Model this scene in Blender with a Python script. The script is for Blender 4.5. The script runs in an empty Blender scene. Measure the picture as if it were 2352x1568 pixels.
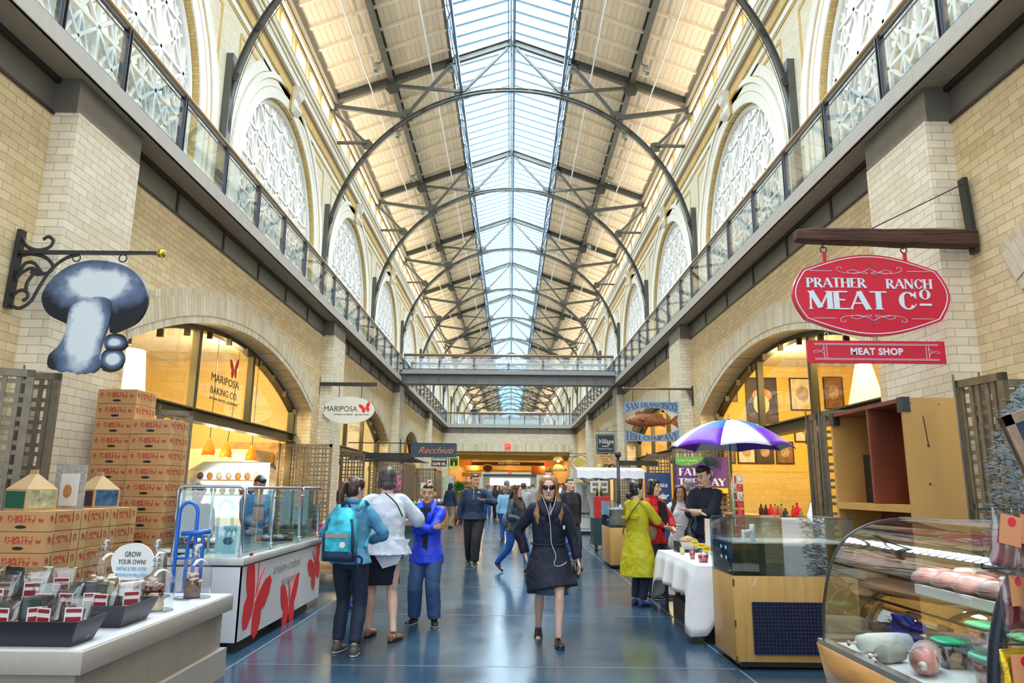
import bpy, bmesh, math, random
from mathutils import Vector, Matrix, noise as mnoise
PI = math.pi
S = bpy.context.scene
COL = S.collection
# ------------------------------------------------------------------ camera, sky, large lights, exposure
cam_d = bpy.data.cameras.new('camera'); cam = bpy.data.objects.new('camera', cam_d); COL.objects.link(cam)
cam_d.sensor_width = 36.0; cam_d.lens = 36.0*1640/2352; cam_d.clip_start = .05; cam_d.clip_end = 600
CAMX, CAMZ = .156, 1.55
cam.matrix_world = Matrix.Translation((CAMX, 0, CAMZ)) @ Matrix.Rotation(PI/2+math.atan(338/1640), 4, 'X') @ Matrix.Rotation(.010, 4, 'Z')
S.camera = cam
w = bpy.data.worlds.new('sky'); S.world = w; w.use_nodes = True
w.node_tree.nodes['Background'].inputs[0].default_value = (.86, .93, 1.0, 1)
w.node_tree.nodes['Background'].inputs[1].default_value = 1.5
S.view_settings.view_transform = 'Standard'; S.view_settings.look = 'None'; S.view_settings.gamma = 1.0
S.view_settings.exposure = 0.5
S.view_settings.use_curve_mapping = False
S.cycles.use_denoising = True
S.cycles.adaptive_threshold = .03
S.cycles.max_bounces = 6; S.cycles.diffuse_bounces = 3; S.cycles.glossy_bounces = 3
S.cycles.transmission_bounces = 5; S.cycles.transparent_max_bounces = 20
S.cycles.caustics_reflective = False; S.cycles.caustics_refractive = False
S.cycles.sample_clamp_indirect = 6.0

def area(name, loc, size, power, color=(1, 1, 1), rot=(0, 0, 0)):
    l = bpy.data.lights.new(name, 'AREA'); l.shape = 'RECTANGLE'; l.size, l.size_y = size
    l.energy = power; l.color = color
    o = bpy.data.objects.new(name, l); COL.objects.link(o); o.location = loc; o.rotation_euler = rot
    return o
def point(name, loc, power, color=(1, .8, .5), r=.1):
    l = bpy.data.lights.new(name, 'POINT'); l.energy = power; l.color = color; l.shadow_soft_size = r
    o = bpy.data.objects.new(name, l); COL.objects.link(o); o.location = loc
    return o
for i in range(8):
    area('skylight_daylight', (0, 9+31*i, 27.6), (7.4, 30.5), 9500, (.93, .97, 1.0))
for sx in (-1, 1):
    for i in range(7):      # unseen strips added on the cornice ledge to brighten the roof, and daylight in the side aisles behind the windows
        area('added_roof_fill', (sx*9.55, 10+30*i, 20.0), (.22, 29), 420, (1, .93, .82), (PI, sx*.35, 0))
        area('aisle_daylight', (sx*12.2, 14+31*i, 21.5), (3.4, 30), 620, (1, .98, .94))

# ------------------------------------------------------------------ materials
MATS = {}
def _nt(name):
    m = bpy.data.materials.new(name); m.use_nodes = True
    return m, m.node_tree, m.node_tree.nodes['Principled BSDF']
def mat(name, c, rough=.6, metal=0., var=0., scale=6., bump=0., emis=None, es=0., coat=0., stretch=None, spec=None, trans=0.):
    """procedural paint / wood / cloth: base colour broken up by noise"""
    if name in MATS: return MATS[name]
    m, nt, b = _nt(name)
    b.inputs['Base Color'].default_value = (*c, 1); b.inputs['Roughness'].default_value = rough
    b.inputs['Metallic'].default_value = metal; b.inputs['Coat Weight'].default_value = coat
    if spec is not None: b.inputs['Specular IOR Level'].default_value = spec
    if trans: b.inputs['Transmission Weight'].default_value = trans
    if emis: b.inputs['Emission Color'].default_value = (*emis, 1); b.inputs['Emission Strength'].default_value = es
    if var or bump:
        tc = nt.nodes.new('ShaderNodeTexCoord'); mp = nt.nodes.new('ShaderNodeMapping')
        if stretch: mp.inputs['Scale'].default_value = stretch
        n = nt.nodes.new('ShaderNodeTexNoise'); n.inputs['Scale'].default_value = scale; n.inputs['Detail'].default_value = 5
        nt.links.new(tc.outputs['Object'], mp.inputs[0]); nt.links.new(mp.outputs[0], n.inputs['Vector'])
        if var:
            r = nt.nodes.new('ShaderNodeMapRange'); r.inputs[1].default_value = .3; r.inputs[2].default_value = .7
            r.inputs[3].default_value = 1-var; r.inputs[4].default_value = 1+var
            mx = nt.nodes.new('ShaderNodeMix'); mx.data_type = 'RGBA'; mx.blend_type = 'MULTIPLY'; mx.inputs[0].default_value = 1
            mx.inputs[6].default_value = (*c, 1)
            nt.links.new(n.outputs['Fac'], r.inputs[0]); nt.links.new(r.outputs[0], mx.inputs[7]); nt.links.new(mx.outputs[2], b.inputs['Base Color'])
        if bump:
            bp = nt.nodes.new('ShaderNodeBump'); bp.inputs['Strength'].default_value = bump; bp.inputs['Distance'].default_value = .02
            nt.links.new(n.outputs['Fac'], bp.inputs['Height']); nt.links.new(bp.outputs[0], b.inputs['Normal'])
    MATS[name] = m; return m
def emit(name, c, s):
    return mat(name, c, .5, emis=c, es=s)
def brick(name, c1, c2, mortar, bw=.30, bh=.105, ms=.006, rough=.75):
    m, nt, b = _nt(name); b.inputs['Roughness'].default_value = rough
    g = nt.nodes.new('ShaderNodeNewGeometry'); sp = nt.nodes.new('ShaderNodeSeparateXYZ'); ad = nt.nodes.new('ShaderNodeMath'); cb = nt.nodes.new('ShaderNodeCombineXYZ')
    nt.links.new(g.outputs['Position'], sp.inputs[0]); nt.links.new(sp.outputs[0], ad.inputs[0]); nt.links.new(sp.outputs[1], ad.inputs[1])
    nt.links.new(ad.outputs[0], cb.inputs[0]); nt.links.new(sp.outputs[2], cb.inputs[1])
    t = nt.nodes.new('ShaderNodeTexBrick'); t.inputs['Scale'].default_value = 1; t.inputs['Brick Width'].default_value = bw
    t.inputs['Row Height'].default_value = bh; t.inputs['Mortar Size'].default_value = ms; t.inputs['Mortar Smooth'].default_value = .1
    t.inputs['Color1'].default_value = (*c1, 1); t.inputs['Color2'].default_value = (*c2, 1); t.inputs['Mortar'].default_value = (*mortar, 1)
    t.inputs['Bias'].default_value = -.15
    n = nt.nodes.new('ShaderNodeTexNoise'); n.inputs['Scale'].default_value = 9
    mx = nt.nodes.new('ShaderNodeMix'); mx.data_type = 'RGBA'; mx.blend_type = 'OVERLAY'; mx.inputs[0].default_value = .22
    nt.links.new(cb.outputs[0], t.inputs['Vector']); nt.links.new(g.outputs['Position'], n.inputs['Vector'])
    nt.links.new(t.outputs['Color'], mx.inputs[6]); nt.links.new(n.outputs['Fac'], mx.inputs[7])
    nt.links.new(mx.outputs[2], b.inputs['Base Color'])
    bp = nt.nodes.new('ShaderNodeBump'); bp.inputs['Strength'].default_value = .5; bp.inputs['Distance'].default_value = .01; bp.invert = True
    nt.links.new(t.outputs['Fac'], bp.inputs['Height']); nt.links.new(bp.outputs[0], b.inputs['Normal'])
    MATS[name] = m; return m
def stripes(name, c, dark, axis, pitch, gap=.03, rough=.6, var=.06):
    """boards: thin dark joints at a pitch along one world axis"""
    m, nt, b = _nt(name); b.inputs['Roughness'].default_value = rough
    g = nt.nodes.new('ShaderNodeNewGeometry'); sp = nt.nodes.new('ShaderNodeSeparateXYZ'); nt.links.new(g.outputs['Position'], sp.inputs[0])
    dv = nt.nodes.new('ShaderNodeMath'); dv.operation = 'DIVIDE'; dv.inputs[1].default_value = pitch; nt.links.new(sp.outputs[axis], dv.inputs[0])
    fr = nt.nodes.new('ShaderNodeMath'); fr.operation = 'FRACT'; nt.links.new(dv.outputs[0], fr.inputs[0])
    lt = nt.nodes.new('ShaderNodeMath'); lt.operation = 'LESS_THAN'; lt.inputs[1].default_value = gap; nt.links.new(fr.outputs[0], lt.inputs[0])
    fl = nt.nodes.new('ShaderNodeMath'); fl.operation = 'FLOOR'; nt.links.new(dv.outputs[0], fl.inputs[0])
    wn = nt.nodes.new('ShaderNodeTexWhiteNoise'); wn.noise_dimensions = '1D'; nt.links.new(fl.outputs[0], wn.inputs['W'])
    r = nt.nodes.new('ShaderNodeMapRange'); r.inputs[3].default_value = 1-var; r.inputs[4].default_value = 1+var; nt.links.new(wn.outputs[0], r.inputs[0])
    m1 = nt.nodes.new('ShaderNodeMix'); m1.data_type = 'RGBA'; m1.blend_type = 'MULTIPLY'; m1.inputs[0].default_value = 1; m1.inputs[6].default_value = (*c, 1)
    nt.links.new(r.outputs[0], m1.inputs[7])
    m2 = nt.nodes.new('ShaderNodeMix'); m2.data_type = 'RGBA'; m2.inputs[7].default_value = (*dark, 1)
    nt.links.new(lt.outputs[0], m2.inputs[0]); nt.links.new(m1.outputs[2], m2.inputs[6]); nt.links.new(m2.outputs[2], b.inputs['Base Color'])
    MATS[name] = m; return m
def glass(name, tint=(1, 1, 1), refl=.12, rough=.02):
    """thin pane: straight-through light plus a reflection"""
    m = bpy.data.materials.new(name); m.use_nodes = True; nt = m.node_tree; nt.nodes.clear()
    o = nt.nodes.new('ShaderNodeOutputMaterial'); t = nt.nodes.new('ShaderNodeBsdfTransparent'); g = nt.nodes.new('ShaderNodeBsdfGlossy')
    t.inputs[0].default_value = (*tint, 1); g.inputs['Roughness'].default_value = rough
    f = nt.nodes.new('ShaderNodeFresnel'); ge = nt.nodes.new('ShaderNodeNewGeometry'); mr = nt.nodes.new('ShaderNodeMapRange'); mr.inputs[3].default_value = 1.5; mr.inputs[4].default_value = 1/1.5
    nt.links.new(ge.outputs['Backfacing'], mr.inputs[0]); nt.links.new(mr.outputs[0], f.inputs[0])
    ad = nt.nodes.new('ShaderNodeMath'); ad.operation = 'MULTIPLY_ADD'; ad.inputs[1].default_value = .9; ad.inputs[2].default_value = refl; ad.use_clamp = True
    mx = nt.nodes.new('ShaderNodeMixShader'); nt.links.new(f.outputs[0], ad.inputs[0]); nt.links.new(ad.outputs[0], mx.inputs[0])
    nt.links.new(t.outputs[0], mx.inputs[1]); nt.links.new(g.outputs[0], mx.inputs[2]); nt.links.new(mx.outputs[0], o.inputs[0])
    MATS[name] = m; return m

# ------------------------------------------------------------------ mesh helpers
class MB:
    def __init__(s): s.v = []; s.f = []; s.m = []; s.cm = 0
    def add(s, vs, fs):
        n = len(s.v); s.v += [tuple(v) for v in vs]; s.f += [[i+n for i in f] for f in fs]; s.m += [s.cm]*len(fs); return s
    def box(s, x0, y0, z0, x1, y1, z1, m=None):
        if m is not None: s.cm = m
        vs = [(x, y, z) for z in (z0, z1) for y in (y0, y1) for x in (x0, x1)]
        return s.add(vs, [(0, 2, 3, 1), (4, 5, 7, 6), (0, 1, 5, 4), (2, 6, 7, 3), (0, 4, 6, 2), (1, 3, 7, 5)])
    def bar(s, a, b, w, h=None, up=(0, 0, 1)):
        """rectangular bar from a to b, w across, h along up"""
        h = h or w; a, b = Vector(a), Vector(b); d = (b-a).normalized(); u = Vector(up)
        if abs(d.dot(u)) > .98: u = Vector((1, 0, 0)) if abs(d.x) < .9 else Vector((0, 1, 0))
        r = d.cross(u).normalized(); u = r.cross(d).normalized(); r *= w/2; u *= h/2
        vs = [p+x*r+y*u for p in (a, b) for (x, y) in ((-1, -1), (1, -1), (1, 1), (-1, 1))]
        return s.add(vs, [(0, 1, 2, 3), (7, 6, 5, 4), (0, 4, 5, 1), (1, 5, 6, 2), (2, 6, 7, 3), (3, 7, 4, 0)])
    def ibeam(s, a, b, w, h, t=.03):
        a, b = Vector(a), Vector(b); s.bar(a, b, t, h)
        d = (b-a).normalized(); r = d.cross(Vector((0, 0, 1))).normalized(); u = r.cross(d)
        for q in (-1, 1): s.bar(a+u*q*h/2, b+u*q*h/2, w, t)
        return s
    def prism(s, poly, axis, t0, t1):
        """extrude a 2D polygon; axis 'x': (y,z), 'y': (x,z), 'z': (x,y)"""
        f = {'x': lambda p, t: (t, p[0], p[1]), 'y': lambda p, t: (p[0], t, p[1]), 'z': lambda p, t: (p[0], p[1], t)}[axis]
        n = len(poly); vs = [f(p, t0) for p in poly]+[f(p, t1) for p in poly]
        return s.add(vs, [list(range(n)), list(range(2*n-1, n-1, -1))]+[(i, i+n, (i+1) % n+n, (i+1) % n) for i in range(n)])
    def tube(s, pts, r, n=8, closed=False, caps=True, flat=1.0, up=None):
        """tube along points; r number or list of r or (rx, ry)"""
        P = [Vector(p) for p in pts]; k = len(P); R = r if isinstance(r, (list, tuple)) else [r]*k
        R = [(q, q*flat) if not isinstance(q, (tuple, list)) else q for q in R]
        vs = []; prev = None
        for i in range(k):
            if closed: d = P[(i+1) % k]-P[i-1]
            else: d = (P[min(i+1, k-1)]-P[max(i-1, 0)])
            d = d.normalized() if d.length > 1e-9 else Vector((0, 0, 1))
            if up is not None: u = Vector(up)
            elif prev is None: u = Vector((0, 0, 1)) if abs(d.z) < .9 else Vector((0, 1, 0))
            else: u = prev
            x = d.cross(u)
            if x.length < 1e-6: x = d.cross(Vector((1, .3, 0)))
            x.normalize(); u = x.cross(d).normalized(); prev = u
            for j in range(n):
                a = 2*PI*j/n; vs.append(P[i]+x*math.cos(a)*R[i][0]+u*math.sin(a)*R[i][1])
        fs = [(i*n+j, i*n+(j+1) % n, (i+1)*n+(j+1) % n, (i+1)*n+j) for i in range(k-1) for j in range(n)]
        if closed: fs += [((k-1)*n+j, (k-1)*n+(j+1) % n, (j+1) % n, j) for j in range(n)]
        elif caps: fs += [list(range(n))[::-1], [(k-1)*n+j for j in range(n)]]
        return s.add(vs, fs)
    def lathe(s, prof, c=(0, 0, 0), n=20, sx=1, sy=1):
        """profile of (r, z) around the z axis through c"""
        vs = [(c[0]+r*math.cos(2*PI*j/n)*sx, c[1]+r*math.sin(2*PI*j/n)*sy, c[2]+z) for r, z in prof for j in range(n)]
        k = len(prof); fs = [(i*n+j, i*n+(j+1) % n, (i+1)*n+(j+1) % n, (i+1)*n+j) for i in range(k-1) for j in range(n)]
        if prof[0][0] > 1e-5: fs.append(list(range(n))[::-1])
        if prof[-1][0] > 1e-5: fs.append([(k-1)*n+j for j in range(n)])
        return s.add(vs, fs)
    def cyl(s, c, r, h, n=16, r2=None): return s.lathe([(r, 0), (r if r2 is None else r2, h)], c, n)
    def ball(s, c, r, n=12, m=8, rz=None, ry=None):
        rz = rz or r; ry = ry or r
        return s.lathe([(max(r*math.sin(PI*i/m), 1e-4), -rz*math.cos(PI*i/m)) for i in range(m+1)], c, n, 1, ry/r)
    def loft(s, rings, caps=True):
        n = len(rings[0]); k = len(rings); vs = [p for r in rings for p in r]
        fs = [(i*n+j, i*n+(j+1) % n, (i+1)*n+(j+1) % n, (i+1)*n+j) for i in range(k-1) for j in range(n)]
        if caps: fs += [list(range(n))[::-1], [(k-1)*n+j for j in range(n)]]
        return s.add(vs, fs)
    def strip(s, A, B, close=False):
        n = len(A); return s.add(list(A)+list(B), [(i, i+1, n+i+1, n+i) for i in range(n-1)])
    def build(s, name, mats, parent=None, smooth=False, loc=None, clean=True):
        me = bpy.data.meshes.new(name); me.from_pydata(s.v, [], s.f)
        for m in (mats if isinstance(mats, (list, tuple)) else [mats]): me.materials.append(m)
        if any(s.m): me.polygons.foreach_set('material_index', s.m)
        if smooth: me.polygons.foreach_set('use_smooth', [True]*len(s.f))
        if clean:
            bm = bmesh.new(); bm.from_mesh(me); bmesh.ops.recalc_face_normals(bm, faces=bm.faces); bm.to_mesh(me); bm.free()
        me.update()
        if smooth == 'auto': shade_auto(me)
        o = bpy.data.objects.new(name, me); COL.objects.link(o)
        if loc: o.location = loc
        if parent: o.parent = parent
        return o
def shade_auto(me, ang=40):
    me.polygons.foreach_set('use_smooth', [True]*len(me.polygons))
    bm = bmesh.new(); bm.from_mesh(me); a = math.radians(ang)
    for e in bm.edges:
        if len(e.link_faces) == 2 and e.calc_face_angle(0) > a: e.smooth = False
    bm.to_mesh(me); bm.free()
def bevel(o, w=.01, seg=2):
    bm = bmesh.new(); bm.from_mesh(o.data)
    bmesh.ops.remove_doubles(bm, verts=bm.verts, dist=1e-5)
    bmesh.ops.bevel(bm, geom=[e for e in bm.edges if len(e.link_faces) == 2 and e.calc_face_angle(0) > .6], offset=w, segments=seg, affect='EDGES', profile=.5)
    bm.to_mesh(o.data); bm.free(); shade_auto(o.data, 35); return o
def tag(o, label, cat, group=None, kind=None):
    o['label'] = label; o['category'] = cat
    if group: o['group'] = group
    if kind: o['kind'] = kind
    return o
def thing(name, label, cat, loc=(0, 0, 0), rz=0, group=None):
    o = bpy.data.objects.new(name, None); COL.objects.link(o); o.location = loc; o.rotation_euler = (0, 0, rz); o.empty_display_size = .1
    return tag(o, label, cat, group)
def struct(o, label=None):
    o['kind'] = 'structure'
    if label: o['label'] = label
    return o
def dup(root, loc=None, rz=None, label=None, group=None, scale=None):
    def cp(o, par):
        c = o.copy(); COL.objects.link(c); c.parent = par
        for ch in KIDS.get(o.name) or [x for x in o.children]: cp(ch, c)
        return c
    r = cp(root, root.parent)
    if loc is not None: r.location = loc
    if rz is not None: r.rotation_euler = (0, 0, rz)
    if scale: r.scale = scale if isinstance(scale, tuple) else (scale,)*3
    if label: r['label'] = label
    if group: r['group'] = group
    return r
KIDS = {}
_TS = bpy.data.scenes.new('lettering_workshop')
def to_mesh(o):
    _TS.collection.objects.link(o)
    with bpy.context.temp_override(scene=_TS, view_layer=_TS.view_layers[0]):
        dg = bpy.context.evaluated_depsgraph_get()
    dg.update(); me = bpy.data.meshes.new_from_object(o.evaluated_get(dg)); _TS.collection.objects.unlink(o); return me
def text(s, h, m, parent, loc=(0, 0, 0), rot=(PI/2, 0, 0), ext=.004, width=None, bold=0., shear=0., space=1., name='lettering', align='CENTER', line=1.):
    """lettering as a thin solid mesh; h = capital height, width = squeeze to this width"""
    c = bpy.data.curves.new(name, 'FONT'); c.body = s; c.size = h/.70; c.extrude = ext; c.offset = bold; c.shear = shear
    c.space_character = space; c.space_line = line; c.align_x = align; c.align_y = 'CENTER'; c.resolution_u = 3
    t = bpy.data.objects.new(name, c); me = to_mesh(t); bpy.data.objects.remove(t); bpy.data.curves.remove(c)
    if width:
        xs = [v.co.x for v in me.vertices]; k = width/max(max(xs)-min(xs), 1e-6)
        for v in me.vertices: v.co.x *= k
    me.materials.clear(); me.materials.append(m); me.name = name
    o = bpy.data.objects.new(name, me); COL.objects.link(o); o.location = loc; o.rotation_euler = rot; o.parent = parent
    return o
def arc(cx, cy, rx, ry, a0, a1, n): return [(cx+rx*math.cos(a0+(a1-a0)*i/n), cy+ry*math.sin(a0+(a1-a0)*i/n)) for i in range(n+1)]
R = random.Random(7)
# ------------------------------------------------------------------ shared materials
M_brick = brick('cream_brick', (.86, .70, .42), (.71, .54, .30), (.48, .38, .24), ms=.005)
M_pbrick = brick('pale_brick', (.86, .77, .60), (.73, .62, .44), (.48, .41, .30), ms=.005)
M_ubrick = brick('white_upper_brick', (.90, .84, .68), (.80, .71, .50), (.55, .45, .26), .34, .09, .006)
M_gold = brick('golden_reveal_brick', (.70, .50, .20), (.56, .38, .13), (.42, .30, .12), .3, .09, .006)
M_goldp = mat('ochre_trim', (.66, .45, .13), .6, var=.15, scale=3)
M_vs = [mat('voussoir_a', (.74, .64, .47), .75, var=.06), mat('voussoir_b', (.66, .56, .39), .75, var=.06), mat('voussoir_c', (.80, .72, .56), .75, var=.06)]
M_cream = mat('cream_plaster', (.85, .78, .60), .7, var=.05, scale=2)
M_whitem = mat('white_moulding', (.88, .85, .76), .55, var=.04)
M_conc = mat('concrete_fascia', (.50, .46, .41), .6, var=.05, scale=5)
M_soffit = mat('balcony_soffit', (.42, .35, .26), .75, var=.06, scale=4)
M_band = mat('grey_metal_band', (.20, .18, .15), .4, .3, var=.08, scale=3)
M_bandl = mat('dark_metal_line', (.07, .05, .045), .45, .4)
M_steel = mat('painted_truss_steel', (.105, .105, .09), .42, .25, var=.12, scale=2)
M_dark = mat('dark_grey_metal', (.05, .052, .055), .4, .5, var=.1)
M_post = mat('dark_railing_metal', (.085, .09, .11), .28, .7)
M_wood_rail = mat('handrail_wood', (.40, .24, .09), .35, var=.12, scale=8, stretch=(4, .3, 4), coat=.3)
M_skybar = mat('blue_grey_glazing_bar', (.17, .31, .46), .35, .3)
M_board = stripes('ceiling_boards', (.83, .70, .52), (.32, .22, .13), 0, .27, .05, .6, .05)
M_joist = mat('ceiling_joist', (.86, .73, .55), .6, var=.04)
M_lattice = mat('bronze_gate_metal', (.20, .165, .115), .45, .35, var=.2, scale=10)
M_glass = glass('clear_glass', (.95, .98, .98), .05)
M_rglass = glass('railing_glass', (.86, .93, .95), .10)
M_winframe = mat('white_window_bars', (.90, .90, .88), .45)
M_white = mat('white_paint', (.86, .86, .85), .4)
M_black = mat('black_paint', (.012, .012, .014), .4)
M_wood = mat('warm_wood', (.50, .28, .11), .5, var=.22, scale=5, stretch=(1, 1, .12), bump=.15)
M_chrome = mat('brushed_steel', (.62, .63, .64), .22, .95)
M_red = mat('red_enamel', (.66, .012, .045), .38, coat=.2)
M_screen = mat('paper_white', (.80, .80, .77), .6)
m, nt, b = _nt('polished_concrete')
tc = nt.nodes.new('ShaderNodeNewGeometry'); n1 = nt.nodes.new('ShaderNodeTexNoise'); n1.inputs['Scale'].default_value = .9; n1.inputs['Detail'].default_value = 8
n2 = nt.nodes.new('ShaderNodeTexNoise'); n2.inputs['Scale'].default_value = 3; n2.inputs['Detail'].default_value = 2
cr = nt.nodes.new('ShaderNodeValToRGB'); cr.color_ramp.elements[0].position = .35; cr.color_ramp.elements[0].color = (.016, .040, .070, 1); cr.color_ramp.elements[1].position = .7; cr.color_ramp.elements[1].color = (.050, .105, .155, 1)
mr = nt.nodes.new('ShaderNodeMapRange'); mr.inputs[3].default_value = .12; mr.inputs[4].default_value = .24
for n in (n1, n2): nt.links.new(tc.outputs['Position'], n.inputs['Vector'])
nt.links.new(n1.outputs['Fac'], cr.inputs[0]); nt.links.new(cr.outputs[0], b.inputs['Base Color']); nt.links.new(n2.outputs['Fac'], mr.inputs[0]); nt.links.new(mr.outputs[0], b.inputs['Roughness'])
b.inputs['Specular IOR Level'].default_value = .8
M_floor = m; MATS['polished_concrete'] = m

XF, XP, XW, XU = 5.2, 5.33, 5.66, 9.8
PIT, PC0 = 13.35, 22.35            # bay pitch and the centre of the second pilaster
PCS = [PC0+PIT*k for k in (-2, -1, 0, 1, 2)]
YE, Y0 = 61.0, -6.0
ZB, ZF, ZFT = 6.14, 6.60, 6.84

# floor with joints
f = MB().box(-22, -8, -.3, 22, 175, 0); struct(f.build('floor', M_floor))
M_seam = mat('floor_joint', (.20, .26, .31), .3)
g = MB()
for i in range(18):
    y = 6.8+2.62*i; g.box(-2.3, y-.006, .0005, 2.2, y+.006, .002)
for x in (-2.28, 2.2): g.box(x-.008, 3, .0005, x+.008, 61, .002)
struct(g.build('trim_1', M_seam), 'pale thin joints in the dark polished floor')

def arch_z(u, c, half, zs, rise):
    r = (half*half+rise*rise)/(2*rise); d = u-c
    return zs+rise-r+math.sqrt(max(r*r-d*d, 0)) if abs(d) < half else None
# arches of the lower storey: (centre, half span, springing, rise)
ARCH = [(PC0-1.5*PIT, 5.1, 3.7, 1.12), (PC0-.5*PIT, 5.1, 3.7, 1.12), (PC0+.5*PIT, 5.1, 3.7, 1.12), (PC0+1.5*PIT-.1, 3.7, 3.6, 1.15)]
for s, nm in ((-1, 'left'), (1, 'right')):
    w_ = MB()
    segs = [(Y0, YE)]
    ys = [Y0]; 
    for c, h, zs, rs in ARCH: ys += [max(c-h, Y0)]+[c-h+2*h*i/32 for i in range(1, 32) if c-h+2*h*i/32 > Y0]+[c+h]
    ys.append(YE); ys = sorted(set(ys))
    def low(u):
        for c, h, zs, rs in ARCH:
            if c-h-1e-6 <= u <= c+h+1e-6:
                return arch_z(u, c, h, zs, rs) or zs
        return 0
    X, X2 = s*XW, s*(XW+.5)
    for a, b_ in zip(ys, ys[1:]):
        mid = (a+b_)/2
        if low(mid) == 0: za = zb = 0.
        else: za, zb = low(a) or 3.7, low(b_) or 3.7
        w_.add([(X, a, za), (X, b_, zb), (X, b_, ZB), (X, a, ZB)], [(0, 1, 2, 3)])
        if za: w_.add([(X, a, za), (X, b_, zb), (X2, b_, zb), (X2, a, za)], [(0, 1, 2, 3)])
        w_.add([(X2, a, za), (X2, b_, zb), (X2, b_, ZB), (X2, a, ZB)], [(0, 1, 2, 3)])
    for c, h, zs, rs in ARCH:
        for q in (-1, 1):
            if c+q*h > Y0: w_.add([(X, c+q*h, 0), (X2, c+q*h, 0), (X2, c+q*h, zs), (X, c+q*h, zs)], [(0, 1, 2, 3)])
    struct(w_.build('wall_'+nm, M_brick, clean=False))
    # voussoir rings
    for c, h, zs, rs in ARCH:
        rr = (h*h+rs*rs)/(2*rs); zc = zs+rs-rr; a = math.asin(h/rr); v = MB(); rk = random.Random(int(c*7))
        for (r0, r1, dt, pr) in ((.0, .13, .0075, .012), (.135, .52, .0098, .02), (.525, .64, .0075, .012)):
            k = int(2*a/dt); 
            for i in range(k):
                t0 = -a+2*a*i/k+.0004; t1 = -a+2*a*(i+1)/k-.0004
                if c+rr*math.sin(t0) < Y0: continue
                v.cm = rk.choice((0, 0, 1, 2)); x = s*(XW-pr)
                P = [(x, c+(rr+r)*math.sin(t), zc+(rr+r)*math.cos(t)) for r, t in ((r0, t0), (r0, t1), (r1, t1), (r1, t0))]
                v.add(P+[(s*XW, p[1], p[2]) for p in P], [(0, 1, 2, 3), (0, 4, 5, 1), (1, 5, 6, 2), (2, 6, 7, 3), (3, 7, 4, 0)])
        struct(v.build('trim_2' if s < 0 else 'trim_3', M_vs), 'radiating brick ring round the %s arcade arch' % nm)
    # pilasters with grey metal heads, grey band with thin mullions
    for pc in PCS:
        w2 = MB().box(s*XP, pc-.75, 0, s*(XW+.1), pc+.75, ZB); struct(w2.build('trim_20', M_pbrick))
        w2 = MB().box(s*(XP+.02), pc-.77, ZB, s*(XW+.1), pc+.77, ZF)
        struct(w2.build('trim_4', M_band), 'grey metal head of a brick pilaster')
    bd = MB().box(s*XW, Y0, ZB, s*(XW+.5), YE, ZF); bd.cm = 1
    for pc in PCS:
        for j in range(7):
            y = pc+.6+j*2.02
            bd.box(s*(XW-.03), y-.03, ZB, s*XW, y+.03, ZF)
    bd.box(s*(XW-.025), Y0, ZB-.03, s*XW, YE, ZB+.01); bd.box(s*(XW-.06), Y0, ZF-.07, s*XW, YE, ZF)
    struct(bd.build('trim_5', [M_band, M_bandl]), 'grey metal band below the %s balcony' % nm)
    # balcony slab
    sl = MB().box(s*(XF+.02), Y0, ZF, s*10.6, YE, ZFT-.02); struct(sl.build('floor', M_soffit))
    fa = MB().box(s*XF, Y0, ZF, s*(XF+.05), YE, ZFT)
    for y in range(int(Y0)+2, 61, 3): fa.box(s*(XF-.002), y+.18, ZF, s*XF, y+.2, ZFT)
    struct(fa.build('trim_6', M_conc), 'pale concrete edge of the %s balcony' % nm)
# end wall of the well and the hall beyond
ew = MB(); X0 = 5.13
ew.box(-XW, YE, 4.62, XW, YE+.6, ZB); ew.box(-XW-.4, YE, 0, -X0, YE+.6, 4.62); ew.box(X0, YE, 0, XW+.4, YE+.6, 4.62)
struct(ew.build('wall_back', M_pbrick))
v = MB(); 
for i in range(70):
    v.cm = R.choice((0, 1, 2)); x = -X0+2*X0*i/70; v.box(x+.002, YE-.015, 4.62, x+2*X0/70-.002, YE, 5.25)
struct(v.build('trim_7', M_vs), 'flat brick lintel over the far hall opening')
bd = MB().box(-XW, YE-.02, ZB, XW, YE+.5, ZF); bd.cm = 1
for i in range(-4, 5): bd.box(i*1.3-.02, YE-.05, ZB, i*1.3+.02, YE-.02, ZF)
struct(bd.build('trim_8', [M_band, M_bandl]), 'grey metal band on the end wall')
fa = MB().box(-XF, YE-.25, ZF, XF, YE-.2, ZFT+.05); fa.box(-XF, YE-.2, ZF, XF, YE+.3, ZFT); struct(fa.build('trim_9', M_conc), 'pale concrete edge of the end balcony')
struct(MB().box(-10.6, YE-.15, ZF, 10.6, 89, ZFT-.01).build('floor', M_soffit))
struct(MB().box(-10.6, 136, ZF, 10.6, 264, ZFT-.01).build('floor', M_soffit))
for s in (-1, 1): struct(MB().box(s*5.2, 89, ZF, s*10.6, 136, ZFT-.01).build('floor', M_soffit))
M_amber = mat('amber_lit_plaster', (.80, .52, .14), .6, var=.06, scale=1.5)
cw = MB()
for s in (-1, 1): cw.box(s*X0, YE+.6, 0, s*(X0+.3), 89, 4.62)
struct(cw.build('wall_left', M_amber))
cc = MB().box(-X0, YE+.55, 4.35, X0, 89, 4.7)
for y in (63.5, 68, 72.5, 77, 81.5, 86): cc.box(-X0, y, 4.0 if y < 70 else 3.7, X0, y+.6, 4.4)
cc.box(-X0, 88.6, 3.55, X0, 89, 4.5)
struct(cc.build('ceiling', M_amber))
for y in (65.8, 70.3, 75, 79.5, 84): 
    for x in (-3.2, 0, 3.2): point('downlight', (x, y, 3.6), 60, (1, .62, .22), .12)
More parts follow.
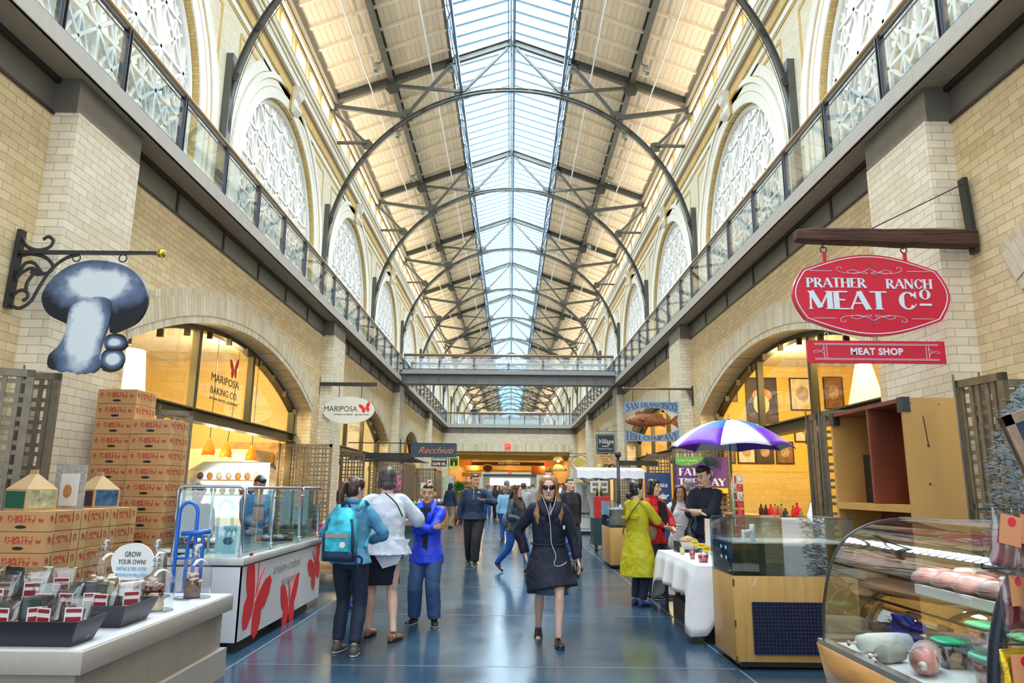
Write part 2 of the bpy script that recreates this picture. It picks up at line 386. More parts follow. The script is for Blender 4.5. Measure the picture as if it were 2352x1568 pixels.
fw = MB().box(-12, 136, 4.2, 12, 136.5, ZFT); fw.box(-12, 136, 0, -5, 136.5, 4.2); fw.box(5, 136, 0, 12, 136.5, 4.2)
for s in (-1, 1): fw.box(s*5.6, 89, 0, s*6.0, 136, ZFT)
struct(fw.build('wall_back', M_pbrick))
fe = MB().box(-8, 168, 0, 8, 168.4, 6.8); struct(fe.build('wall_back', M_cream))
wd = MB()
for i in range(9): wd.box(-4.6+i*1.04, 167.9, 2.3, -3.65+i*1.04, 167.97, 3.9)
struct(wd.build('window_84', emit('daylit_end_glazing', (.8, .9, 1.), 1.1)))
struct(MB().box(-6, 137, 4.2, 6, 168, 4.4).build('ceiling', M_cream))

# ------------------------------------------------------------------ upper storey walls with arched windows
WC, WR, WZ0, WZC = PC0+.5*PIT, 4.95, 8.3, 12.8
def upper_wall(s, y0, y1, first):
    o = MB(); N = 12
    for k in range(y0, y1):
        c = PC0+PIT*(k+.5); a, b_ = c-PIT/2, c+PIT/2; X, X2 = s*XU, s*(XU+.45)
        o.cm = 0
        o.add([(X, a, ZFT), (X, c-WR, ZFT), (X, c-WR, 18.6), (X, a, 18.6)], [(0, 1, 2, 3)])
        o.add([(X, c+WR, ZFT), (X, b_, ZFT), (X, b_, 18.6), (X, c+WR, 18.6)], [(0, 1, 2, 3)])
        o.add([(X, c-WR, ZFT), (X, c+WR, ZFT), (X, c+WR, WZ0), (X, c-WR, WZ0)], [(0, 1, 2, 3)])
        A = [(c-WR*math.cos(PI*i/40), WZC+WR*math.sin(PI*i/40)) for i in range(41)]
        o.strip([(X, p[0], p[1]) for p in A], [(X, p[0], 18.6) for p in A])
        o.cm = 1
        B = [(c-WR, WZ0)]+A+[(c+WR, WZ0), (c-WR, WZ0)]
        o.strip([(X, p[0], p[1]) for p in B], [(X2, p[0], p[1]) for p in B])
        o.cm = 2   # recessed ochre panel lines
        for q in (-1, 1):
            yq = c+q*(PIT/2-.85)
            o.box(s*(XU-.02), yq-.07, 8, X, yq+.07, 17.6)
            o.bar((s*(XU-.01), yq, 17.6), (s*(XU-.01), yq-q*2.6, 17.75), .03, .14)
    o.cm = 0
    ya, yb = PC0+PIT*y0, PC0+PIT*y1
    o.box(s*XU, ya, 18.6, s*(XU+.5), yb, 20.2); o.box(s*(XU+.1), ya, 20.2, s*(XU+.45), yb, 22.6)
    return o
def clerestory(s, y0, y1):
    cm_ = MB(); bars = MB()
    for k in range(y0, y1):
        for j in range(6):
            y = PC0+PIT*k+PIT*(j+.5)/6; X = s*(XU+.1)
            cm_.cm = 0; cm_.box(X-s*.05, y-.80, 20.45, X, y+.80, 20.55); cm_.box(X-s*.05, y-.80, 21.5, X, y+.80, 21.6)
            cm_.box(X-s*.05, y-.85, 20.45, X, y-.75, 21.6); cm_.box(X-s*.05, y+.75, 20.45, X, y+.85, 21.6)
            cm_.cm = 1; cm_.box(X-s*.02, y-.75, 20.55, X, y+.75, 21.5)
            cm_.cm = 2
            for q in (-.375, 0, .375): cm_.bar((X-s*.03, y+q, 20.55), (X-s*.03, y+q, 21.5), .03)
            for q in (-.375, .375):
                cm_.bar((X-s*.03, y+q-.375, 20.55), (X-s*.03, y+q+.375, 21.5), .03); cm_.bar((X-s*.03, y+q+.375, 20.55), (X-s*.03, y+q-.375, 21.5), .03)
            cm_.cm = 3; cm_.box(X-s*.035, y+.85, 20.5, X, y+.95, 21.65); cm_.box(X-s*.035, y-.9, 21.65, X, y+.95, 21.72)
    return cm_
M_cw = emit('clerestory_daylight_pane', (.93, .96, 1.), 1.6)
for s, nm in ((-1, 'left'), (1, 'right')):
    struct(upper_wall(s, -2, 18, 0).build('wall_'+nm, [M_ubrick, M_gold, M_goldp], clean=False))
    struct(clerestory(s, -2, 18).build('window_80' if s < 0 else 'window_81', [M_goldp, M_cw, M_winframe, M_goldp]), 'row of small clerestory windows under the %s eaves' % nm)
    ya, yb = PC0-2*PIT, PC0+18*PIT
    c = MB()      # running cornice
    def run(mi, x, z0, z1): c.cm = mi; c.box(s*(XU-x), ya, z0, s*XU, yb, z1)
    run(1, .03, 18.02, 18.12); run(0, .06, 18.12, 18.42); run(1, .14, 18.42, 18.80); run(2, .10, 18.80, 19.12); run(0, .24, 19.12, 19.42)
    run(1, .26, 19.42, 19.45); run(0, .30, 19.45, 19.62); run(1, .33, 19.62, 19.65); run(0, .40, 19.65, 19.86); run(1, .42, 19.86, 19.90); run(0, .12, 21.75, 21.9); run(1, .14, 21.9, 22.0)
    c.cm = 3; c.box(s*(XU-.32), ya, 22.08, s*(XU+.2), yb, 22.42)
    struct(c.build('trim_10', [M_whitem, M_goldp, mat('brown_frieze', (.30, .17, .06), .6), mat('eave_girder', (.26, .23, .18), .5)]), 'layered white and ochre cornice along the %s upper wall' % nm)
    # window: frame mesh shared by all bays
    fr = MB(); X = s*(XU+.32)
    gl = []
    P = 1.42; r = WR-.22; zb = WZ0+.25
    def inside(y, z): return (abs(y) <= r and zb <= z <= WZC) or (z > WZC and y*y+(z-WZC)**2 <= r*r)
    def clip(a, b_):
        n = 60; pts = [((a[0]+(b_[0]-a[0])*i/n), (a[1]+(b_[1]-a[1])*i/n)) for i in range(n+1)]; ins = [inside(*p) for p in pts]
        if not any(ins): return None
        i0 = ins.index(True); i1 = n-ins[::-1].index(True); return (pts[i0], pts[i1]) if i1 > i0 else None
    def wb(a, b_, wd, dp=.10):
        q = clip(a, b_)
        if q: fr.bar((X, q[0][0], q[0][1]), (X, q[1][0], q[1][1]), wd, dp, up=(1, 0, 0))
    zr = 12.57
    for i in range(-4, 5):
        wb((i*P, zb), (i*P, 18), .11); wb(((i+.5)*P, zb), ((i+.5)*P, 18), .07, .07); 
    for j in range(-3, 5): wb((-5, zr+j*P), (5, zr+j*P), .10)
    for i in range(-10, 11):
        wb((i*P, zr-3*P), (i*P+8*P, zr+5*P), .075, .08); wb((i*P, zr-3*P), (i*P-8*P, zr+5*P), .075, .08)
        wb((i*P, zr-3*P), (i*P+4*P, zr+5*P), .05, .06); wb((i*P, zr-3*P), (i*P-4*P, zr+5*P), .05, .06)
    ring = [(-r, zb)]+[(-r*math.cos(PI*i/48), WZC+r*math.sin(PI*i/48)) for i in range(49)]+[(r, zb)]
    ro = [(-WR, zb)]+[(-WR*math.cos(PI*i/48), WZC+WR*math.sin(PI*i/48)) for i in range(49)]+[(WR, zb)]
    fr.strip([(X-s*.08, *p) for p in ring], [(X-s*.08, *p) for p in ro]); fr.strip([(X-s*.08, *p) for p in ring], [(X+s*.1, *p) for p in ring])
    rm = [((p[0]+q[0])/2, (p[1]+q[1])/2) for p, q in zip(ring, ro)]
    fr.tube([(X-s*.09, *p) for p in rm], .045, 6)
    fr.box(X-s*.2, -r, zb-.25, X+s*.1, r, zb)
    pane = MB().add([(X+s*.02, *p) for p in ring], [list(range(len(ring)))])
    # moulded archivolt with keystone
    am = MB()
    def band(r0, r1, pr, mi, a0=0.):
        am.cm = mi; A = [a0+(PI-2*a0)*i/56 for i in range(57)]
        def pp(rad, x): return [(s*(XU-x), -rad*math.cos(t), WZC+rad*math.sin(t)) for t in A]
        am.strip(pp(r0, pr), pp(r1, pr)); am.strip(pp(r1, pr), pp(r1, 0)); am.strip(pp(r0, 0), pp(r0, pr))
    band(WR, WR+.42, .05, 0); band(WR+.42, WR+.45, .055, 1); band(WR+.45, WR+.72, .06, 0); band(WR+.72, WR+.76, .065, 1); band(WR+.76, WR+.98, .12, 0)
    band(WR+1.0, WR+1.02, .01, 1); band(WR+1.02, WR+1.45, .03, 0)
    for q in (-1, 1):
        for (a0, a1, pr, mi) in ((0, .42, .05, 0), (.42, .45, .055, 1), (.45, .72, .06, 0), (.72, .76, .065, 1), (.76, .98, .12, 0)):
            am.cm = mi; am.box(s*(XU-pr), q*(WR+a0), WZ0-.6, s*XU, q*(WR+a1), WZC)
    am.cm = 1; am.box(s*(XU-.16), -.34, 17.80, s*XU, .34, 18.9); am.cm = 0   # scroll keystone
    prof = [(.14, 17.72), (.30, 17.70), (.36, 17.85), (.30, 18.0), (.22, 18.12), (.26, 18.35), (.42, 18.5), (.50, 18.72), (.44, 18.78), (.52, 18.82), (.52, 18.92), (.1, 18.92)]
    am.add([(s*(XU-x), -.30, z) for x, z in prof]+[(s*(XU-x), .30, z) for x, z in prof], [list(range(12)), list(range(23, 11, -1))]+[(i, i+1, 13+i, 12+i) for i in range(11)])
    am.ball((s*(XU-.34), 0, 17.86), .16, 10, 6, ry=.36)
    me0 = None
    for k in range(-2, 18):
        c = PC0+PIT*(k+.5); num = (k+3)+(0 if s < 0 else 21)
        if me0 is None:
            o = fr.build('window_%d' % num, M_winframe, loc=(0, c, 0)); p_ = pane.build('glass_pane', M_glass, o); a_ = am.build('trim_11', [M_whitem, M_goldp], loc=(0, c, 0))
            me0 = (o.data, p_.data, a_.data)
        else:
            o = bpy.data.objects.new('window_%d' % num, me0[0]); p_ = bpy.data.objects.new('glass_pane', me0[1]); a_ = bpy.data.objects.new('trim_11', me0[2])
            for q in (o, p_, a_): COL.objects.link(q)
            o.location = a_.location = (0, c, 0); p_.parent = o
        struct(o, 'tall round-arched window with white diagonal glazing bars in the %s upper wall' % nm); struct(a_, 'white moulded arch surround with scroll keystone')

# ------------------------------------------------------------------ roof
EX, EZ, SX, SZ, RZ = 9.95, 22.5, 3.4, 25.1, 26.25
ya, yb = PC0-2*PIT, PC0+18*PIT
for s, nm in ((-1, 'left'), (1, 'right')):
    c = MB(); c.add([(s*EX, ya, EZ), (s*EX, yb, EZ), (s*SX, yb, SZ), (s*SX, ya, SZ)], [(0, 1, 2, 3)])
    c.add([(s*EX, ya, EZ+.2), (s*EX, yb, EZ+.2), (s*SX, yb, SZ+.2), (s*SX, ya, SZ+.2)], [(0, 1, 2, 3)])
    struct(c.build('ceiling', M_board, clean=False))
    j = MB(); sl = Vector((s*(SX-EX), 0, SZ-EZ)).normalized()
    for i in range(20*8):
        y = ya+PIT*(i+.5)/8
        j.bar((s*(EX-.1), y, EZ-.04), (s*SX, y, SZ-.1), .13, .16)
    for x in (SX+.06,):
        j.box(s*x, ya, SZ-.12, s*(x+.22), yb, SZ-.05)
    struct(j.build('trim_12', M_joist), 'pale joists across the %s ceiling slope' % nm)
    d = MB().ibeam((s*6.6, ya, 23.62), (s*6.6, yb, 23.62), .32, .42); d.cm = 0
    d.bar((s*(SX), ya, SZ-.02), (s*SX, yb, SZ-.02), .16, .34)
    struct(d.build('trim_13', M_steel), 'dark steel purlin along the %s roof slope' % nm)
    p = MB().tube([(s*7.7, ya, 22.95), (s*7.7, yb, 22.95)], .045, 6); p.tube([(s*4.4, ya, 23.95), (s*4.4, yb, 23.95)], .045, 6)
    struct(p.build('trim_14', M_white), 'two thin white pipes along the %s roof slope' % nm)
    # lattice girder beside the skylight
    g = MB().bar((s*2.75, ya, 22.95), (s*2.75, yb, 22.95), .12, .16)
    for i in range(20*4):
        y = ya+PIT*i/4; h = PIT/4
        for q in ((y, y+h), (y+h, y)): g.bar((s*3.3, q[0], 24.9), (s*2.78, q[1], 23.0), .05, .07)
        g.bar((s*3.3, y, 24.9), (s*2.78, y, 23.0), .05, .07)
    struct(g.build('trim_15', mat('blue_grey_lattice_girder', (.10, .17, .27), .4, .3)), 'blue grey lattice girder on the %s side of the skylight' % nm)
k = MB()
for i in range(20*15):
    y = ya+.89*(i+.5)
    for s in (-1, 1):
        k.bar((s*SX, y, SZ+.12), (0, y, RZ+.1), .15, .04); k.bar((s*SX, y, SZ+.08), (0, y, RZ+.06), .05, .06)
struct(k.build('window_82', M_skybar), 'close blue grey glazing bars of the long ridge skylight')
k = MB()
for s in (-1, 1): k.add([(s*SX, ya, SZ+.16), (s*SX, yb, SZ+.16), (0, yb, RZ+.14), (0, ya, RZ+.14)], [(0, 1, 2, 3)])
o = k.build('glass_pane', glass('skylight_glass', (.80, .93, 1.0), .03), clean=False); o.parent = bpy.data.objects['window_82']
k = MB().bar((.12, ya, RZ-.15), (.12, yb, RZ-.15), .14, .4); k.bar((-.2, ya, RZ-.3), (-.2, yb, RZ-.3), .06, .06); k.tube([(-.05, ya, 25.2), (-.05, yb, 25.2)], .05, 6)
struct(k.build('trim_16', M_skybar), 'blue grey ridge beam under the skylight')
# side aisles seen through the windows
M_aisle = mat('aisle_backdrop_blocks', (.62, .60, .56), .7, var=.35, scale=.55, stretch=(1, 1, 1.6))
for s in (-1, 1):
    struct(MB().box(s*14, ya, 6.8, s*14.2, yb, 22).build('wall_left' if s < 0 else 'wall_right', M_aisle)); struct(MB().box(s*10.3, ya, 7.3, s*14, yb, 7.5).build('floor', M_whitem))
    fx = MB()
    for i in range(39): fx.box(s*13.9, ya+i*6.7, 7.5, s*14, ya+i*6.7+1.2, 21); 
    for z in (10.5, 13.8, 17): fx.box(s*13.85, ya, z, s*14, yb, z+.5)
    struct(fx.build('trim_17', mat('aisle_tan', (.55, .42, .26), .6)), 'tan posts and rails of the side aisle behind the windows')
# far gable wall
gw = MB().prism([(-10.4, 6.8), (10.4, 6.8), (10.4, 22.6), (0, 26.6), (-10.4, 22.6)], 'y', PC0+18*PIT-.5, PC0+18*PIT); struct(gw.build('wall_back', M_cream)); o = struct(MB().prism([(-9, 7.4), (9, 7.4), (9, 15), (6, 20), (0, 23), (-6, 20), (-9, 15)], 'y', PC0+18*PIT-.56, PC0+18*PIT-.5).build('window_83', emit('added_gable_glow', (.62, .8, 1.), .6)), 'glowing sheet added to brighten the far end of the upper hall')  # glowing sheet added on the gable to brighten the dull far end
st = bpy.data.materials['painted_truss_steel']
def build_truss():
    t = thing('roof_truss', 'dark steel arched roof truss spanning the hall', 'truss', group='arched roof trusses under the skylight')
    for s in (-1, 1):
        a = MB(); a.ibeam((s*9.9, 0, 22.3), (0, 0, RZ-.28), .22, .34); a.build('rafter', st, t)
        def gus(x, z, r=.42): MB().prism([(x+r*math.cos(q*PI/3+.2), z+r*math.sin(q*PI/3+.2)) for q in range(6)], 'y', -.015, .015).build('gusset_plate', st, t)
        for (x, z) in ((6.55, 23.1), (5.7, 21.45), (3.35, 24.45), (2.62, 22.9)): gus(s*x, z)
        gus(s*7.8, 19.7, .33); gus(s*9.75, 21.9, .33)
        for (p, q, wd) in (((9.85, 21.95), (5.7, 21.4), .24), ((6.3, 23.2), (2.7, 22.9), .15), ((5.7, 21.5), (3.4, 24.5), .15), ((9.8, 21.7), (7.85, 19.75), .17), ((7.8, 19.8), (9.75, 19.78), .13), ((2.62, 22.95), (.25, 25.6), .13), ((3.35, 24.6), (2.62, 22.9), .12)):
            MB().bar((s*p[0], 0, p[1]), (s*q[0], 0, q[1]), .16, wd).build('web_brace', st, t)
        MB().box(s*9.55, -.18, ZFT, s*XU, .18, 16.2).build('post', st, t)
    A = [(9.72*math.cos(PI*i/60), 13.32+9.72*math.sin(PI*i/60)) for i in range(61)]
    P = [(9.62, ZFT)]+A+[(-9.62, ZFT)]
    m_ = MB()
    for a_, b_ in zip(P, P[1:]): m_.ibeam((a_[0], 0, a_[1]), (b_[0], 0, b_[1]), .17, .16, .035)
    m_.build('arched_chord', st, t)
    for i in range(4, 57, 4):
        x, z = A[i]; n = Vector((x, 0, z-13.32)).normalized(); MB().bar(Vector((x, -.12, z))-n*.16, Vector((x, -.12, z))-n*.02, .05, .3).build('cable_clip', M_dark, t)
    cb = MB(); 
    for off in (.02, .06): cb.tube([(x*(1-.018), off*3-.1, 13.32+(z-13.32)*(1-.018)) for x, z in A], .012, 4)
    cb.build('cable', M_dark, t)
    MB().bar((0, 0, 23.05), (0, 0, RZ-.3), .1, .1).build('king_post', st, t)
    return t
TR = build_truss(); ord_ = ['', 'nearest', 'second', 'third', 'fourth', 'fifth', 'sixth', 'seventh', 'eighth', 'ninth', 'tenth', 'eleventh', 'twelfth', 'thirteenth', 'fourteenth', 'fifteenth', 'farthest']
TR.location = (0, PC0, 0); TR['label'] = 'dark steel arched roof truss nearest the camera, its feet on the near balconies'
for i in range(1, 16):
    dup(TR, (0, PC0+PIT*i, 0), label='dark steel arched roof truss, %s in the row from the camera' % ord_[i+1] if i < 4 else 'dark steel arched roof truss seen beyond the footbridge, %s in the row' % ord_[i+1])
# spotlights on the purlins
def spot():
    t = thing('spotlight', 'grey cylindrical spotlight hanging under the roof purlin', 'spotlight', group='roof spotlights')
    MB().lathe([(.001, .0), (.13, 0), (.16, -.1), (.19, -.42), (.17, -.42), (.12, -.3), (.001, -.3)], (0, 0, 0), 14).build('lamp_housing', mat('spot_grey', (.30, .33, .30), .4, .4), t, True)
    MB().bar((0, 0, 0), (.22, 0, .10), .04).bar((.22, 0, .08), (.22, 0, .46), .04).build('bracket', M_steel, t); return t
SPT = spot(); first = True
SN = ['near', 'second', 'third', 'fourth', 'fifth', 'sixth']
for s, nm in ((-1, 'left'), (1, 'right')):
    for i, y in enumerate((33.3, 40.4, 46.8, 52.9, 60.7, 66.5)):
        lb = 'grey spotlight hanging on the %s roof purlin, %s from the camera' % (nm, 'first' if i == 0 else SN[i])
        if first: o = SPT; first = False; o['label'] = lb
        else: o = dup(SPT, label=lb)
        o.location = (s*6.95, y, 23.02); o.rotation_euler = (0, 0, 0 if s < 0 else PI)

# ------------------------------------------------------------------ glass balustrades
def railing(a, b_, name, label, posts, inward, z0=ZFT, hr=7.90):
    """a,b: ends (x,y); posts: distances from a"""
    t = thing('glass_railing', label, 'railing'); a = Vector((*a, 0)); b_ = Vector((*b_, 0)); d = (b_-a).normalized(); n = Vector((inward[0], inward[1], 0)); L = (b_-a).length
    up = Vector((0, 0, 1))
    MB().tube([a+up*(hr-.04), b_+up*(hr-.04)], .045, 10).build('handrail', M_wood_rail, t, True)
    u = MB(); u.bar(a+up*(hr-.11), b_+up*(hr-.11), .05, .05); u.bar(a+up*(hr-.22)+n*.01, b_+up*(hr-.22)+n*.01, .02, .02); u.bar(a+up*(z0+.03), b_+up*(z0+.03), .05, .05); u.build('rail_channel', M_post, t)
    for p in posts:
        q = a+d*p; m_ = MB()
        for e in (-.032, .032): m_.bar(q+d*e+up*(z0-.02), q+d*e+up*(hr-.08), .10, .018, up=d)
        m_.build('post', M_post, t)
    pp = sorted(posts)
    for p, q in zip(pp, pp[1:]):
        c = MB().bar(a+d*(p+.05)+n*.02+up*((z0+hr-.2)/2), a+d*(q-.05)+n*.02+up*((z0+hr-.2)/2), .012, hr-.26-z0); c.build('glass_panel', M_rglass, t)
    return t
PY = [-1.3, .5, 2.27, 4.04, 5.81, 7.58, 8.96]+[8.96+1.765*i for i in range(1, 7)]+[20.9+1.775*i for i in range(0, 23)]
for s, nm in ((-1, 'left'), (1, 'right')):
    railing((s*5.27, -1.6), (s*5.27, YE-.1), 'r', 'glass balustrade with wooden handrail along the %s balcony' % nm, [p+1.6 for p in PY], (-s, 0))
railing((-5.2, YE-.2), (5.2, YE-.2), 'r', 'glass balustrade across the end balcony behind the footbridge', [.1+1.28*i for i in range(9)], (0, -1))
t = thing('footbridge', 'grey steel footbridge crossing the hall between the balconies', 'footbridge', (0, 34.4, 0))
MB().box(-5.19, .02, 7.0, 5.19, .12, 7.19).build('edge_beam', mat('bridge_edge_grey', (.33, .32, .30), .5, var=.04), t)
g = MB().ibeam((-5.19, .3, 6.77), (5.19, .3, 6.77), .3, .44); 
for i in range(-6, 7): g.box(i*.85-.01, .1, 6.52, i*.85+.01, .3, 6.98)
g.build('girder', mat('bridge_girder_grey', (.20, .205, .20), .45, .2), t)
MB().ibeam((-5.19, 2.4, 6.90), (5.19, 2.4, 6.90), .3, .2).build('girder', MATS['bridge_girder_grey'], t)
MB().box(-5.19, .12, 7.0, 5.19, 2.6, 7.1).build('deck', M_soffit, t)
railing((-5.15, 34.47), (5.15, 34.47), 'r', 'glass balustrade on the near edge of the footbridge', [.08+1.69*i for i in range(7)], (0, -1), 7.21, 8.0)
railing((-5.15, 36.9), (5.15, 36.9), 'r', 'glass balustrade on the far edge of the footbridge', [.08+1.69*i for i in range(7)], (0, -1), 7.21, 8.0)

t = thing('upstairs_kiosk', 'small white canopy kiosk on the upper floor behind the end balcony', 'kiosk', (.2, 66, ZFT-.01))
MB().box(-2.6, 0, 0, 2.6, .8, .95).build('counter', mat('kiosk_teal', (.22, .38, .38), .4), t); MB().box(-2.8, -.2, 1.62, 2.4, 1.2, 1.68).build('canopy', M_white, t)
for x in (-2.5, 2.2): MB().box(x, .1, .95, x+.06, .16, 1.62).build('post', M_dark, t)
for x in (-1.8, -.4, 1.1): MB().box(x, .1, .95, x+.4, .4, 1.3).build('display_box', mat('kiosk_grey', (.1, .13, .15), .4), t)
# ------------------------------------------------------------------ side shops behind the arcades
M_shopL = mat('bakery_cream_wall', (.86, .66, .28), .7, var=.04, scale=1.5)
M_shopR = mat('meat_shop_yellow_wall', (.88, .58, .11), .7, var=.06, scale=1.5)
M_tile = brick('yellow_wall_tile', (.82, .62, .25), (.76, .54, .19), (.62, .44, .16), .45, .16, .004, .35)
M_olive = mat('olive_steel', (.10, .085, .045), .35, .5)
SHW = {(-1, 0): M_shopL, (-1, 1): M_cream, (-1, 2): M_amber, (-1, 3): M_cream, (1, 0): M_shopR, (1, 1): M_amber, (1, 2): M_cream, (1, 3): M_cream}
bays = [(PCS[1], PCS[2]), (PCS[2], PCS[3]), (PCS[3], PCS[4]), (PCS[4], YE+.6)]
for s, nm in ((-1, 'left'), (1, 'right')):
    struct(MB().box(s*11, Y0, 0, s*11.3, YE+.6, 6.5).build('wall_'+nm, M_cream))
    struct(MB().box(s*(XW+.5), Y0, 5.3, s*11, YE+.6, 5.5).build('ceiling', M_cream))
    for i, (a, b_) in enumerate(bays):
        mm = SHW[(s, i)]
        pw = MB().box(s*(XW+.5), b_-.75, 0, s*11, b_-.55, 5.3, 0)
        if s > 0 and i == 0:
            pw.box(s*(XW+.5), b_-.78, 0, s*11, b_-.75, 2.3, 1); pw.box(s*(XW+.5), b_-.79, 2.12, s*11, b_-.75, 2.17, 0)
        struct(pw.build('wall_'+nm, [mm, M_tile]))
        struct(MB().box(s*(XW+.5), a-.4, 0, s*11, a-.2, 5.3).build('wall_'+nm, mm))
        struct(MB().box(s*10.8, a, 0, s*10.99, b_, 5.3).build('wall_'+nm, mm))
        c = ARCH[i+1][0] if i < 3 else None
        for (x, yo, pw_) in ((7.2, -2.5, 1), (7.2, 3, 1), (9.3, 0, .8)):
            point('shop_light', (s*x, (a+b_)/2+yo, 4.6 if x < 8 else 3.8), (150 if s < 0 else 190)*pw_, (1, .80, .46) if s < 0 else (1, .80, .42), .25)
    for i, (c, h, zs, rs) in enumerate(ARCH[1:], 1):
        X = s*6.2; fr = MB()
        fr.ibeam((X, c-h, 2.92), (X, c+h, 2.92), .3, .22, .03); fr.box(s*6.12, c-h, 0, s*6.3, c-h+.12, 3.7); fr.box(s*6.12, c+h-.12, 0, s*6.3, c+h, 3.7)
        q = h*.3
        for y in (c-q, c+q): fr.box(s*6.13, y-.07, 3.0, s*6.27, y+.07, arch_z(y, c, h, zs, rs)-.02)
        A = [c-h+2*h*j/40 for j in range(41)]
        for a, b_ in zip(A, A[1:]): fr.bar((X, a, (arch_z(a, c, h, zs, rs) or zs)-.05), (X, b_, (arch_z(b_, c, h, zs, rs) or zs)-.05), .2, .10)
        for j in range(3, 40, 4): fr.box(s*6.02, A[j]-.03, (arch_z(A[j], c, h, zs, rs))-.24, s*6.12, A[j]+.03, (arch_z(A[j], c, h, zs, rs))-.1)
        o = struct(fr.build('window_%d' % (70+i+(0 if s < 0 else 5)), M_olive), 'steel framed arched transom over the %s shopfront' % nm)
        g = MB(); pts = [(X+s*.03, a, max(arch_z(a, c, h, zs, rs) or zs, zs)) for a in A]
        g.add([(X+s*.03, c+h, 3.02), (X+s*.03, c-h, 3.02)]+pts, [list(range(len(pts)+2))])
        gp = g.build('glass_pane', glass('shop_glass', (.97, .97, .9), .10) if 'shop_glass' not in MATS else MATS['shop_glass']); gp.parent = o

# ---- bronze lattice gates: frame, lattice, hinge
def gate(x0, y0, x1, y1, label, h=2.75, folded=0):
    L = math.hypot(x1-x0, y1-y0); t = thing('lattice_gate', label, 'gate', (x0, y0, 0), math.atan2(y1-y0, x1-x0), 'bronze lattice gates')
    f = MB()
    for a in (0, L-.07): f.box(a, -.03, .005, a+.07, .03, h)
    f.box(0, -.03, h-.08, L, .03, h); f.box(0, -.03, .05, L, .03, .2); f.box(.07, -.025, 1.05, L-.07, .025, 1.12)
    f.build('frame', M_lattice, t)
    l = MB(); x = .07; k = 0
    while x < L-.1:
        l.box(x, -.018, .2, x+.045, .004, h-.08); x += (.125, .085)[k % 2]; k += 1
    z = .2; k = 0
    while z < h-.1:
        l.box(.07, -.004, z, L-.07, .018, z+.045); z += (.15, .10)[k % 2]; k += 1
    l.build('lattice', M_lattice, t)
    for z in (.5, h-.45):
        MB().tube([(-.02, 0, z), (-.02, 0, z+.22)], .028, 8).build('hinge', M_lattice, t, True)
    rod = MB().tube([(.035, -.05, .1), (.035, -.05, h+.07)], .012, 6); rod.build('bolt_rod', M_lattice, t)
    return t
gate(-5.66, 7.25, -4.98, 7.62, 'bronze lattice gate standing at the far left edge of the view')
gate(-5.35, 7.95, -4.95, 8.02, 'narrow folded bronze gate leaf between the left edge gate and the pale brick pilaster', 2.78)
gate(-5.35, 11.1, -4.89, 11.35, 'bronze gate leaf standing behind the tall stack of cardboard boxes', 2.7)
gate(-6.5, 20.68, -4.97, 20.68, 'wide bronze lattice gate behind the bakery glass counter')
gate(-5.72, 24.9, -4.85, 24.8, 'bronze lattice gate just left of the dark narrow shop doorway')
gate(-6.5, 34.0, -4.98, 34.0, 'bronze lattice gate directly behind the grey-haired shopper in the white cardigan')
gate(-4.95, 34.2, -4.95, 38.6, 'bronze lattice gate seen edge-on right of the white cardigan shopper')
gate(-5.85, 45.9, -4.64, 45.9, 'bronze lattice gate with small posters near the far left corner')
gate(-4.62, 46.0, -4.62, 50.2, 'last bronze lattice gate before the potted green plant')
gate(5.02, 7.75, 5.12, 7.1, 'folded bronze gate leaf right beside the tall pine shelf crate')
gate(5.14, 7.62, 6.6, 7.45, 'bronze lattice gate behind the snowy fir at the right edge')
gate(4.93, 11.55, 5.02, 11.35, 'thin folded bronze gate leaf left of the lattice leaf by the bottle shelf')
gate(5.03, 11.35, 5.75, 10.75, 'bronze lattice gate leaf between the condiment ledge and the pine shelf crate', 2.8)
gate(4.93, 25.5, 5.75, 25.3, 'bronze lattice gate behind the blue caviar banner', 2.8)
gate(4.78, 20.7, 6.4, 20.62, 'bronze lattice gate carrying the purple poster')
gate(4.95, 34.0, 5.75, 33.8, 'bronze lattice gate behind the white canvas cart roof', 2.7)
gate(4.95, 38.4, 4.95, 35.2, 'bronze lattice gate seen edge-on beyond the white canvas cart', 2.7)
gate(4.75, 46.0, 5.6, 45.7, 'farthest bronze lattice gate on the right near the teapot sign')

# ---- left bakery: pendant lamps, wall graphic, hood, lamp shade
M_orange = mat('orange_glass_shade', (.95, .25, .02), .25, emis=(1, .22, .01), es=.45, coat=.5)
for i, (x, y, z) in enumerate(((-7.50, 18.3, 2.42), (-7.30, 18.9, 2.39), (-6.90, 19.65, 2.34))):
    t = thing('pendant_lamp', 'orange glass cone pendant lamp in the bakery, %s of the three' % ('leftmost', 'middle', 'rightmost')[i], 'lamp', (x, y, z), group='orange pendant lamps'); t.scale = (1.4, 1.4, 1)
    MB().lathe([(.12, -.08), (.105, .02), (.06, .13), (.03, .2), (.012, .22)], n=16).build('lamp_shade', M_orange, t, True).scale = (1, 1, 1.4)
    MB().tube([(0, 0, .2), (.05 if i == 1 else 0, 0, .8), (.1 if i == 1 else 0, 0, 5.31-z)], .007, 5).build('cord', M_dark, t)
    point('pendant_bulb', (x, y, z-.2), 22, (1, .75, .4), .05)
t = thing('drum_lamp', 'large cream lamp shade glowing behind the left transom glass', 'lamp', (-6.75, 12.6, 3.2))
MB().lathe([(.36, 0), (.30, .72)], n=28).build('lamp_shade', mat('glowing_cream_shade', (1, .85, .5), .6, emis=(1, .82, .42), es=5.5), t, True)
MB().tube([(0, 0, .7), (0, 0, 2.1)], .012, 6).build('cord', M_dark, t)
point('drum_bulb', (-6.55, 12.2, 3.0), 90, (1, .8, .4), .2)
t = thing('drum_lamp', 'large yellow lamp shade hanging behind the right transom glass', 'lamp', (7.6, 14.9, 3.3))
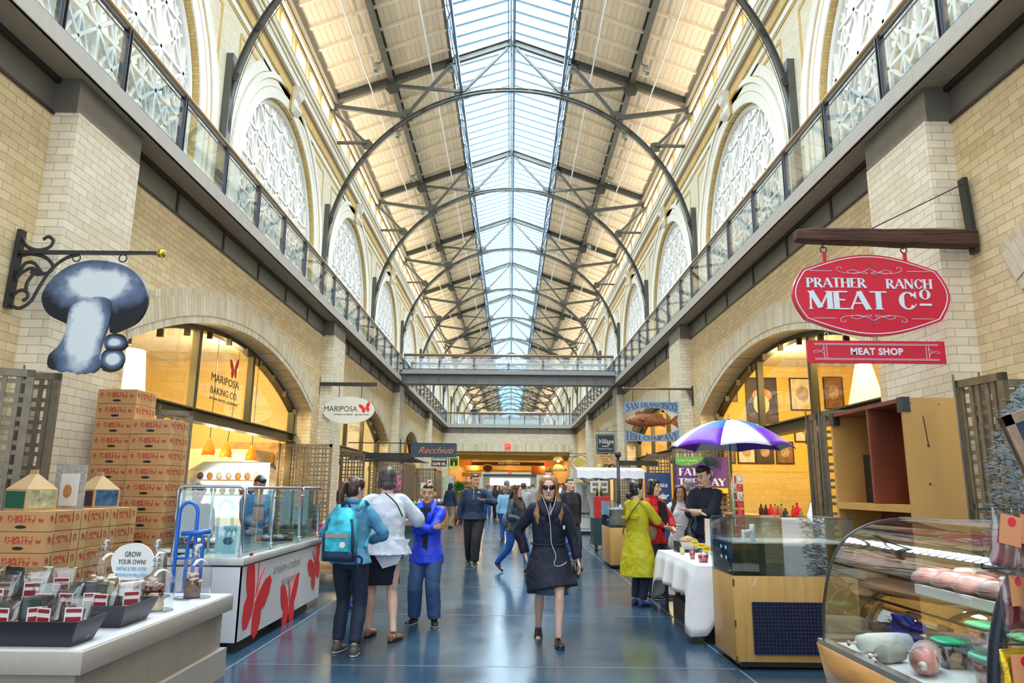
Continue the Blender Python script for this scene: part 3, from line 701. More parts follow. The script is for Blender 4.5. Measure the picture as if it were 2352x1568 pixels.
MB().lathe([(.36, 0), (.16, .9)], n=28).build('lamp_shade', mat('glowing_yellow_shade', (1, .75, .3), .6, emis=(1, .72, .25), es=2.6), t, True)
MB().tube([(0, 0, .88), (0, 0, 2.0)], .012, 6).build('cord', M_dark, t)
t = thing('wall_mural', 'large bread photo mural with the letters OSA on the bakery party wall', 'mural', (0, 21.59, 0))
mu = MB().box(-8.3, -.02, .9, -6.2, 0, 2.83); mu.build('panel', mat('bread_print', (.62, .36, .16), .5, var=.5, scale=3, stretch=(1, 1, 1.4)), t)
text('OSA', .20, M_black, t, (-7.25, -.03, 2.12), width=.85, name='lettering', shear=.1)
t = thing('display_hood', 'white curved display alcove with bread shelves in the bakery', 'cabinet', (-8.42, 19.9, -.51)); t.scale = (1.33,)*3; MB().box(-.7, .1, .384, 1.15, 1.2, .9).build('base_cabinet', M_white, t)
h = MB(); P = [(1.15, 2.05), (1.15, 2.30), (-.7, 2.30), (-.7, .9), (-.35, .9), (-.35, 1.5), (-.2, 1.85), (.1, 2.03)]
h.prism(P, 'y', 0, 1.2); bevel(h.build('hood', mat('hood_cream', (.88, .78, .52), .5), t), .02)
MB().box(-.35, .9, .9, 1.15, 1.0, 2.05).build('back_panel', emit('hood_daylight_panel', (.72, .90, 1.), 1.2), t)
for z in (1.35, 1.65): MB().box(-.33, .3, z, 1.1, .9, z+.03).build('shelf', M_chrome, t)
rk = random.Random(3)
Mb = [mat('pack_purple', (.10, .06, .12), .3), mat('pack_white', (.75, .76, .78), .3), mat('pack_red', (.6, .05, .04), .4), mat('bread_crust', (.62, .36, .13), .6, var=.3, scale=12)]
for k in range(14):
    x = -6.35+.1*k; z = 1.38 if k % 2 else 1.68
    o = MB().ball((0, 0, .07), .07, 8, 6, rz=.08, ry=.05).build('bread_pack', Mb[rk.choice((0, 1, 3))], smooth=True, loc=(-8.42+(x+6.2)*1.33, 20.56, 1.33*(z+.003)-.51)); o.scale = (1.33,)*3; tag(o, 'wrapped bread pack on the glowing bakery alcove shelf', 'bread pack', 'wrapped packs on the bakery alcove shelves')
t = thing('bread_rack', 'wire bread rack with paper bags against the bakery wall', 'rack', (-6.6, 13.4, 0))
for z in (1.15, 1.45, 1.75):
    MB().box(-.5, 0, z, .25, .4, z+.02).build('shelf', M_chrome, t)
for x in (-.5, .25): MB().box(x-.015, 0, 0, x+.015, .03, 2.05).build('post', M_chrome, t)
for k in range(8):
    o = MB().prism([(0, 0), (.07, 0), (.11, .24), (.03, .26)], 'y', 0, .2).build('paper_bag', mat('kraft_bag', (.72, .52, .24), .7), loc=(-7.05+.09*k, 13.5, 1.772)); tag(o, 'upright kraft paper bag on the top of the bakery rack', 'paper bag', 'kraft bags on the bakery rack')

# writing on the left transom
M_brown = mat('brown_lettering', (.10, .05, .03), .5); M_sred = mat('butterfly_red', (.80, .015, .02), .4)
rz = PI/2
t = thing('window_lettering', 'bakery name and red butterfly painted on the left transom glass', 'lettering', (-6.165, 15.65, 3.0))
text('MARIPOSA', .17, M_brown, t, (0, 0, .80), (PI/2, 0, rz), width=1.55, ext=.003)
text('BAKING CO.', .15, M_brown, t, (0, 0, .53), (PI/2, 0, rz), width=1.5, ext=.003)
text('ARTISAN-CRAFTED \u00b7 GLUTEN-FREE', .055, M_brown, t, (0, 0, .36), (PI/2, 0, rz), width=1.55, ext=.003)
def butterfly(parent, org, u, v, n, s, m, ant=True, name='butterfly'):
    """flat solid butterfly emblem; org, unit vectors u (wing axis) and v (up), n normal"""
    org, u, v, n = Vector(org), Vector(u), Vector(v), Vector(n); b = MB()
    W = [(.02, -.05), (.12, .18), (.30, .42), (.50, .55), (.62, .50), (.60, .28), (.50, .08), (.36, -.04), (.42, -.18), (.38, -.38), (.26, -.50), (.12, -.44), (.03, -.22)]
    for q in (-1, 1):
        P = [org+u*(q*x*s)+v*(y*s) for x, y in W]
        b.add([p+n*.004 for p in P]+[p for p in P], [list(range(13)), list(range(25, 12, -1))]+[(i, i+13, (i+1) % 13+13, (i+1) % 13) for i in range(13)])
    if ant:
        for q in (-1, 1): b.tube([org+v*(.05*s)+n*.003, org+v*(.35*s)+u*(q*.05*s)+n*.003, org+v*(.55*s)+u*(q*.16*s)+n*.003], .006*s+.0008, 5)
    return b.build(name, m, parent)
butterfly(t, (0, .42, 1.15), Vector((0, .6, .1)).normalized(), (0, -.1, 1), (1, 0, 0), .42, M_sred, False)
# chocolate shop transom script
t = thing('window_lettering', 'white script lettering on the second left shop transom', 'lettering', (-6.165, 29.0, 3.6))
text('Recchiuti', .3, M_white, t, (0, 0, .3), (PI/2, 0, rz), width=2.2, shear=.4, ext=.003)
t = thing('awning', 'black ribbed metal awning over the second left shopfront', 'awning', (-5.6, 26, 2.6))
a = MB()
for i in range(7): a.prism([(0+i*.32, .10-i*.01), (.16+i*.32, .16-i*.01), (.32+i*.32, .09-i*.01), (.32+i*.32, .05-i*.01), (0+i*.32, .05-i*.01)], 'y', 0, 5.2)
a.build('ribbed_roof', mat('black_awning', (.015, .018, .03), .35, .3), t); MB().box(-.0, -.04, -.05, 2.3, 0, .17).build('edge', M_dark, t)
for y in (.3, 2.6, 4.9): MB().box(-.62, y-.03, .02, .05, y+.03, .10).build('arm', M_dark, t)
# ------------------------------------------------------------------ serif capitals drawn with strokes
SG = {'A': (.86, 'd.43,1,.06,0,t d.43,1,.8,0,T h.2,.66,.34'), 'C': (.86, 'c.46,.5,.40,.5,40,320'), 'E': (.66, 'v.14 h.14,.62,.975 h.14,.5,.52 h.14,.64,.025'), 'F': (.6, 'v.14 h.14,.6,.975 h.14,.5,.5'),
      'H': (.84, 'v.14 v.70 h.14,.70,.5'), 'I': (.3, 'v.15'), 'M': (1.06, 'd.12,1,.10,0,t d.14,1,.52,.08,T d.9,1,.52,.08,t v.93'), 'N': (.88, 'u.13 d.12,1,.76,0,T u.76'),
      'O': (.94, 'c.47,.5,.42,.5,0,360'), 'P': (.68, 'v.14 b.14,.73,.48,.26'), 'R': (.78, 'v.14 b.14,.73,.48,.26 d.34,.48,.72,0,T'), 'S': (.62, 's.31'), 'T': (.76, 'v.38 h.02,.74,.975'),
      'U': (.84, 'k.14,.68'), 'Y': (.8, 'd.06,1,.4,.45,T d.76,1,.4,.45,t w.4,.45'), 'W': (1.16, 'd.05,1,.33,0,T d.58,1,.33,0,t d.58,1,.85,0,T d.1.12,1,.85,0,t'), 'X': (.8, 'd.08,1,.72,0,T d.72,1,.08,0,t'), 'D': (.84, 'v.14 c.32,.5,.44,.5,-90,90'), 'L': (.62, 'v.14 h.14,.6,.03')}
def serif_poly(ch, wt, th=.055, serif=.09):
    """list of 2D polygons for a capital of unit height"""
    P = []
    def ln(x0, y0, x1, y1, w):
        d = Vector((x1-x0, y1-y0)).normalized(); n = Vector((-d.y, d.x))*w/2
        P.append([(x0+n.x, y0+n.y), (x0-n.x, y0-n.y), (x1-n.x, y1-n.y), (x1+n.x, y1+n.y)])
    def sf(x, y, w):
        y0, y1 = (y, y+.045) if y < .5 else (y-.045, y); P.append([(x-w/2-serif, y0), (x+w/2+serif, y0), (x+w/2+serif, y1), (x-w/2-serif, y1)])
    def arcp(cx, cy, rx, ry, a0, a1, flip=False):
        n = 18; 
        for i in range(n):
            q = []
            for t in (i, i+1):
                a = math.radians(a0+(a1-a0)*t/n); w_ = th+(wt-th)*abs(math.cos(a))**1.3
                q.append(((cx+rx*math.cos(a), cy+ry*math.sin(a)), (cx+(rx-w_)*math.cos(a), cy+(ry-w_*.85)*math.sin(a))))
            P.append([q[0][0], q[1][0], q[1][1], q[0][1]])
    for tok in SG[ch][1].split():
        k, a = tok[0], tok[1:].split(','); f = [float(x) if x not in 'tT' else x for x in a]
        if k == 'v': ln(f[0], 0, f[0], 1, wt); sf(f[0], 0, wt); sf(f[0], 1, wt)
        elif k == 'u': ln(f[0], 0, f[0], 1, th*1.2); sf(f[0], 1, th); sf(f[0], 0, th)
        elif k == 'h': ln(f[0], f[2], f[1], f[2], th); 
        elif k == 'd':
            w_ = wt if f[4] == 'T' else th*1.1; ln(f[0], f[1], f[2], f[3], w_)
            for x, y in ((f[0], f[1]), (f[2], f[3])):
                if y in (0., 1.) and not (ch == 'A' and y == 1) and not (ch == 'W' and y == 0): sf(x, y, w_*.6)
        elif k == 'c':
            arcp(*f[:4], f[4], f[5])
            if ch == 'C': P.append([(.70, .78), (.80, .62), (.84, .62), (.84, 1.), (.80, 1.), (.76, .90)]); P.append([(.74, .2), (.78, .2), (.84, .34), (.80, .34)])
        elif k == 'b': arcp(f[0]+f[2]*.35, f[1], f[2]*.75, f[3], -90, 90); ln(f[0], f[1]+f[3]-.03, f[0]+f[2]*.36, f[1]+f[3]-.03, th); ln(f[0], f[1]-f[3]+.03, f[0]+f[2]*.36, f[1]-f[3]+.03, th)
        elif k == 's':
            pts = [(.54, .80), (.46, .94), (.31, .975), (.16, .91), (.10, .76), (.17, .62), (.31, .53), (.46, .44), (.54, .28), (.47, .10), (.31, .025), (.15, .07), (.08, .2)]
            for i in range(12):
                w_ = wt*.95 if 4 <= i <= 7 else th*1.5; ln(*pts[i], *pts[i+1], w_)
                P.append([(pts[i][0]+w_/2*math.cos(q*PI/3), pts[i][1]+w_/2*math.sin(q*PI/3)) for q in range(6)])
            P.append([(.52, .98), (.57, .98), (.58, .68), (.54, .68)]); P.append([(.05, .02), (.09, .02), (.09, .3), (.05, .3)])
        elif k == 'k':
            ln(f[0], .3, f[0], 1, wt); ln(f[1], .3, f[1], 1, th); sf(f[0], 1, wt); sf(f[1], 1, th)
            arcp((f[0]+f[1])/2-.01, .3, (f[1]-f[0])/2+wt/2-.01, .3, 180, 360)
        elif k == 'w': ln(f[0], 0, f[0], f[1], wt); sf(f[0], 0, wt)
    return P, SG[ch][0]
def serif(s, h, m, parent, loc, rz=0., width=None, wt=.19, th=.055, ext=.006, warp=None, name='lettering', gap=.02, serif_=.07):
    """loc is the centre of the baseline; letters stand in the xz plane facing -y; warp(x, z) -> z, in final units"""
    G = []; x = 0
    for ch in s:
        if ch == ' ': x += .42; continue
        P, w_ = serif_poly(ch, wt, th, serif_); G += [[(px+x, py) for px, py in p] for p in P]; x += w_+gap
    kx = (width/x) if width else h; b = MB()
    for gi, p in enumerate(G):
        q = []
        for px, py in p:
            X = (px-x/2)*kx; Z = py*h
            if warp: X, Z = warp(X, py)
            q.append((X, Z))
        e = ext+(gi % 5)*.0003
        n = len(q); b.add([(X, -e, Z) for X, Z in q]+[(X, 0, Z) for X, Z in q], [list(range(n))]+[(i, i+n, (i+1) % n+n, (i+1) % n) for i in range(n)])
    return b.build(name, m, parent, loc=loc)
def ring(b, c, r, t, axis='y', n=16):
    pts = [(c[0]+r*math.cos(2*PI*i/n), c[1], c[2]+r*math.sin(2*PI*i/n)) if axis == 'y' else (c[0], c[1]+r*math.cos(2*PI*i/n), c[2]+r*math.sin(2*PI*i/n)) for i in range(n)]
    return b.tube(pts, t, 6, closed=True)
def ribbon(pts, w_, m, parent, name, y=0., t=.004, n=6, closed=False):
    return MB().tube([(x, y, z) for x, z in pts], [(w_, t)]*len(pts), n, closed=closed, up=(0, 1, 0)).build(name, m, parent, True)
def smooth_path(pts, k=6):
    out = []
    P = [pts[0]]+list(pts)+[pts[-1]]
    for i in range(1, len(P)-2):
        for j in range(k):
            t = j/k; a, b_, c, d = [Vector(q) for q in P[i-1:i+3]]
            out.append(tuple(.5*((2*b_)+(c-a)*t+(2*a-5*b_+4*c-d)*t*t+(3*b_-a-3*c+d)*t**3)))
    return out+[tuple(pts[-1])]
M_sil = mat('silver_white_lettering', (.74, .82, .88), .4)
# ---- red meat shop sign
t = thing('hanging_sign_beam', 'rough wooden beam bracket on the right wall carrying the red signs', 'bracket', (0, 8.05, 0))
bm_ = MB(); rings = []
for i in range(13):
    x = 3.50+2.13*i/12; hh = .075+.035*i/12; z = 4.52-.02*i/12; e = .8 if i in (0,) else 1.
    rings.append([(x+R.uniform(-.02, .02)*(i == 0), a*.09*e+R.uniform(-.006, .006), z+b_*hh*e+R.uniform(-.008, .008)) for a, b_ in ((-1, -.8), (-.7, -1), (.7, -1), (1, -.8), (1, .8), (.7, 1), (-.7, 1), (-1, .8))])
bm_.loft(rings).build('beam', mat('weathered_beam', (.075, .028, .016), .75, var=.55, scale=9, stretch=(.25, 4, 4), bump=.6), t)
pl = MB().bar((5.62, 0, 4.33), (5.58, 0, 5.27), .12, .05, up=(1, 0, 0)); pl.build('wall_plate', M_dark, t)
MB().tube([(5.58, -.04, 5.2), (4.42, -.02, 4.62)], .007, 5).build('stay_wire', M_black, t)
for x in (3.83, 4.78): b = MB(); b.tube([(x, 0, 4.47), (x+.02, 0, 4.42), (x-.02, 0, 4.40), (x, 0, 4.37)], .009, 5); ring(b, (x, 0, 4.355), .035, .008); b.build('hook', M_dark, t, True)
t = thing('shop_sign', 'large red hanging sign of the ranch meat company with silver lettering', 'sign', (4.335, 8.05, 3.80))
W2, H2 = .915, .315
out = [(-W2*.86, -.30), *[(-W2*.86+2*W2*.86*i/16, -.30-.19*math.sin(PI*i/16)) for i in range(1, 16)], (W2*.86, -.30), *[(W2*.86+.14*W2*math.sin(PI*i/10), -.30+.60*i/10) for i in range(1, 10)], (W2*.86, .30), *[(W2*.86-2*W2*.86*i/16, .30+.19*math.sin(PI*i/16)) for i in range(1, 16)], (-W2*.86, .30), *[(-W2*.86-.14*W2*math.sin(PI*i/10), .30-.60*i/10) for i in range(1, 10)]]
MB().prism(out, 'y', -.025, .025).build('board', M_red, t)
ribbon([(x*.965, z*.945) for x, z in out], .007, M_sil, t, 'border_line', -.027, closed=True)
serif('PRATHER', .115, M_sil, t, (-.40, -.026, .085), width=.70, wt=.22, th=.07); serif('RANCH', .115, M_sil, t, (.45, -.026, .078), width=.54, wt=.22, th=.07)
serif('MEAT', .215, M_sil, t, (-.28, -.026, -.175), width=.93, wt=.24, th=.075); serif('C', .215, M_sil, t, (.41, -.026, -.175), width=.23, wt=.24, th=.075); serif('O', .12, M_sil, t, (.62, -.026, -.05), width=.15, wt=.24, th=.08)
MB().box(.55, -.031, -.125, .69, -.026, -.10).build('underline', M_sil, t)
def flourish(z, f, parent):
    for q in (-1, 1):
        p = smooth_path([(0, .085), (q*.03, .05), (q*.0, .03), (-q*.03, .05), (0, .085)], 5)
        ribbon([(x, z+f*y) for x, y in p], .0028, M_sil, parent, 'flourish', -.027)
        p = smooth_path([(0, .03), (q*.10, -.02), (q*.2, -.035), (q*.26, -.01), (q*.18, .01), (q*.07, -.035), (q*.02, -.03), (q*.07, -.012), (q*.2, -.03), (q*.30, -.025), (q*.37, .0), (q*.38, .04), (q*.33, .045), (q*.33, .02)], 5)
        ribbon([(x, z+f*y) for x, y in p], .0028, M_sil, parent, 'flourish', -.027)
        MB().box(q*.44, -.031, z-.005, q*.70, -.026, z).build('rule_line', M_sil, parent)
flourish(.29, 1, t); flourish(-.28, -1, t)
for x in (-.5, .45): b = MB().box(x-.02, -.01, .41, x+.02, .01, .53); b.build('strap', M_red, t)
t = thing('shop_sign', 'narrow red hanging sign reading MEAT SHOP below the big red sign', 'sign', (4.335, 8.05, 3.125), rz=0)
MB().box(-.79, -.02, -.13, .79, .02, .13).build('board', M_red, t)
text('MEAT SHOP', .075, M_sil, t, (0, -.022, .0), width=.60, bold=.004, space=1.1)
for z in (-.093, -.08, .08, .093): MB().box(-.71, -.025, z-.0022, .71, -.02, z+.0022).build('rule_line', M_sil, t)
for q in (-1, 1):
    for x in (.57, .60): MB().box(q*x-.002, -.025, -.08, q*x+.002, -.02, .08).build('rule_line', M_sil, t)
    ribbon(smooth_path([(q*.60, .05), (q*.64, 0), (q*.72, -.012), (q*.70, .012), (q*.63, 0), (q*.60, -.05)], 5), .0022, M_sil, t, 'flourish', -.023)
for x in (-.55, .60): b = MB().tube([(x, 0, .13), (x, 0, .19)], .004, 5); ring(b, (x, 0, .21), .02, .004); b.tube([(x, 0, .23), (x, 0, .31)], .004, 5); b.build('chain_link', M_chrome, t, True)
# ---- mushroom sign with wrought bracket
t = thing('scroll_bracket', 'black wrought-iron scroll bracket with a gold knob on the left wall', 'bracket', (0, 7.95, 0))
MB().bar((-5.63, 0, 3.52), (-5.60, 0, 4.46), .1, .05, up=(1, 0, 0)).build('wall_plate', M_dark, t)
MB().box(-5.62, -.02, 4.17, -4.0, .02, 4.215).build('bar', M_dark, t)
MB().ball((-3.94, 0, 4.19), .055, 14, 10).build('knob', mat('gold_knob', (.65, .42, .06), .25, .9), t, True)
def scroll(pts, nm='scroll'): return MB().tube([(x, 0, z) for x, z in smooth_path(pts, 6)], [(.022, .007)]*((len(pts)-1)*6+1), 8, up=(0, 1, 0)).build(nm, M_dark, t, True)
scroll([(-5.60, 3.56), (-5.5, 3.52), (-5.38, 3.6), (-5.3, 3.78), (-5.2, 3.98), (-5.05, 4.12), (-4.9, 4.17)])
scroll([(-5.60, 4.4), (-5.52, 4.27), (-5.38, 4.22), (-5.25, 4.26), (-5.22, 4.34), (-5.28, 4.385), (-5.34, 4.35)])
scroll([(-5.60, 4.14), (-5.45, 4.17), (-5.28, 4.13), (-5.18, 4.03), (-5.22, 3.95), (-5.35, 3.93), (-5.43, 3.96)])
scroll([(-5.60, 3.85), (-5.52, 3.95), (-5.42, 4.0), (-5.34, 3.95), (-5.30, 3.92)]); scroll([(-5.62, 3.85), (-5.55, 3.97), (-5.5, 4.06), (-5.4, 4.06), (-5.3, 3.95)])
scroll([(-5.60, 3.66), (-5.52, 3.73), (-5.44, 3.72), (-5.42, 3.65), (-5.47, 3.61)]); scroll([(-5.38, 3.95), (-5.45, 3.82), (-5.44, 3.70)])
b = MB()
for x in (-4.92, -4.38): ring(b, (x, 0, 4.13), .045, .008)
b.build('ring', M_dark, t, True)
t = thing('mushroom_sign', 'cut-out hanging sign painted as a big grey-blue mushroom with a small one', 'sign', (-4.63, 7.95, 2.78))
def msh(nm, c0, c1, cen, sc_, sh=.9):
    """hand painted shading is the painted artwork of the sign itself"""
    m, nt, b_ = _nt(nm); tc = nt.nodes.new('ShaderNodeTexCoord'); mp = nt.nodes.new('ShaderNodeMapping'); mp.vector_type = 'TEXTURE'
    mp.inputs['Location'].default_value = (cen[0], 0, cen[1]); mp.inputs['Scale'].default_value = (sc_[0], 10, sc_[1])
    ln_ = nt.nodes.new('ShaderNodeVectorMath'); ln_.operation = 'LENGTH'; n = nt.nodes.new('ShaderNodeTexNoise'); n.inputs['Scale'].default_value = 7; n.inputs['Detail'].default_value = 6
    ad = nt.nodes.new('ShaderNodeMath'); ad.operation = 'MULTIPLY_ADD'; ad.inputs[1].default_value = .75; cr = nt.nodes.new('ShaderNodeValToRGB')
    e = cr.color_ramp.elements; e[0].position = .95; e[0].color = (*c0, 1); e[1].position = 1.5; e[1].color = (*c1, 1); q = e.new(1.15); q.color = (c0[0]*.25, c0[1]*.32, c0[2]*.5, 1)
    nt.links.new(tc.outputs['Object'], mp.inputs[0]); nt.links.new(mp.outputs[0], ln_.inputs[0]); nt.links.new(tc.outputs['Object'], n.inputs[0])
    nt.links.new(n.outputs['Fac'], ad.inputs[0]); nt.links.new(ln_.outputs['Value'], ad.inputs[2]); nt.links.new(ad.outputs[0], cr.inputs[0])
    cr.color_ramp.elements[0].position = .55; cr.color_ramp.elements[1].position = .95; cr.color_ramp.elements[2].position = 1.0
    mr = nt.nodes.new('ShaderNodeMapRange'); mr.inputs[1].default_value = .3; mr.inputs[2].default_value = 1.9; nt.links.new(ad.outputs[0], mr.inputs[0]); nt.links.new(mr.outputs[0], cr.inputs[0])
    e = cr.color_ramp.elements; e[0].position = .46; e[0].color = (*c0, 1); e[1].position = .64; e[1].color = (.14, .20, .34, 1); e[2].position = .97; e[2].color = (*c1, 1)
    nt.links.new(cr.outputs[0], b_.inputs['Base Color']); b_.inputs['Roughness'].default_value = .45; return m
rough_ = random.Random(5)
cap = [(-.27, .55), (-.50, .66), (-.60, .80), (-.61, .93), (-.52, 1.10), (-.36, 1.24), (-.15, 1.31), (.06, 1.31), (.30, 1.25), (.48, 1.12), (.58, .95), (.60, .78), (.52, .60), (.36, .50), (.22, .46), (.19, .62), (.0, .72), (-.15, .70)]
capp = smooth_path(cap+[cap[0]], 4)[:-1]
MB().prism(capp, 'y', -.02, .02).build('cap', msh('painted_mushroom_cap', (.72, .78, .80), (.008, .012, .02), (.02, 1.02), (.45, .235)), t)
stem = smooth_path([(-.44, .10), (-.40, .03), (-.25, .01), (-.1, -.01), (.05, 0), (.14, .04), (.17, .10), (.13, .22), (.16, .42), (.20, .6), (.19, .82), (.05, .88), (-.12, .84), (-.27, .74), (-.28, .5), (-.33, .32), (-.43, .2), (-.44, .10)], 4)[:-1]
stem = [(x, z+(rough_.uniform(-.012, .012) if z < .1 else 0)) for x, z in stem]
MB().prism(stem, 'y', -.028, .01).build('stem', msh('painted_mushroom_stem', (.74, .80, .84), (.012, .014, .02), (-.08, .47), (.25, .50)), t)
sm = smooth_path([(.17, .33), (.19, .42), (.28, .45), (.38, .43), (.43, .36), (.41, .28), (.33, .25), (.22, .25), (.17, .33)], 4)[:-1]
MB().prism(sm, 'y', -.026, .012).build('small_cap', msh('painted_small_cap', (.72, .78, .80), (.01, .014, .025), (.29, .35), (.09, .055)), t)
ss = smooth_path([(.17, .10), (.16, .2), (.20, .26), (.3, .28), (.39, .24), (.42, .15), (.38, .05), (.28, .01), (.19, .03), (.17, .10)], 4)[:-1]
MB().prism(ss, 'y', -.024, .010).build('small_stem', msh('painted_small_stem', (.74, .8, .84), (.02, .02, .018), (.29, .15), (.09, .08)), t)
# ---- oval bakery sign
t = thing('sign_bracket', 'plain black bar bracket holding the white oval sign', 'bracket', (0, 21.5, 0))
MB().box(-5.72, -.03, 4.28, -5.66, .03, 4.82).build('wall_plate', M_dark, t); MB().box(-5.66, -.03, 4.55, -3.93, .03, 4.66).build('bar', M_dark, t)
b = MB(); b.tube([(-5.06, 0, 4.55), (-5.06, 0, 4.15)], .012, 5); b.tube([(-4.38, 0, 4.55), (-4.38, 0, 4.15)], .012, 5); b.build('hanger', M_dark, t)
t = thing('shop_sign', 'white oval bakery sign with a red butterfly', 'sign', (-4.745, 21.5, 3.82))
MB().prism(arc(0, 0, .775, .41, 0, 2*PI, 48)[:-1], 'y', -.03, .03).build('board', mat('sign_ivory', (.80, .79, .70), .4), t)
text('MARIPOSA', .16, M_brown, t, (-.24, -.032, .03), width=1.0); text('artisan-crafted \u00b7 gluten-free', .055, M_brown, t, (.10, -.032, -.13), width=1.05)
butterfly(t, (.50, -.032, .07), Vector((.9, 0, .25)).normalized(), Vector((-.25, 0, .9)).normalized(), (0, -1, 0), .28, M_sred, False)
# ---- fish company sign
M_sblue = mat('sign_sky_blue', (.14, .34, .62), .5, var=.08); M_rust = mat('rust_brown_letter', (.16, .045, .03), .5)
t = thing('sign_bracket', 'brown round bar bracket with ball end holding the fish sign', 'bracket', (0, 21.5, 0))
b = MB().tube([(5.64, 0, 4.56), (3.58, 0, 4.56)], .03, 10); b.ball((3.56, 0, 4.56), .055, 10, 8); b.build('bar', mat('bracket_brown', (.20, .11, .07), .4, .4), t, True)
MB().prism([(5.64, 4.54), (5.45, 4.54), (5.62, 4.2)], 'y', -.015, .015).build('gusset', MATS['bracket_brown'], t); MB().box(5.62, -.04, 4.05, 5.66, .04, 4.65).build('wall_plate', M_dark, t)
t = thing('shop_sign', 'blue fish company sign with a carved brown fish between two bands', 'sign', (4.38, 21.5, 3.57))
for x in (-.55, .55): MB().tube([(x, 0, .59), (x, 0, .98)], .01, 5).build('hanger', M_dark, t)
top = [(-.81, .59), (-.81, .24)]+[(-.81+1.62*i/20, .24+.17*math.sin(PI*i/20)) for i in range(1, 20)]+[(.81, .24), (.81, .59)]
MB().prism(top, 'y', -.025, .025).build('upper_band', M_sblue, t)
bot = [(x, -z) for x, z in top]; MB().prism(bot, 'y', -.025, .025).build('lower_band', M_sblue, t)
def wu(x, v): lo = .27+.17*math.cos(PI*x/1.62); return (x, lo+v*(.56-lo))
def wl(x, v): hi = -.27-.17*math.cos(PI*x/1.62); return (x, -.56+v*(hi+.56))
serif('SAN FRANCISCO', 1, M_rust, t, (0, -.026, 0), width=1.54, wt=.2, th=.06, warp=wu); serif('FISH COMPANY', 1, M_rust, t, (0, -.026, 0), width=1.54, wt=.2, th=.06, warp=wl)
f_ = MB(); rings = []
prof = [(-.80, .015, .0), (-.76, .05, -.0), (-.68, .09, .005), (-.55, .15, .02), (-.4, .185, .03), (-.2, .20, .035), (0, .19, .03), (.2, .155, .02), (.38, .105, .0), (.5, .07, -.01), (.58, .055, -.01)]
for x, r_, zc in prof: rings.append([(x, -.0+.10*(r_/.2)*math.cos(a), zc+r_*math.sin(a)) for a in [2*PI*i/18 for i in range(18)]])
M_fish = mat('carved_fish_copper', (.26, .085, .03), .42, .25, var=.35, scale=16, bump=.5)
fb = f_.loft(rings).build('fish_body', M_fish, t, True)
fn = MB().prism([(.54, .03), (.70, .16), (.80, .20), (.76, .05), (.80, -.20), (.68, -.11), (.54, -.05)], 'y', -.02, .02); fn.build('tail_fin', M_fish, t)
fd = MB().prism([(-.48, .18), (-.50, .26), (-.46, .28), (-.44, .33), (-.40, .29), (-.38, .34), (-.34, .29), (-.30, .31), (-.27, .25), (-.22, .22), (-.2, .2)], 'y', -.015, .015); fd.build('dorsal_fin', M_fish, t)
MB().prism([(.1, .2), (.2, .24), (.32, .22), (.35, .12)], 'y', -.015, .015).build('dorsal_fin', M_fish, t)
MB().prism([(-.5, -.14), (-.46, -.25), (-.4, -.16)], 'y', -.015, .015).build('pelvic_fin', M_fish, t); MB().prism([(.22, -.12), (.4, -.18), (.42, -.07)], 'y', -.015, .015).build('anal_fin', M_fish, t)
MB().tube([(-.40, -.10, .06), (-.25, -.12, .02), (-.22, -.11, .05)], [.02, .045, .01], 8).build('pectoral_fin', M_fish, t, True); MB().ball((-.66, -.05, .04), .022, 8, 6).build('eye', M_black, t, True)
# ---- village market sign, teapot, others
M_navy = mat('navy_board', (.012, .03, .06), .45); M_tan = mat('tan_wood_plaque', (.60, .38, .18), .55, var=.1)
t = thing('shop_sign', 'square navy market sign with tan plaques below', 'sign', (4.75, 35, 3.36))
MB().box(-.45, -.03, -.1, .45, .03, .83).build('board', M_navy, t)
for (a, b_, c, d) in ((-.41, .78, .41, .79), (-.41, -.06, .41, -.05)): MB().box(a, -.034, b_, c, -.03, d).build('border_line', M_white, t)
for x in (-.41, .40): MB().box(x, -.034, -.05, x+.01, -.03, .78).build('border_line', M_white, t)
text('Village', .22, M_white, t, (0, -.034, .48), width=.7, shear=.4); text('MARKET', .07, M_white, t, (0, -.034, .25), width=.34); text('SPECIALTY FOODS', .055, M_white, t, (0, -.034, .12), width=.62)
MB().box(-.46, -.03, -.34, .46, .03, -.14).build('plaque', M_tan, t); MB().box(-.46, -.03, -.58, .46, .03, -.38).build('plaque', M_tan, t)
text('CRAFT BEER', .08, M_brown, t, (0, -.034, -.24), width=.62); text('& PASTA', .08, M_brown, t, (0, -.034, -.48), width=.4)
t2 = thing('scroll_bracket', 'thin black scroll bracket above the navy market sign', 'bracket', (0, 35, 0))
b = MB().bar((4.28, 0, 4.33), (5.66, 0, 4.33), .02); b.bar((4.5, 0, 4.36), (5.6, 0, 4.75), .015); b.bar((5.6, 0, 4.2), (5.6, 0, 4.9), .05)
for x in (4.4, 4.8, 5.5): ring(b, (x, 0, 4.42), .06, .008)
for x in (4.45, 5.05): b.bar((x, 0, 4.19), (x, 0, 4.33), .012)
b.build('bar', M_dark, t2)
M_ylw = mat('teapot_yellow', (.72, .58, .12), .5)
t = thing('shop_sign', 'yellow teapot sign in a thin red ring on a twisted bracket', 'sign', (4.83, 49, 3.3))
MB().tube([(.62*math.cos(a), 0, .52*math.sin(a)) for a in [2*PI*i/28 for i in range(28)]], .02, 6, closed=True).build('ring', mat('maroon', (.2, .02, .05), .5), t, True)
tp = smooth_path([(-.62, .12), (-.45, .1), (-.3, .18), (-.1, .3), (.05, .36), (.2, .26), (.42, .14), (.3, -.1), (.1, -.22), (-.1, -.26), (-.3, -.16), (-.45, -.02), (-.62, .12)], 3)[:-1]
MB().prism(tp, 'y', -.03, .03).build('teapot', M_ylw, t); MB().tube([(.4, 0, .1), (.55, 0, .2), (.6, 0, .1), (.5, 0, .0), (.38, 0, -.02)], .03, 6).build('teapot_handle', M_ylw, t, True)
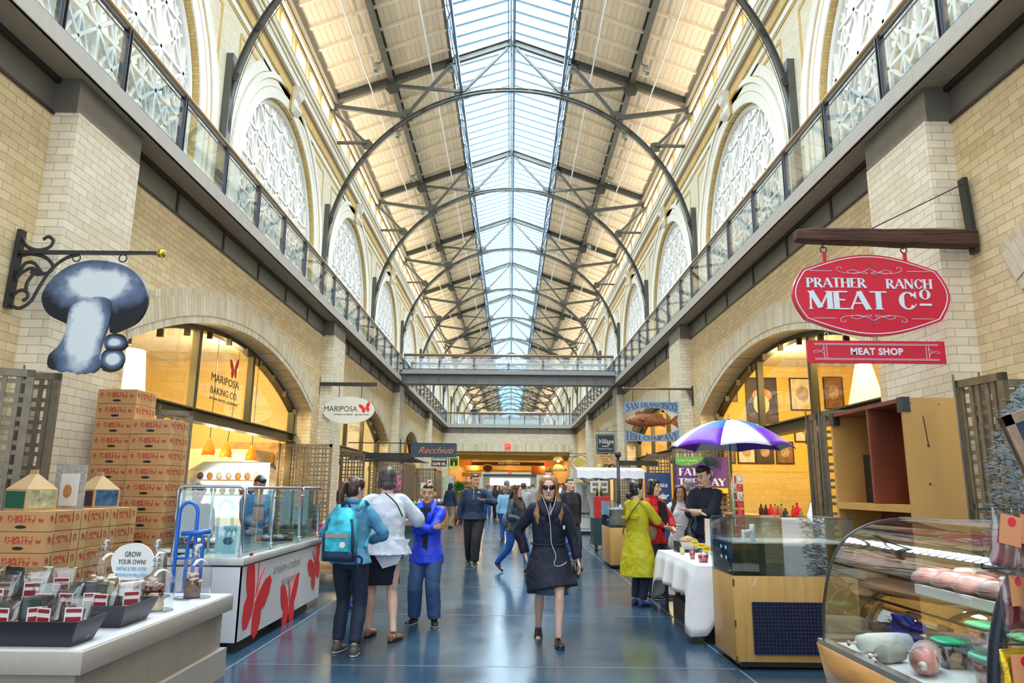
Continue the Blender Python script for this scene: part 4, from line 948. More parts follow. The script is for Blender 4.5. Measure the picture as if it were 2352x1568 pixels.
b = MB().bar((-.8, 0, .62), (.85, 0, .62), .04); ring(b, (.6, 0, .78), .1, .012); ring(b, (-.6, 0, .75), .08, .012); b.bar((0, 0, .5), (0, 0, .62), .02); b.build('bracket', M_dark, t)
t = thing('shop_sign', 'dark blue projecting sign with orange script over the black awning', 'sign', (-2.60, 25.8, 2.84))
MB().box(-.82, -.03, -.22, .82, .03, .25).build('board', mat('slate_blue_board', (.035, .06, .10), .45), t)
text('Recchiuti', .22, mat('copper_script', (.75, .25, .10), .4), t, (.05, -.034, .02), width=1.3, shear=.5)
b = MB().bar((-3.08, 0, .27), (.8, 0, .27), .035); b.bar((-1.2, 0, -.2), (-1.2, 0, .4), .035); b.build('bracket', M_dark, t)
t = thing('shop_sign', 'black and white olive oil sign on the left', 'sign', (-4.6, 48, 3.3))
MB().box(-.5, -.03, -.35, .5, .03, .2).build('board', mat('dark_brown_board', (.02, .014, .01), .5), t); MB().box(-.4, -.035, .2, .5, .02, .45).build('top_plate', mat('olive_hill', (.45, .48, .08), .5, var=.4, scale=4), t)
text('STONEHOUSE', .13, M_white, t, (0, -.034, .09), width=.9, bold=.008); text('CALIFORNIA', .05, mat('dull_red', (.4, .05, .03), .5), t, (0, -.034, -.03), width=.8); text('OLIVE OIL', .17, M_white, t, (0, -.034, -.19), width=.9, bold=.01)
b = MB().bar((-1.06, 0, .82), (.75, 0, .82), .04); b.bar((.62, 0, -.4), (.62, 0, .82), .04); b.build('bracket', M_dark, t)
t = thing('shop_sign', 'bright yellow vertical sign with a black square at the corridor mouth', 'sign', (-4.4, 58, 3.55))
MB().box(-.40, -.02, -.52, .40, .02, .52).build('board', mat('lemon_board', (.85, .78, .12), .45), t); MB().box(-.30, -.03, -.24, .30, -.02, .34).build('panel', M_black, t)
text('THE GARDENER', .07, M_ylw, t, (0, -.034, .22), width=.5); MB().prism([(-.06, -.2), (.08, -.2), (.06, -.02), (.02, .1), (-.03, .08), (-.05, -.05)], 'y', -.036, -.03).build('emblem', MATS['lemon_board'], t)
b = MB().bar((-1.26, 0, .56), (.4, 0, .56), .03); b.build('bracket', M_dark, t)
M_exit = mat('exit_red', (.8, .02, .02), .4, emis=(1, .02, .02), es=1.4)
for i, (x, y, z, lb) in enumerate(((-.1, YE-.06, 5.07, 'red EXIT sign centred on the brick lintel of the end wall'), (-3.9, 69.5, 3.95, 'red EXIT sign on the left in the amber corridor'), (3.6, 69.5, 3.9, 'red EXIT sign on the right in the amber corridor'), (0, 135.9, 4.5, 'tiny red EXIT sign on the farthest bright header'))):
    t = thing('exit_sign', lb, 'exit sign', (x, y, z), group='red exit signs'); w_ = .24 if i < 3 else .3
    MB().box(-w_, -.06, -w_*.8, w_, 0 if i in (0, 3) else .06, w_*.8).build('housing', M_exit, t); text('EXIT', .16, M_white, t, (0, -.064, 0), width=.34)
    if i in (1, 2): MB().bar((0, 0, .1), (0, 0, .5), .03).build('stem', M_dark, t)
t = thing('hanging_sign', 'long dark RESTROOMS sign beam with gold letters in the amber corridor', 'sign', (0, 70, 3.93))
MB().box(-3.9, -.05, -.2, 3.6, .05, .2).build('board', mat('dark_sign_brown', (.05, .03, .015), .5), t); text('RESTROOMS', .16, mat('gold_letter', (.8, .6, .2), .4, emis=(1, .7, .3), es=.4), t, (0, -.056, 0), width=2.1, space=1.2)
for z in (-.2, .19): MB().box(-2.9, -.06, z, 2.6, -.05, z+.02).build('trim_line', M_goldp, t)
b = MB(); 
for x in (-2.8, 2.5): b.bar((x, 0, .2), (x, 0, .5), .03)
b.build('hanger', M_dark, t)
t = thing('shop_sign', 'glowing sunburst wine merchant sign right of the corridor', 'sign', (3.95, 58, 3.15))
M_glow = emit('warm_bulb', (1, .75, .3), 9); MB().ball((0, -.1, .62), .12, 12, 8).build('bulb', M_glow, t, True); point('sunburst', (3.95, 57.7, 3.75), 60, (1, .7, .3), .1)
MB().prism([(-.5, 0)]+arc(0, 0, .42, .36, PI, 0, 14)+[(.5, 0)], 'y', -.03, .03).build('half_disc', M_goldp, t); MB().box(-.68, -.04, -.18, .68, .04, 0).build('name_board', MATS['dark_sign_brown'], t)
text('WINE MERCHANT', .10, MATS['gold_letter'], t, (0, -.046, -.09), width=1.15)
b = MB()
for i in range(9): a = PI*(i+.5)/9; b.bar((.2*math.cos(a), 0, .62+.2*math.sin(a)), (.42*math.cos(a), 0, .62+.42*math.sin(a)), .02)
b.build('ray', M_goldp, t); MB().bar((-1, 0, .95), (1.71, 0, .95), .05).build('bracket', M_dark, t)
for (x, z, w_, h_, c, lb) in ((-3.4, 3.1, .75, .22, (.62, .40, .08), 'flat ochre board sign, upper one on the left of the corridor'), (-3.45, 2.55, .9, .2, (.66, .46, .10), 'flat ochre board sign just above the heads on the left of the corridor'), (-1.95, 3.1, .5, .4, (.66, .45, .08), 'round gold shield sign left of the corridor'), (2.65, 2.95, .62, .38, (.45, .12, .03), 'square rust red sign right of the corridor')):
    t = thing('corridor_sign', lb, 'sign', (x, 66+(1.2 if z < 2.6 else 0), z+.25)); 
    if 'shield' in lb: MB().prism(arc(0, 0, w_, h_, 0, 2*PI, 24)[:-1], 'y', -.04, .04).build('board', mat('g'+lb[:5], c, .5), t); MB().prism(arc(0, 0, w_*.8, h_*.75, 0, 2*PI, 24)[:-1], 'y', -.05, -.04).build('inner_panel', MATS['dark_sign_brown'], t)
    else: MB().box(-w_, -.04, -h_, w_, .04, h_).build('board', mat('c%.2f' % x, c, .5), t)
    MB().bar((0, 0, h_), (0, 0, 1.2), .03).build('hanger', M_dark, t)
t = thing('caviar_banner', 'tall dark blue pull-up banner with white caviar lettering', 'banner', (4.05, 21, 0), .0)
MB().box(-.02, -.015, 0, .72, .015, 2.05).build('banner_sheet', mat('banner_navy', (.03, .07, .22), .5, var=.1), t)
text('TSAR NICOULAI', .09, M_white, t, (.33, -.02, 1.68), width=.6, bold=.006); text('Caviar', .17, M_white, t, (.36, -.02, 1.38), width=.55, shear=.4, bold=.01); MB().box(.2, -.025, .75, .6, -.015, 1.0).build('photo_patch', mat('pink_patch', (.8, .35, .5), .5), t)
MB().box(-.05, -.12, 0, .75, .12, .06).build('foot', M_dark, t)
t = thing('poster', 'purple and green Fat Tuesday poster fixed to the bronze gate', 'poster', (5.545, 20.50, 1.985), -.05)
MB().box(-.72, -.02, -.50, .72, .05, .50).build('sheet', mat('poster_purple', (.13, .045, .25), .45, var=.1, scale=3), t)
gs = [(-.72, .50), (-.72, .30), (-.55, .255), (-.3, .25), (-.1, .31), (.05, .42), (.1, .50)]
MB().prism(gs, 'y', -.024, -.02).build('green_corner', mat('poster_green', (.12, .45, .06), .45), t); MB().box(-.72, -.024, -.5, .72, -.02, -.36).build('yellow_strip', mat('poster_yellow', (.85, .6, .02), .45), t)
text('Every Tuesday', .058, M_white, t, (-.38, -.026, .40), width=.56); text('is', .05, M_white, t, (-.36, -.026, .31))
serif('FAT', .2, M_white, t, (-.37, -.024, -.02), width=.52, wt=.26, th=.08); serif('TUESDAY', .2, M_white, t, (-.0, -.024, -.30), width=1.32, wt=.26, th=.08)
b = MB()
for i in range(9): a = .15+i*.22; b.tube([(.15, -.025, .25), (.15+.2*math.cos(a), -.026, .25+.2*math.sin(a)), (.15+.42*math.cos(a-.25), -.026, .22+.34*math.sin(a-.3))], [.012, .02, .004], 5)
b.build('feather_print', mat('feather_green', (.01, .08, .04), .5), t, True)
MB().prism(arc(.2, .05, .11, .12, 0, 2*PI, 16)[:-1], 'y', -.025, -.02).build('kiwi_print', mat('kiwi_green', (.25, .45, .1), .5, var=.4, scale=10), t)
text('NEW  BUY IT  HERE', .045, MATS['poster_purple'], t, (0, -.026, -.43), width=1.1)
t = thing('post_with_ball', 'dark iron post with a ball finial beside the white canvas cart', 'post', (3.42, 22, 0))
MB().tube([(0, 0, 0), (0, 0, 2.5)], .05, 12).build('shaft', M_dark, t, True); MB().ball((0, 0, 2.6), .10, 14, 10).build('finial', M_dark, t, True); MB().lathe([(.18, 0), (.18, .03), (.06, .06)]).build('base', M_dark, t, True); MB().box(.0, -.03, 2.28, 1.2, .03, 2.42).build('arm', M_dark, t)
# ------------------------------------------------------------------ left foreground: mushroom counter
M_ctop = mat('white_laminate', (.86, .86, .88), .25, coat=.2)
M_cbody = mat('greige_laminate', (.40, .34, .28), .5, var=.06, scale=30, stretch=(1, 1, .05))
t = thing('display_counter', 'low greige counter with white top carrying the mushroom display', 'counter', (0, 0, 0))
X1, Ya, Yb, ZT = -2.2, 4.22, 6.42, .65
b = MB().box(-4.45, Ya+.08, .0, X1-.07, Yb-.03, ZT-.12); bevel(b.build('body', M_cbody, t), .004)
b = MB().box(-4.5, Ya, ZT-.13, X1, Yb, ZT-.008); bevel(b.build('top_edge', mat('greige_edge', (.47, .41, .35), .45, var=.04, scale=20), t), .004)
MB().box(-4.49, Ya+.01, ZT-.008, X1-.01, Yb-.01, ZT).build('top', M_ctop, t)
MB().box(-4.47, Ya+.02, 0, X1-.02, Yb-.005, .22).build('plinth', MATS['greige_edge'], t)
M_tray = mat('charcoal_tray', (.028, .026, .040), .45, var=.1)
def tray(x0, y0, x1, y1, label, h=.14, fl=.05):
    t = thing('display_tray', label, 'tray', (0, 0, ZT+.001))
    B = [(x0, y0), (x1, y0), (x1, y1), (x0, y1)]; T = [(x0-fl, y0-fl), (x1+fl, y0-fl), (x1+fl, y1+fl), (x0-fl, y1+fl)]
    b = MB(); n = 4; vs = [(*p, 0) for p in B]+[(*p, h) for p in T]+[(p[0]*.0+q[0], q[1], h) for p, q in zip(B, [(x0-fl+.012, y0-fl+.012), (x1+fl-.012, y0-fl+.012), (x1+fl-.012, y1+fl-.012), (x0-fl+.012, y1+fl-.012)])]+[(x0+.012, y0+.012, .012), (x1-.012, y0+.012, .012), (x1-.012, y1-.012, .012), (x0+.012, y1-.012, .012)]
    fs = [(3, 2, 1, 0)]+[(i, (i+1) % 4, 4+(i+1) % 4, 4+i) for i in range(4)]+[(4+i, 4+(i+1) % 4, 8+(i+1) % 4, 8+i) for i in range(4)]+[(8+i, 8+(i+1) % 4, 12+(i+1) % 4, 12+i) for i in range(4)]+[(12, 13, 14, 15)]
    b.add(vs, fs).build('tray_shell', M_tray, t); return t
tray(-3.4, 4.30, -2.32, 4.52, 'front charcoal tapered tray holding bags, nearest the camera')
tray(-2.98, 4.86, -2.34, 5.20, 'second charcoal tray beside the glass dome of pale mushrooms')
tray(-3.9, 4.95, -3.12, 5.9, 'charcoal tray at the back left packed with clear bags')
# bags: clear pouches with dried mushrooms and red-white labels
M_bag = glass('pouch_plastic', (.86, .89, .88), .16, .10); M_lab = mat('label_white', (.85, .84, .82), .5); M_labr = mat('label_maroon', (.33, .02, .03), .5)
M_mush = [mat('dried_brown', (.30, .17, .07), .8, var=.5, scale=40), mat('dried_tan', (.52, .34, .16), .8, var=.4, scale=40), mat('dried_dark', (.06, .045, .04), .8, var=.4, scale=40)]
M_black_bag = mat('black_pouch', (.02, .03, .035), .25, var=.3, scale=10)
def pouch(x, y, z, rz, w_, h, kind, label, seed, dark=False):
    rk = random.Random(seed); t = thing('mushroom_bag', label, 'bag', (x, y, z), rz, 'bags of dried mushrooms')
    rings = []; n = 14
    for i, f in enumerate((0, .08, .25, .5, .75, .9, 1)):
        d = (.030, .042, .046, .036, .02, .008, .003)[i]; ww = w_/2*(.86, .95, 1, 1, .98, 1, 1.02)[i]
        rings.append([(math.copysign(abs(math.cos(a))**.6, math.cos(a))*ww+rk.uniform(-.004, .004), math.sin(a)*d+rk.uniform(-.004, .004)+.01*f*math.sin(seed), h*f+rk.uniform(-.004, .004)) for a in [2*PI*k/n for k in range(n)]])
    MB().loft(rings).build('pouch', M_black_bag if dark else M_bag, t, True)
    if not dark:
        b = MB()
        for k in range(12): b.ball((rk.uniform(-.32, .32)*w_, rk.uniform(-.018, .018), .02+rk.random()*h*.42), rk.uniform(.012, .02), 7, 5, rz=rk.uniform(.01, .02))
        b.build('dried_mushrooms', M_mush[seed % 3], t, True)['kind'] = 'stuff'
    h_ = h; lw, lz = w_*.30, h*.60; yy = -.047
    MB().box(-lw, yy-.002, lz-.055, lw, yy, lz+.04).build('paper_label', M_lab, t)
    MB().box(-lw*.85, yy-.0035, lz-.048, lw*.85, yy-.002, lz-.012).build('label_band', M_labr, t); MB().box(-lw*.85, yy-.0035, lz+.012, lw*.85, yy-.002, lz+.033).build('label_band', M_labr, t)
    return t
POS = ['at the left end of the front tray', 'second from left in the front tray', 'third from left in the front tray', 'fourth from left in the front tray', 'fifth from left in the front tray', 'sixth from left in the front tray', 'at the right end of the front tray']
Z1 = ZT+.014
for i, (x, y, r_, dk) in enumerate(((-3.22, 4.42, .1, 0), (-3.05, 4.40, -.15, 0), (-2.90, 4.41, .2, 0), (-2.76, 4.40, -.2, 0), (-2.63, 4.44, .7, 1), (-2.52, 4.41, -.3, 0), (-2.385, 4.44, .15, 0))):
    pouch(x, y, Z1, r_, .165, .24, 0, ('black pouch ' if dk else 'clear bag of dried mushrooms ')+POS[i], i+1, dk)
for i, (x, y, r_, dk) in enumerate(((-2.88, 4.93, .2, 0), (-2.73, 4.95, -.1, 0), (-2.60, 4.98, .3, 1), (-2.50, 4.94, -.1, 0), (-2.40, 5.08, .5, 0))):
    pouch(x, y, Z1, r_, .165, .25, 0, ('black pouch ' if dk else 'clear bag ')+('at the left end', 'second from left', 'in the middle', 'second from right', 'at the right end')[i]+' of the second tray', i+11, dk)
for i in range(12):
    x = -3.82+.19*(i % 4)+.02*(i//4); y = 5.05+.3*(i//4)
    pouch(x, y, Z1, R.uniform(-.3, .3), .185, .27, 0, ('black pouch ' if i in (5, 9) else 'clear bag ')+'in the back left tray, %s row, %s from left' % (('front', 'middle', 'rear')[i//4], ('first', 'second', 'third', 'fourth')[i % 4]), i+31, i in (5, 9))
# glass domes
M_dome = glass('dome_glass', (.95, .96, .97), .03, .01)
def dome(x, y, r, h, label, z=ZT):
    t = thing('glass_dome', label, 'glass dome', (x, y, z), group='glass cloches on the mushroom counter')
    prof = [(r, 0), (r, h*.42)]+[(r*math.cos(a), h*.42+h*.40*math.sin(a)) for a in [PI/2*i/10 for i in range(1, 10)]]+[(.02, h*.82)]
    MB().lathe(prof, n=32).build('cloche', M_dome, t, True)
    MB().tube([(r*math.cos(a), r*math.sin(a), .004) for a in [2*PI*i/32 for i in range(32)]], .004, 6, closed=True).build('rim', glass('rim_glass', (.8, .85, .9), .3) if 'rim_glass' not in MATS else MATS['rim_glass'], t, True)
    MB().ball((0, 0, h*.93), h*.075, 14, 10).build('knob', glass('knob_glass', (.85, .9, .93), .25) if 'knob_glass' not in MATS else MATS['knob_glass'], t, True); MB().lathe([(.03, h*.81), (.014, h*.85), (.018, h*.88)], n=12).build('neck', MATS['rim_glass'], t, True); return t
dome(-2.44, 6.14, .142, .40, 'glass cloche over the brown mushroom block, at the right end'); dome(-2.45, 5.50, .14, .385, 'glass cloche over the pale block with dark berries, in front')
dome(-3.17, 6.1, .155, .46, 'large glass cloche with white mushrooms behind the second tray'); dome(-2.78, 6.17, .135, .46, 'glass cloche behind the white GROW YOUR OWN sign')
def mush_cluster(x, y, label, base_c, cap_c, w_, h, ncap, seed, block=True):
    rk = random.Random(seed); t = thing('mushroom_block', label, 'mushroom', (x, y, ZT+.002))
    rings = []
    for i in range(7):
        z = h*i/6; rings.append([(w_*(1-.06*(i % 2))*math.copysign(abs(math.cos(a))**.7, math.cos(a))+rk.uniform(-.006, .006), w_*.8*math.copysign(abs(math.sin(a))**.7, math.sin(a))+rk.uniform(-.006, .006), z) for a in [2*PI*k/16 for k in range(16)]])
    MB().loft(rings).build('substrate_block', base_c, t, True)
    for k in range(ncap):
        a = rk.uniform(0, 2*PI); rr = rk.uniform(0, w_*1.15); px, py, pz = rr*math.cos(a), rr*math.sin(a)*.8, h+rk.uniform(-.03, .035); c = rk.uniform(.018, .032)
        MB().lathe([(.006, -.03), (.007, -.004), (c, 0), (c*.9, c*.35), (c*.5, c*.6), (.001, c*.68)], (px, py, pz), 10).build('mushroom_cap', cap_c, t, True)
    return t
M_cocoa = mat('brown_substrate', (.11, .038, .012), .6, var=.7, scale=28, bump=.4); M_pale = mat('pale_substrate', (.62, .48, .30), .8, var=.35, scale=16, bump=.3); M_cap = mat('mushroom_cap_pink', (.62, .42, .32), .6, var=.2); M_berry = mat('dark_berry_cap', (.12, .015, .02), .35); M_wmush = mat('white_mushroom', (.78, .66, .55), .6, var=.2)
mush_cluster(-2.44, 6.14, 'brown speckled mushroom block under the right-hand cloche', M_cocoa, M_cap, .062, .15, 16, 1); mush_cluster(-2.45, 5.50, 'pale block topped with dark red mushrooms under the front cloche', M_pale, M_berry, .072, .13, 20, 2)
mush_cluster(-3.17, 6.1, 'white mushroom cluster under the large left cloche', M_pale, M_wmush, .10, .13, 26, 3); mush_cluster(-2.78, 6.17, 'tan mushroom cluster under the cloche behind the sign', M_pale, M_cap, .08, .1, 18, 4)
t = thing('placard', 'white mushroom-shaped GROW YOUR OWN placard on the counter', 'sign', (-2.70, 5.62, ZT), -.1)
P = smooth_path([(-.07, 0), (.1, 0), (.10, .2), (.17, .26), (.18, .36), (.12, .44), (.02, .47), (-.10, .44), (-.16, .36), (-.14, .26), (-.08, .2), (-.07, 0)], 4)[:-1]
MB().prism(P, 'y', -.004, .004).build('board', M_white, t)
for s_, z, h, c in (('GROW', .385, .038, M_black), ('YOUR OWN!', .33, .034, M_black), ('SHIITAKE & TREE OYSTER', .28, .026, mat('sky_ink', (.1, .45, .75), .5)), ('MUSHROOM MINI FARM', .235, .024, MATS['sky_ink']), ('MUSHROOM FARM', .19, .02, M_red), ('READY TO GROW', .15, .02, M_red)):
    text(s_, h, c, t, (.01, -.006, z), width={'GROW': .13, 'YOUR OWN!': .22}.get(s_, .24 if z > .2 else .15), ext=.001)
# ---- cardboard boxes
M_card = mat('corrugated_cardboard', (.56, .30, .125), .7, var=.07, scale=5); M_cards = mat('cardboard_flap', (.62, .37, .17), .7, var=.05)
m, nt, b_ = _nt('red_box_print'); g = nt.nodes.new('ShaderNodeTexCoord'); n = nt.nodes.new('ShaderNodeTexNoise'); n.inputs['Scale'].default_value = 34; n.inputs['Detail'].default_value = 3
cr = nt.nodes.new('ShaderNodeValToRGB'); cr.color_ramp.elements[0].position = .46; cr.color_ramp.elements[0].color = (.56, .30, .125, 1); cr.color_ramp.elements[1].position = .50; cr.color_ramp.elements[1].color = (.46, .07, .03, 1)
nt.links.new(g.outputs['Object'], n.inputs['Vector']); nt.links.new(n.outputs['Fac'], cr.inputs[0]); nt.links.new(cr.outputs[0], b_.inputs['Base Color']); b_.inputs['Roughness'].default_value = .7; M_print = m
BW, BL, BH = .50, .53, .195
def cbox():
    t = thing('cardboard_box', 'x', 'box')
    bevel(MB().box(-BW/2, 0, .002, BW/2, BL, BH-.002).build('carton', M_card, t), .004, 1)
    b = MB().prism([(p[0], p[1]) for p in arc(0, .045, .055, .016, -PI/2, PI/2, 6)+arc(-.0, .045, .055, .016, PI/2, 3*PI/2, 6)], 'y', -.0015, 0); b.build('hand_hole', M_black, t)
    rr = random.Random(2)
    def blob(x0, x1, z0, z1, n=14): return [(x0+(x1-x0)*i/n, z1+rr.uniform(-.008, .006)) for i in range(n+1)][::-1]+[(x0+(x1-x0)*i/n, z0+rr.uniform(-.006, .008)) for i in range(n+1)]
    MB().prism(blob(-.13, .13, .085, .155), 'y', -.0015, 0).build('logo_print', M_print, t)
    for q in (-1, 1): MB().prism(arc(q*.19, .115, .032, .03, 0, 2*PI, 14)[:-1], 'y', -.0015, 0).build('round_print', M_print, t)
    
    for a_, b2 in ((0, .11), (.40, BL)): MB().box(BW/2, a_, .003, BW/2+.0015, b2, BH-.003).build('side_flap', M_cards, t)
    for y in (.055, .465): MB().prism(arc(y, .12, .03, .035, 0, 2*PI, 14)[:-1], 'x', BW/2+.0015, BW/2+.003).build('round_print', M_print, t)
    MB().prism(blob(.15, .36, .085, .15), 'x', BW/2, BW/2+.0015).build('logo_print', M_print, t)
    for y in (.115, .395): MB().box(BW/2, y-.003, .07, BW/2+.004, y+.003, .17).build('slot', mat('slot_dark', (.08, .03, .01), .8), t)
    return t
CB = cbox(); used = [False]
def putbox(x, y, z, label, rz=0, g='printed cardboard boxes'):
    if not used[0]: o = CB; used[0] = True; o.location = (x, y, z); o.rotation_euler = (0, 0, rz); o['label'] = label; o['group'] = g
    else: o = dup(CB, (x, y, z), rz, label, g)
ORD = ['lowest', 'second', 'third', 'fourth', 'fifth', 'sixth', 'seventh', 'eighth', 'ninth', 'tenth', 'eleventh', 'twelfth', 'thirteenth', 'fourteenth']
for col, nm in enumerate(('nearest the camera', 'middle', 'farthest')):
    for k in range(6): putbox(-4.47, 6.97+col*.548, .13+k*BH, 'cardboard box, %s from the floor in the %s column of the low wall' % (ORD[k], nm), R.uniform(-.01, .01))
for k in range(12): putbox(-4.44, 9.15, .04+k*BH, 'cardboard box, %s from the floor in the tall stack nearer the aisle' % ORD[k], R.uniform(-.015, .015))
for k in range(14): putbox(-4.955, 9.22, .04+k*BH, 'cardboard box, %s from the floor in the tallest stack against the pilaster' % ORD[k], R.uniform(-.015, .015))
t = thing('pallet', 'low wooden pallet under the cardboard boxes', 'pallet', (0, 0, 0)); pb = MB()
for i in range(6): pb.box(-4.74, 6.98+i*.29, .09, -4.2, 7.16+i*.29, .128)
for x in (-4.7, -4.47, -4.25): pb.box(x, 6.98, 0, x+.05, 8.6, .09)
pb.build('slats', M_wood, t)
t = thing('pallet', 'flat board under the two tall box stacks', 'pallet', (0, 0, 0)); MB().box(-5.22, 9.1, 0, -4.17, 9.8, .038).build('board', M_wood, t)
# gable cartons on the low wall of boxes
def gable(x, y, z, rz, c1, c2, label):
    t = thing('gable_carton', label, 'carton', (x, y, z), rz); w_, d, h = .17, .15, .20
    MB().box(-w_, -d, 0, w_, d, h).build('carton', mat('kraft_carton', (.55, .36, .18), .7, var=.06), t)
    MB().add([(-w_, -d, h), (w_, -d, h), (w_*.3, -.01, h*1.75), (-w_*.3, -.01, h*1.75), (-w_, d, h), (w_, d, h), (w_*.3, .01, h*1.75), (-w_*.3, .01, h*1.75)], [(0, 1, 2, 3), (5, 4, 7, 6), (1, 5, 6, 2), (4, 0, 3, 7), (3, 2, 6, 7)]).build('gable_top', MATS['kraft_carton'], t)
    MB().box(-w_*.32, -.012, h*1.7, w_*.32, .012, h*1.95).build('handle', MATS['kraft_carton'], t)
    MB().box(-w_*.9, -d-.003, .02, w_*.9, -d, h*.9).build('front_panel', c1, t); MB().box(w_, -d*.85, .02, w_+.003, d*.85, h*.95).build('side_panel', c2, t); return t
gable(-4.56, 7.2, .13+6*BH, -.45, mat('panel_green', (.02, .13, .08), .5), mat('mossy_print', (.42, .42, .24), .6, var=.5, scale=14), 'open kraft mushroom kit carton with green panel on the left of the low box wall')
gable(-4.50, 8.25, .13+6*BH, -.5, mat('panel_indigo', (.05, .035, .08), .5), mat('panel_blue_print', (.04, .12, .25), .5, var=.6, scale=12), 'kraft mushroom kit carton with dark purple and blue panels beside the tall stack')
t = thing('art_print', 'grey and white mushroom art print standing behind the green-panel carton', 'print', (-4.45, 7.62, .13+6*BH), -.35)
MB().box(-.22, 0, 0, .22, .01, .45).build('mount', mat('mottled_grey_mount', (.42, .41, .37), .7, var=.35, scale=25), t); MB().box(-.13, -.003, .03, .13, 0, .36).build('print', M_screen, t)
MB().prism(arc(-.02, .18, .06, .07, 0, 2*PI, 18)[:-1], 'y', -.005, -.003).build('motif', mat('shiitake_print', (.55, .25, .08), .6, var=.4, scale=20), t)
# ---- blue hand truck
M_blue = mat('hand_truck_blue', (.01, .13, .62), .3, coat=.3)
t = thing('hand_truck', 'bright blue hand truck standing between the counter and the bakery case', 'hand truck', (-2.79, 6.78, 0), .15)
for x0, x1, zt in ((-.10, .06, 1.40), (.0, .13, 1.13)):
    pts = [(x0, 0, .08)]+[(x0, 0, .5), (x0, 0, zt-.1)]+[((x0+x1)/2+(x1-x0)/2*math.cos(a), 0, zt-.1+.1*math.sin(a)) for a in [PI-PI*i/8 for i in range(1, 8)]]+[(x1, 0, zt-.1), (x1, 0, .5), (x1, 0, .08)]
    MB().tube(pts, .017, 10).build('tube_frame', M_blue, t, True)
MB().tube([(-.05, -.05, 1.12), (.2, -.05, 1.14)], .022, 10).build('hand_grip', M_blue, t, True)
for z in (.3, .6, .9): MB().tube([(-.1, 0, z), (.13, 0, z)], .012, 8).build('cross_bar', M_blue, t, True)
MB().box(-.18, -.28, .01, .2, 0, .025).build('toe_plate', M_chrome, t); MB().tube([(.06, 0, 1.0), (.13, 0, 1.02)], .0185, 10).build('label_sleeve', M_white, t)
for x in (-.2, .2): MB().tube([(x, .08, .1), (x+.05, .08, .1)], .1, 18).build('wheel', M_black, t, True)
# ---- bakery glass counter
M_panel = mat('white_gloss_panel', (.80, .81, .84), .25, coat=.3); M_cglass = glass('case_glass', (.78, .93, .95), .10, .01)
CX0, CX1, CY0, CY1, CT = -3.14, -2.42, 7.17, 10.12, .87
t = thing('bakery_counter', 'white bakery counter with red butterfly panels and glass guard', 'counter', (0, 0, 0))
MB().box(-3.1, CY0+.12, 0, CX1-.12, CY1-.1, .1).box(CX0, CY0+.12, 0, -3.1, CY0+.6, .1).build('plinth', mat('dark_plinth', (.02, .03, .04), .4), t)
MB().box(-3.05, CY0+.02, .1, CX1-.012, CY1, .79).box(CX0, CY0+.02, .1, -3.05, CY0+.6, .79).build('cabinet', M_panel, t)
for a, b2, nm in ((CY0, 9.20, 1), (9.22, CY1, 2)): MB().box(CX1-.012, a, .10, CX1, b2, .785).build('front_panel', M_panel, t)
MB().box(CX0, CY0, .10, CX1, CY0+.02, .785).build('end_panel', M_panel, t)
MB().box(-3.06, CY0, .785, CX1+.004, CY1, .80).box(CX0, CY0-.002, .785, -3.0, CY0+.6, .80).build('shadow_gap', M_black, t)
bevel(MB().box(-3.1, CY0-.01, .80, CX1+.015, CY1+.01, CT).build('worktop', mat('pale_marble', (.62, .63, .62), .15, var=.12, scale=4), t), .006)
MB().box(CX0, CY0-.01, .80, -3.1, CY0+.65, CT).build('worktop', MATS['pale_marble'], t)
U, V, N = Vector((0, 1, 0)), Vector((0, 0, 1)), Vector((1, 0, 0))
butterfly(t, (CX1+.001, 7.60, .42), Vector((0, .75, -.35)).normalized(), Vector((0, .35, .9)).normalized(), N, .66, M_sred); butterfly(t, (CX1+.001, 8.78, .20), Vector((0, .95, .1)).normalized(), V, N, .55, M_sred); butterfly(t, (CX1+.001, 9.85, .52), Vector((0, .8, .5)).normalized(), Vector((0, -.4, .85)).normalized(), N, .50, M_sred)
M_script = mat('grey_script', (.32, .33, .35), .5)
text('artisan-crafted', .105, M_script, t, (CX1+.003, 8.62, .66), (PI/2, 0, PI/2), width=1.05, shear=.4, ext=.001); text('gluten-free', .105, M_script, t, (CX1+.003, 8.78, .50), (PI/2, 0, PI/2), width=.75, shear=.4, ext=.001)
GZ = 1.535
def panel(p, q): return MB().bar((*p, (CT+.03+GZ-.03)/2), (*q, (CT+.03+GZ-.03)/2), .010, GZ-CT-.06).build('guard_glass', M_cglass, t)
for p, q in (((-3.10, CY0+.05), (CX1-.1, CY0+.05)), ((CX1-.06, CY0+.1), (CX1-.06, 8.12)), ((CX1-.06, 8.16), (CX1-.06, 9.18)), ((CX1-.06, 9.24), (CX1-.06, CY1-.08)), ((CX1-.1, CY1-.05), (-3.0, CY1-.05))): panel(p, q)
def fr(pts): MB().tube(pts, .016, 10).build('guard_frame', M_chrome, t, True)
def rr_(a, b2, z0, z1, r=.05):
    a, b2 = Vector((*a, 0)), Vector((*b2, 0)); d = (b2-a).normalized(); Z = Vector((0, 0, 1))
    return [a+Z*z0, a+Z*(z1-r)]+[a+d*(r-r*math.cos(x))+Z*(z1-r+r*math.sin(x)) for x in (PI/6, PI/3, PI/2)]+[b2-d*(r-r*math.cos(x))+Z*(z1-r+r*math.sin(x)) for x in (PI/2, PI/3, PI/6)]+[b2+Z*(z1-r), b2+Z*z0]
fr(rr_((-3.12, CY0+.04), (CX1-.04, CY0+.04), CT, GZ+.01)); fr(rr_((CX1-.05, CY0+.06), (CX1-.05, 9.2), CT, GZ)); fr(rr_((CX1-.05, 9.23), (CX1-.05, CY1-.05), CT, GZ))
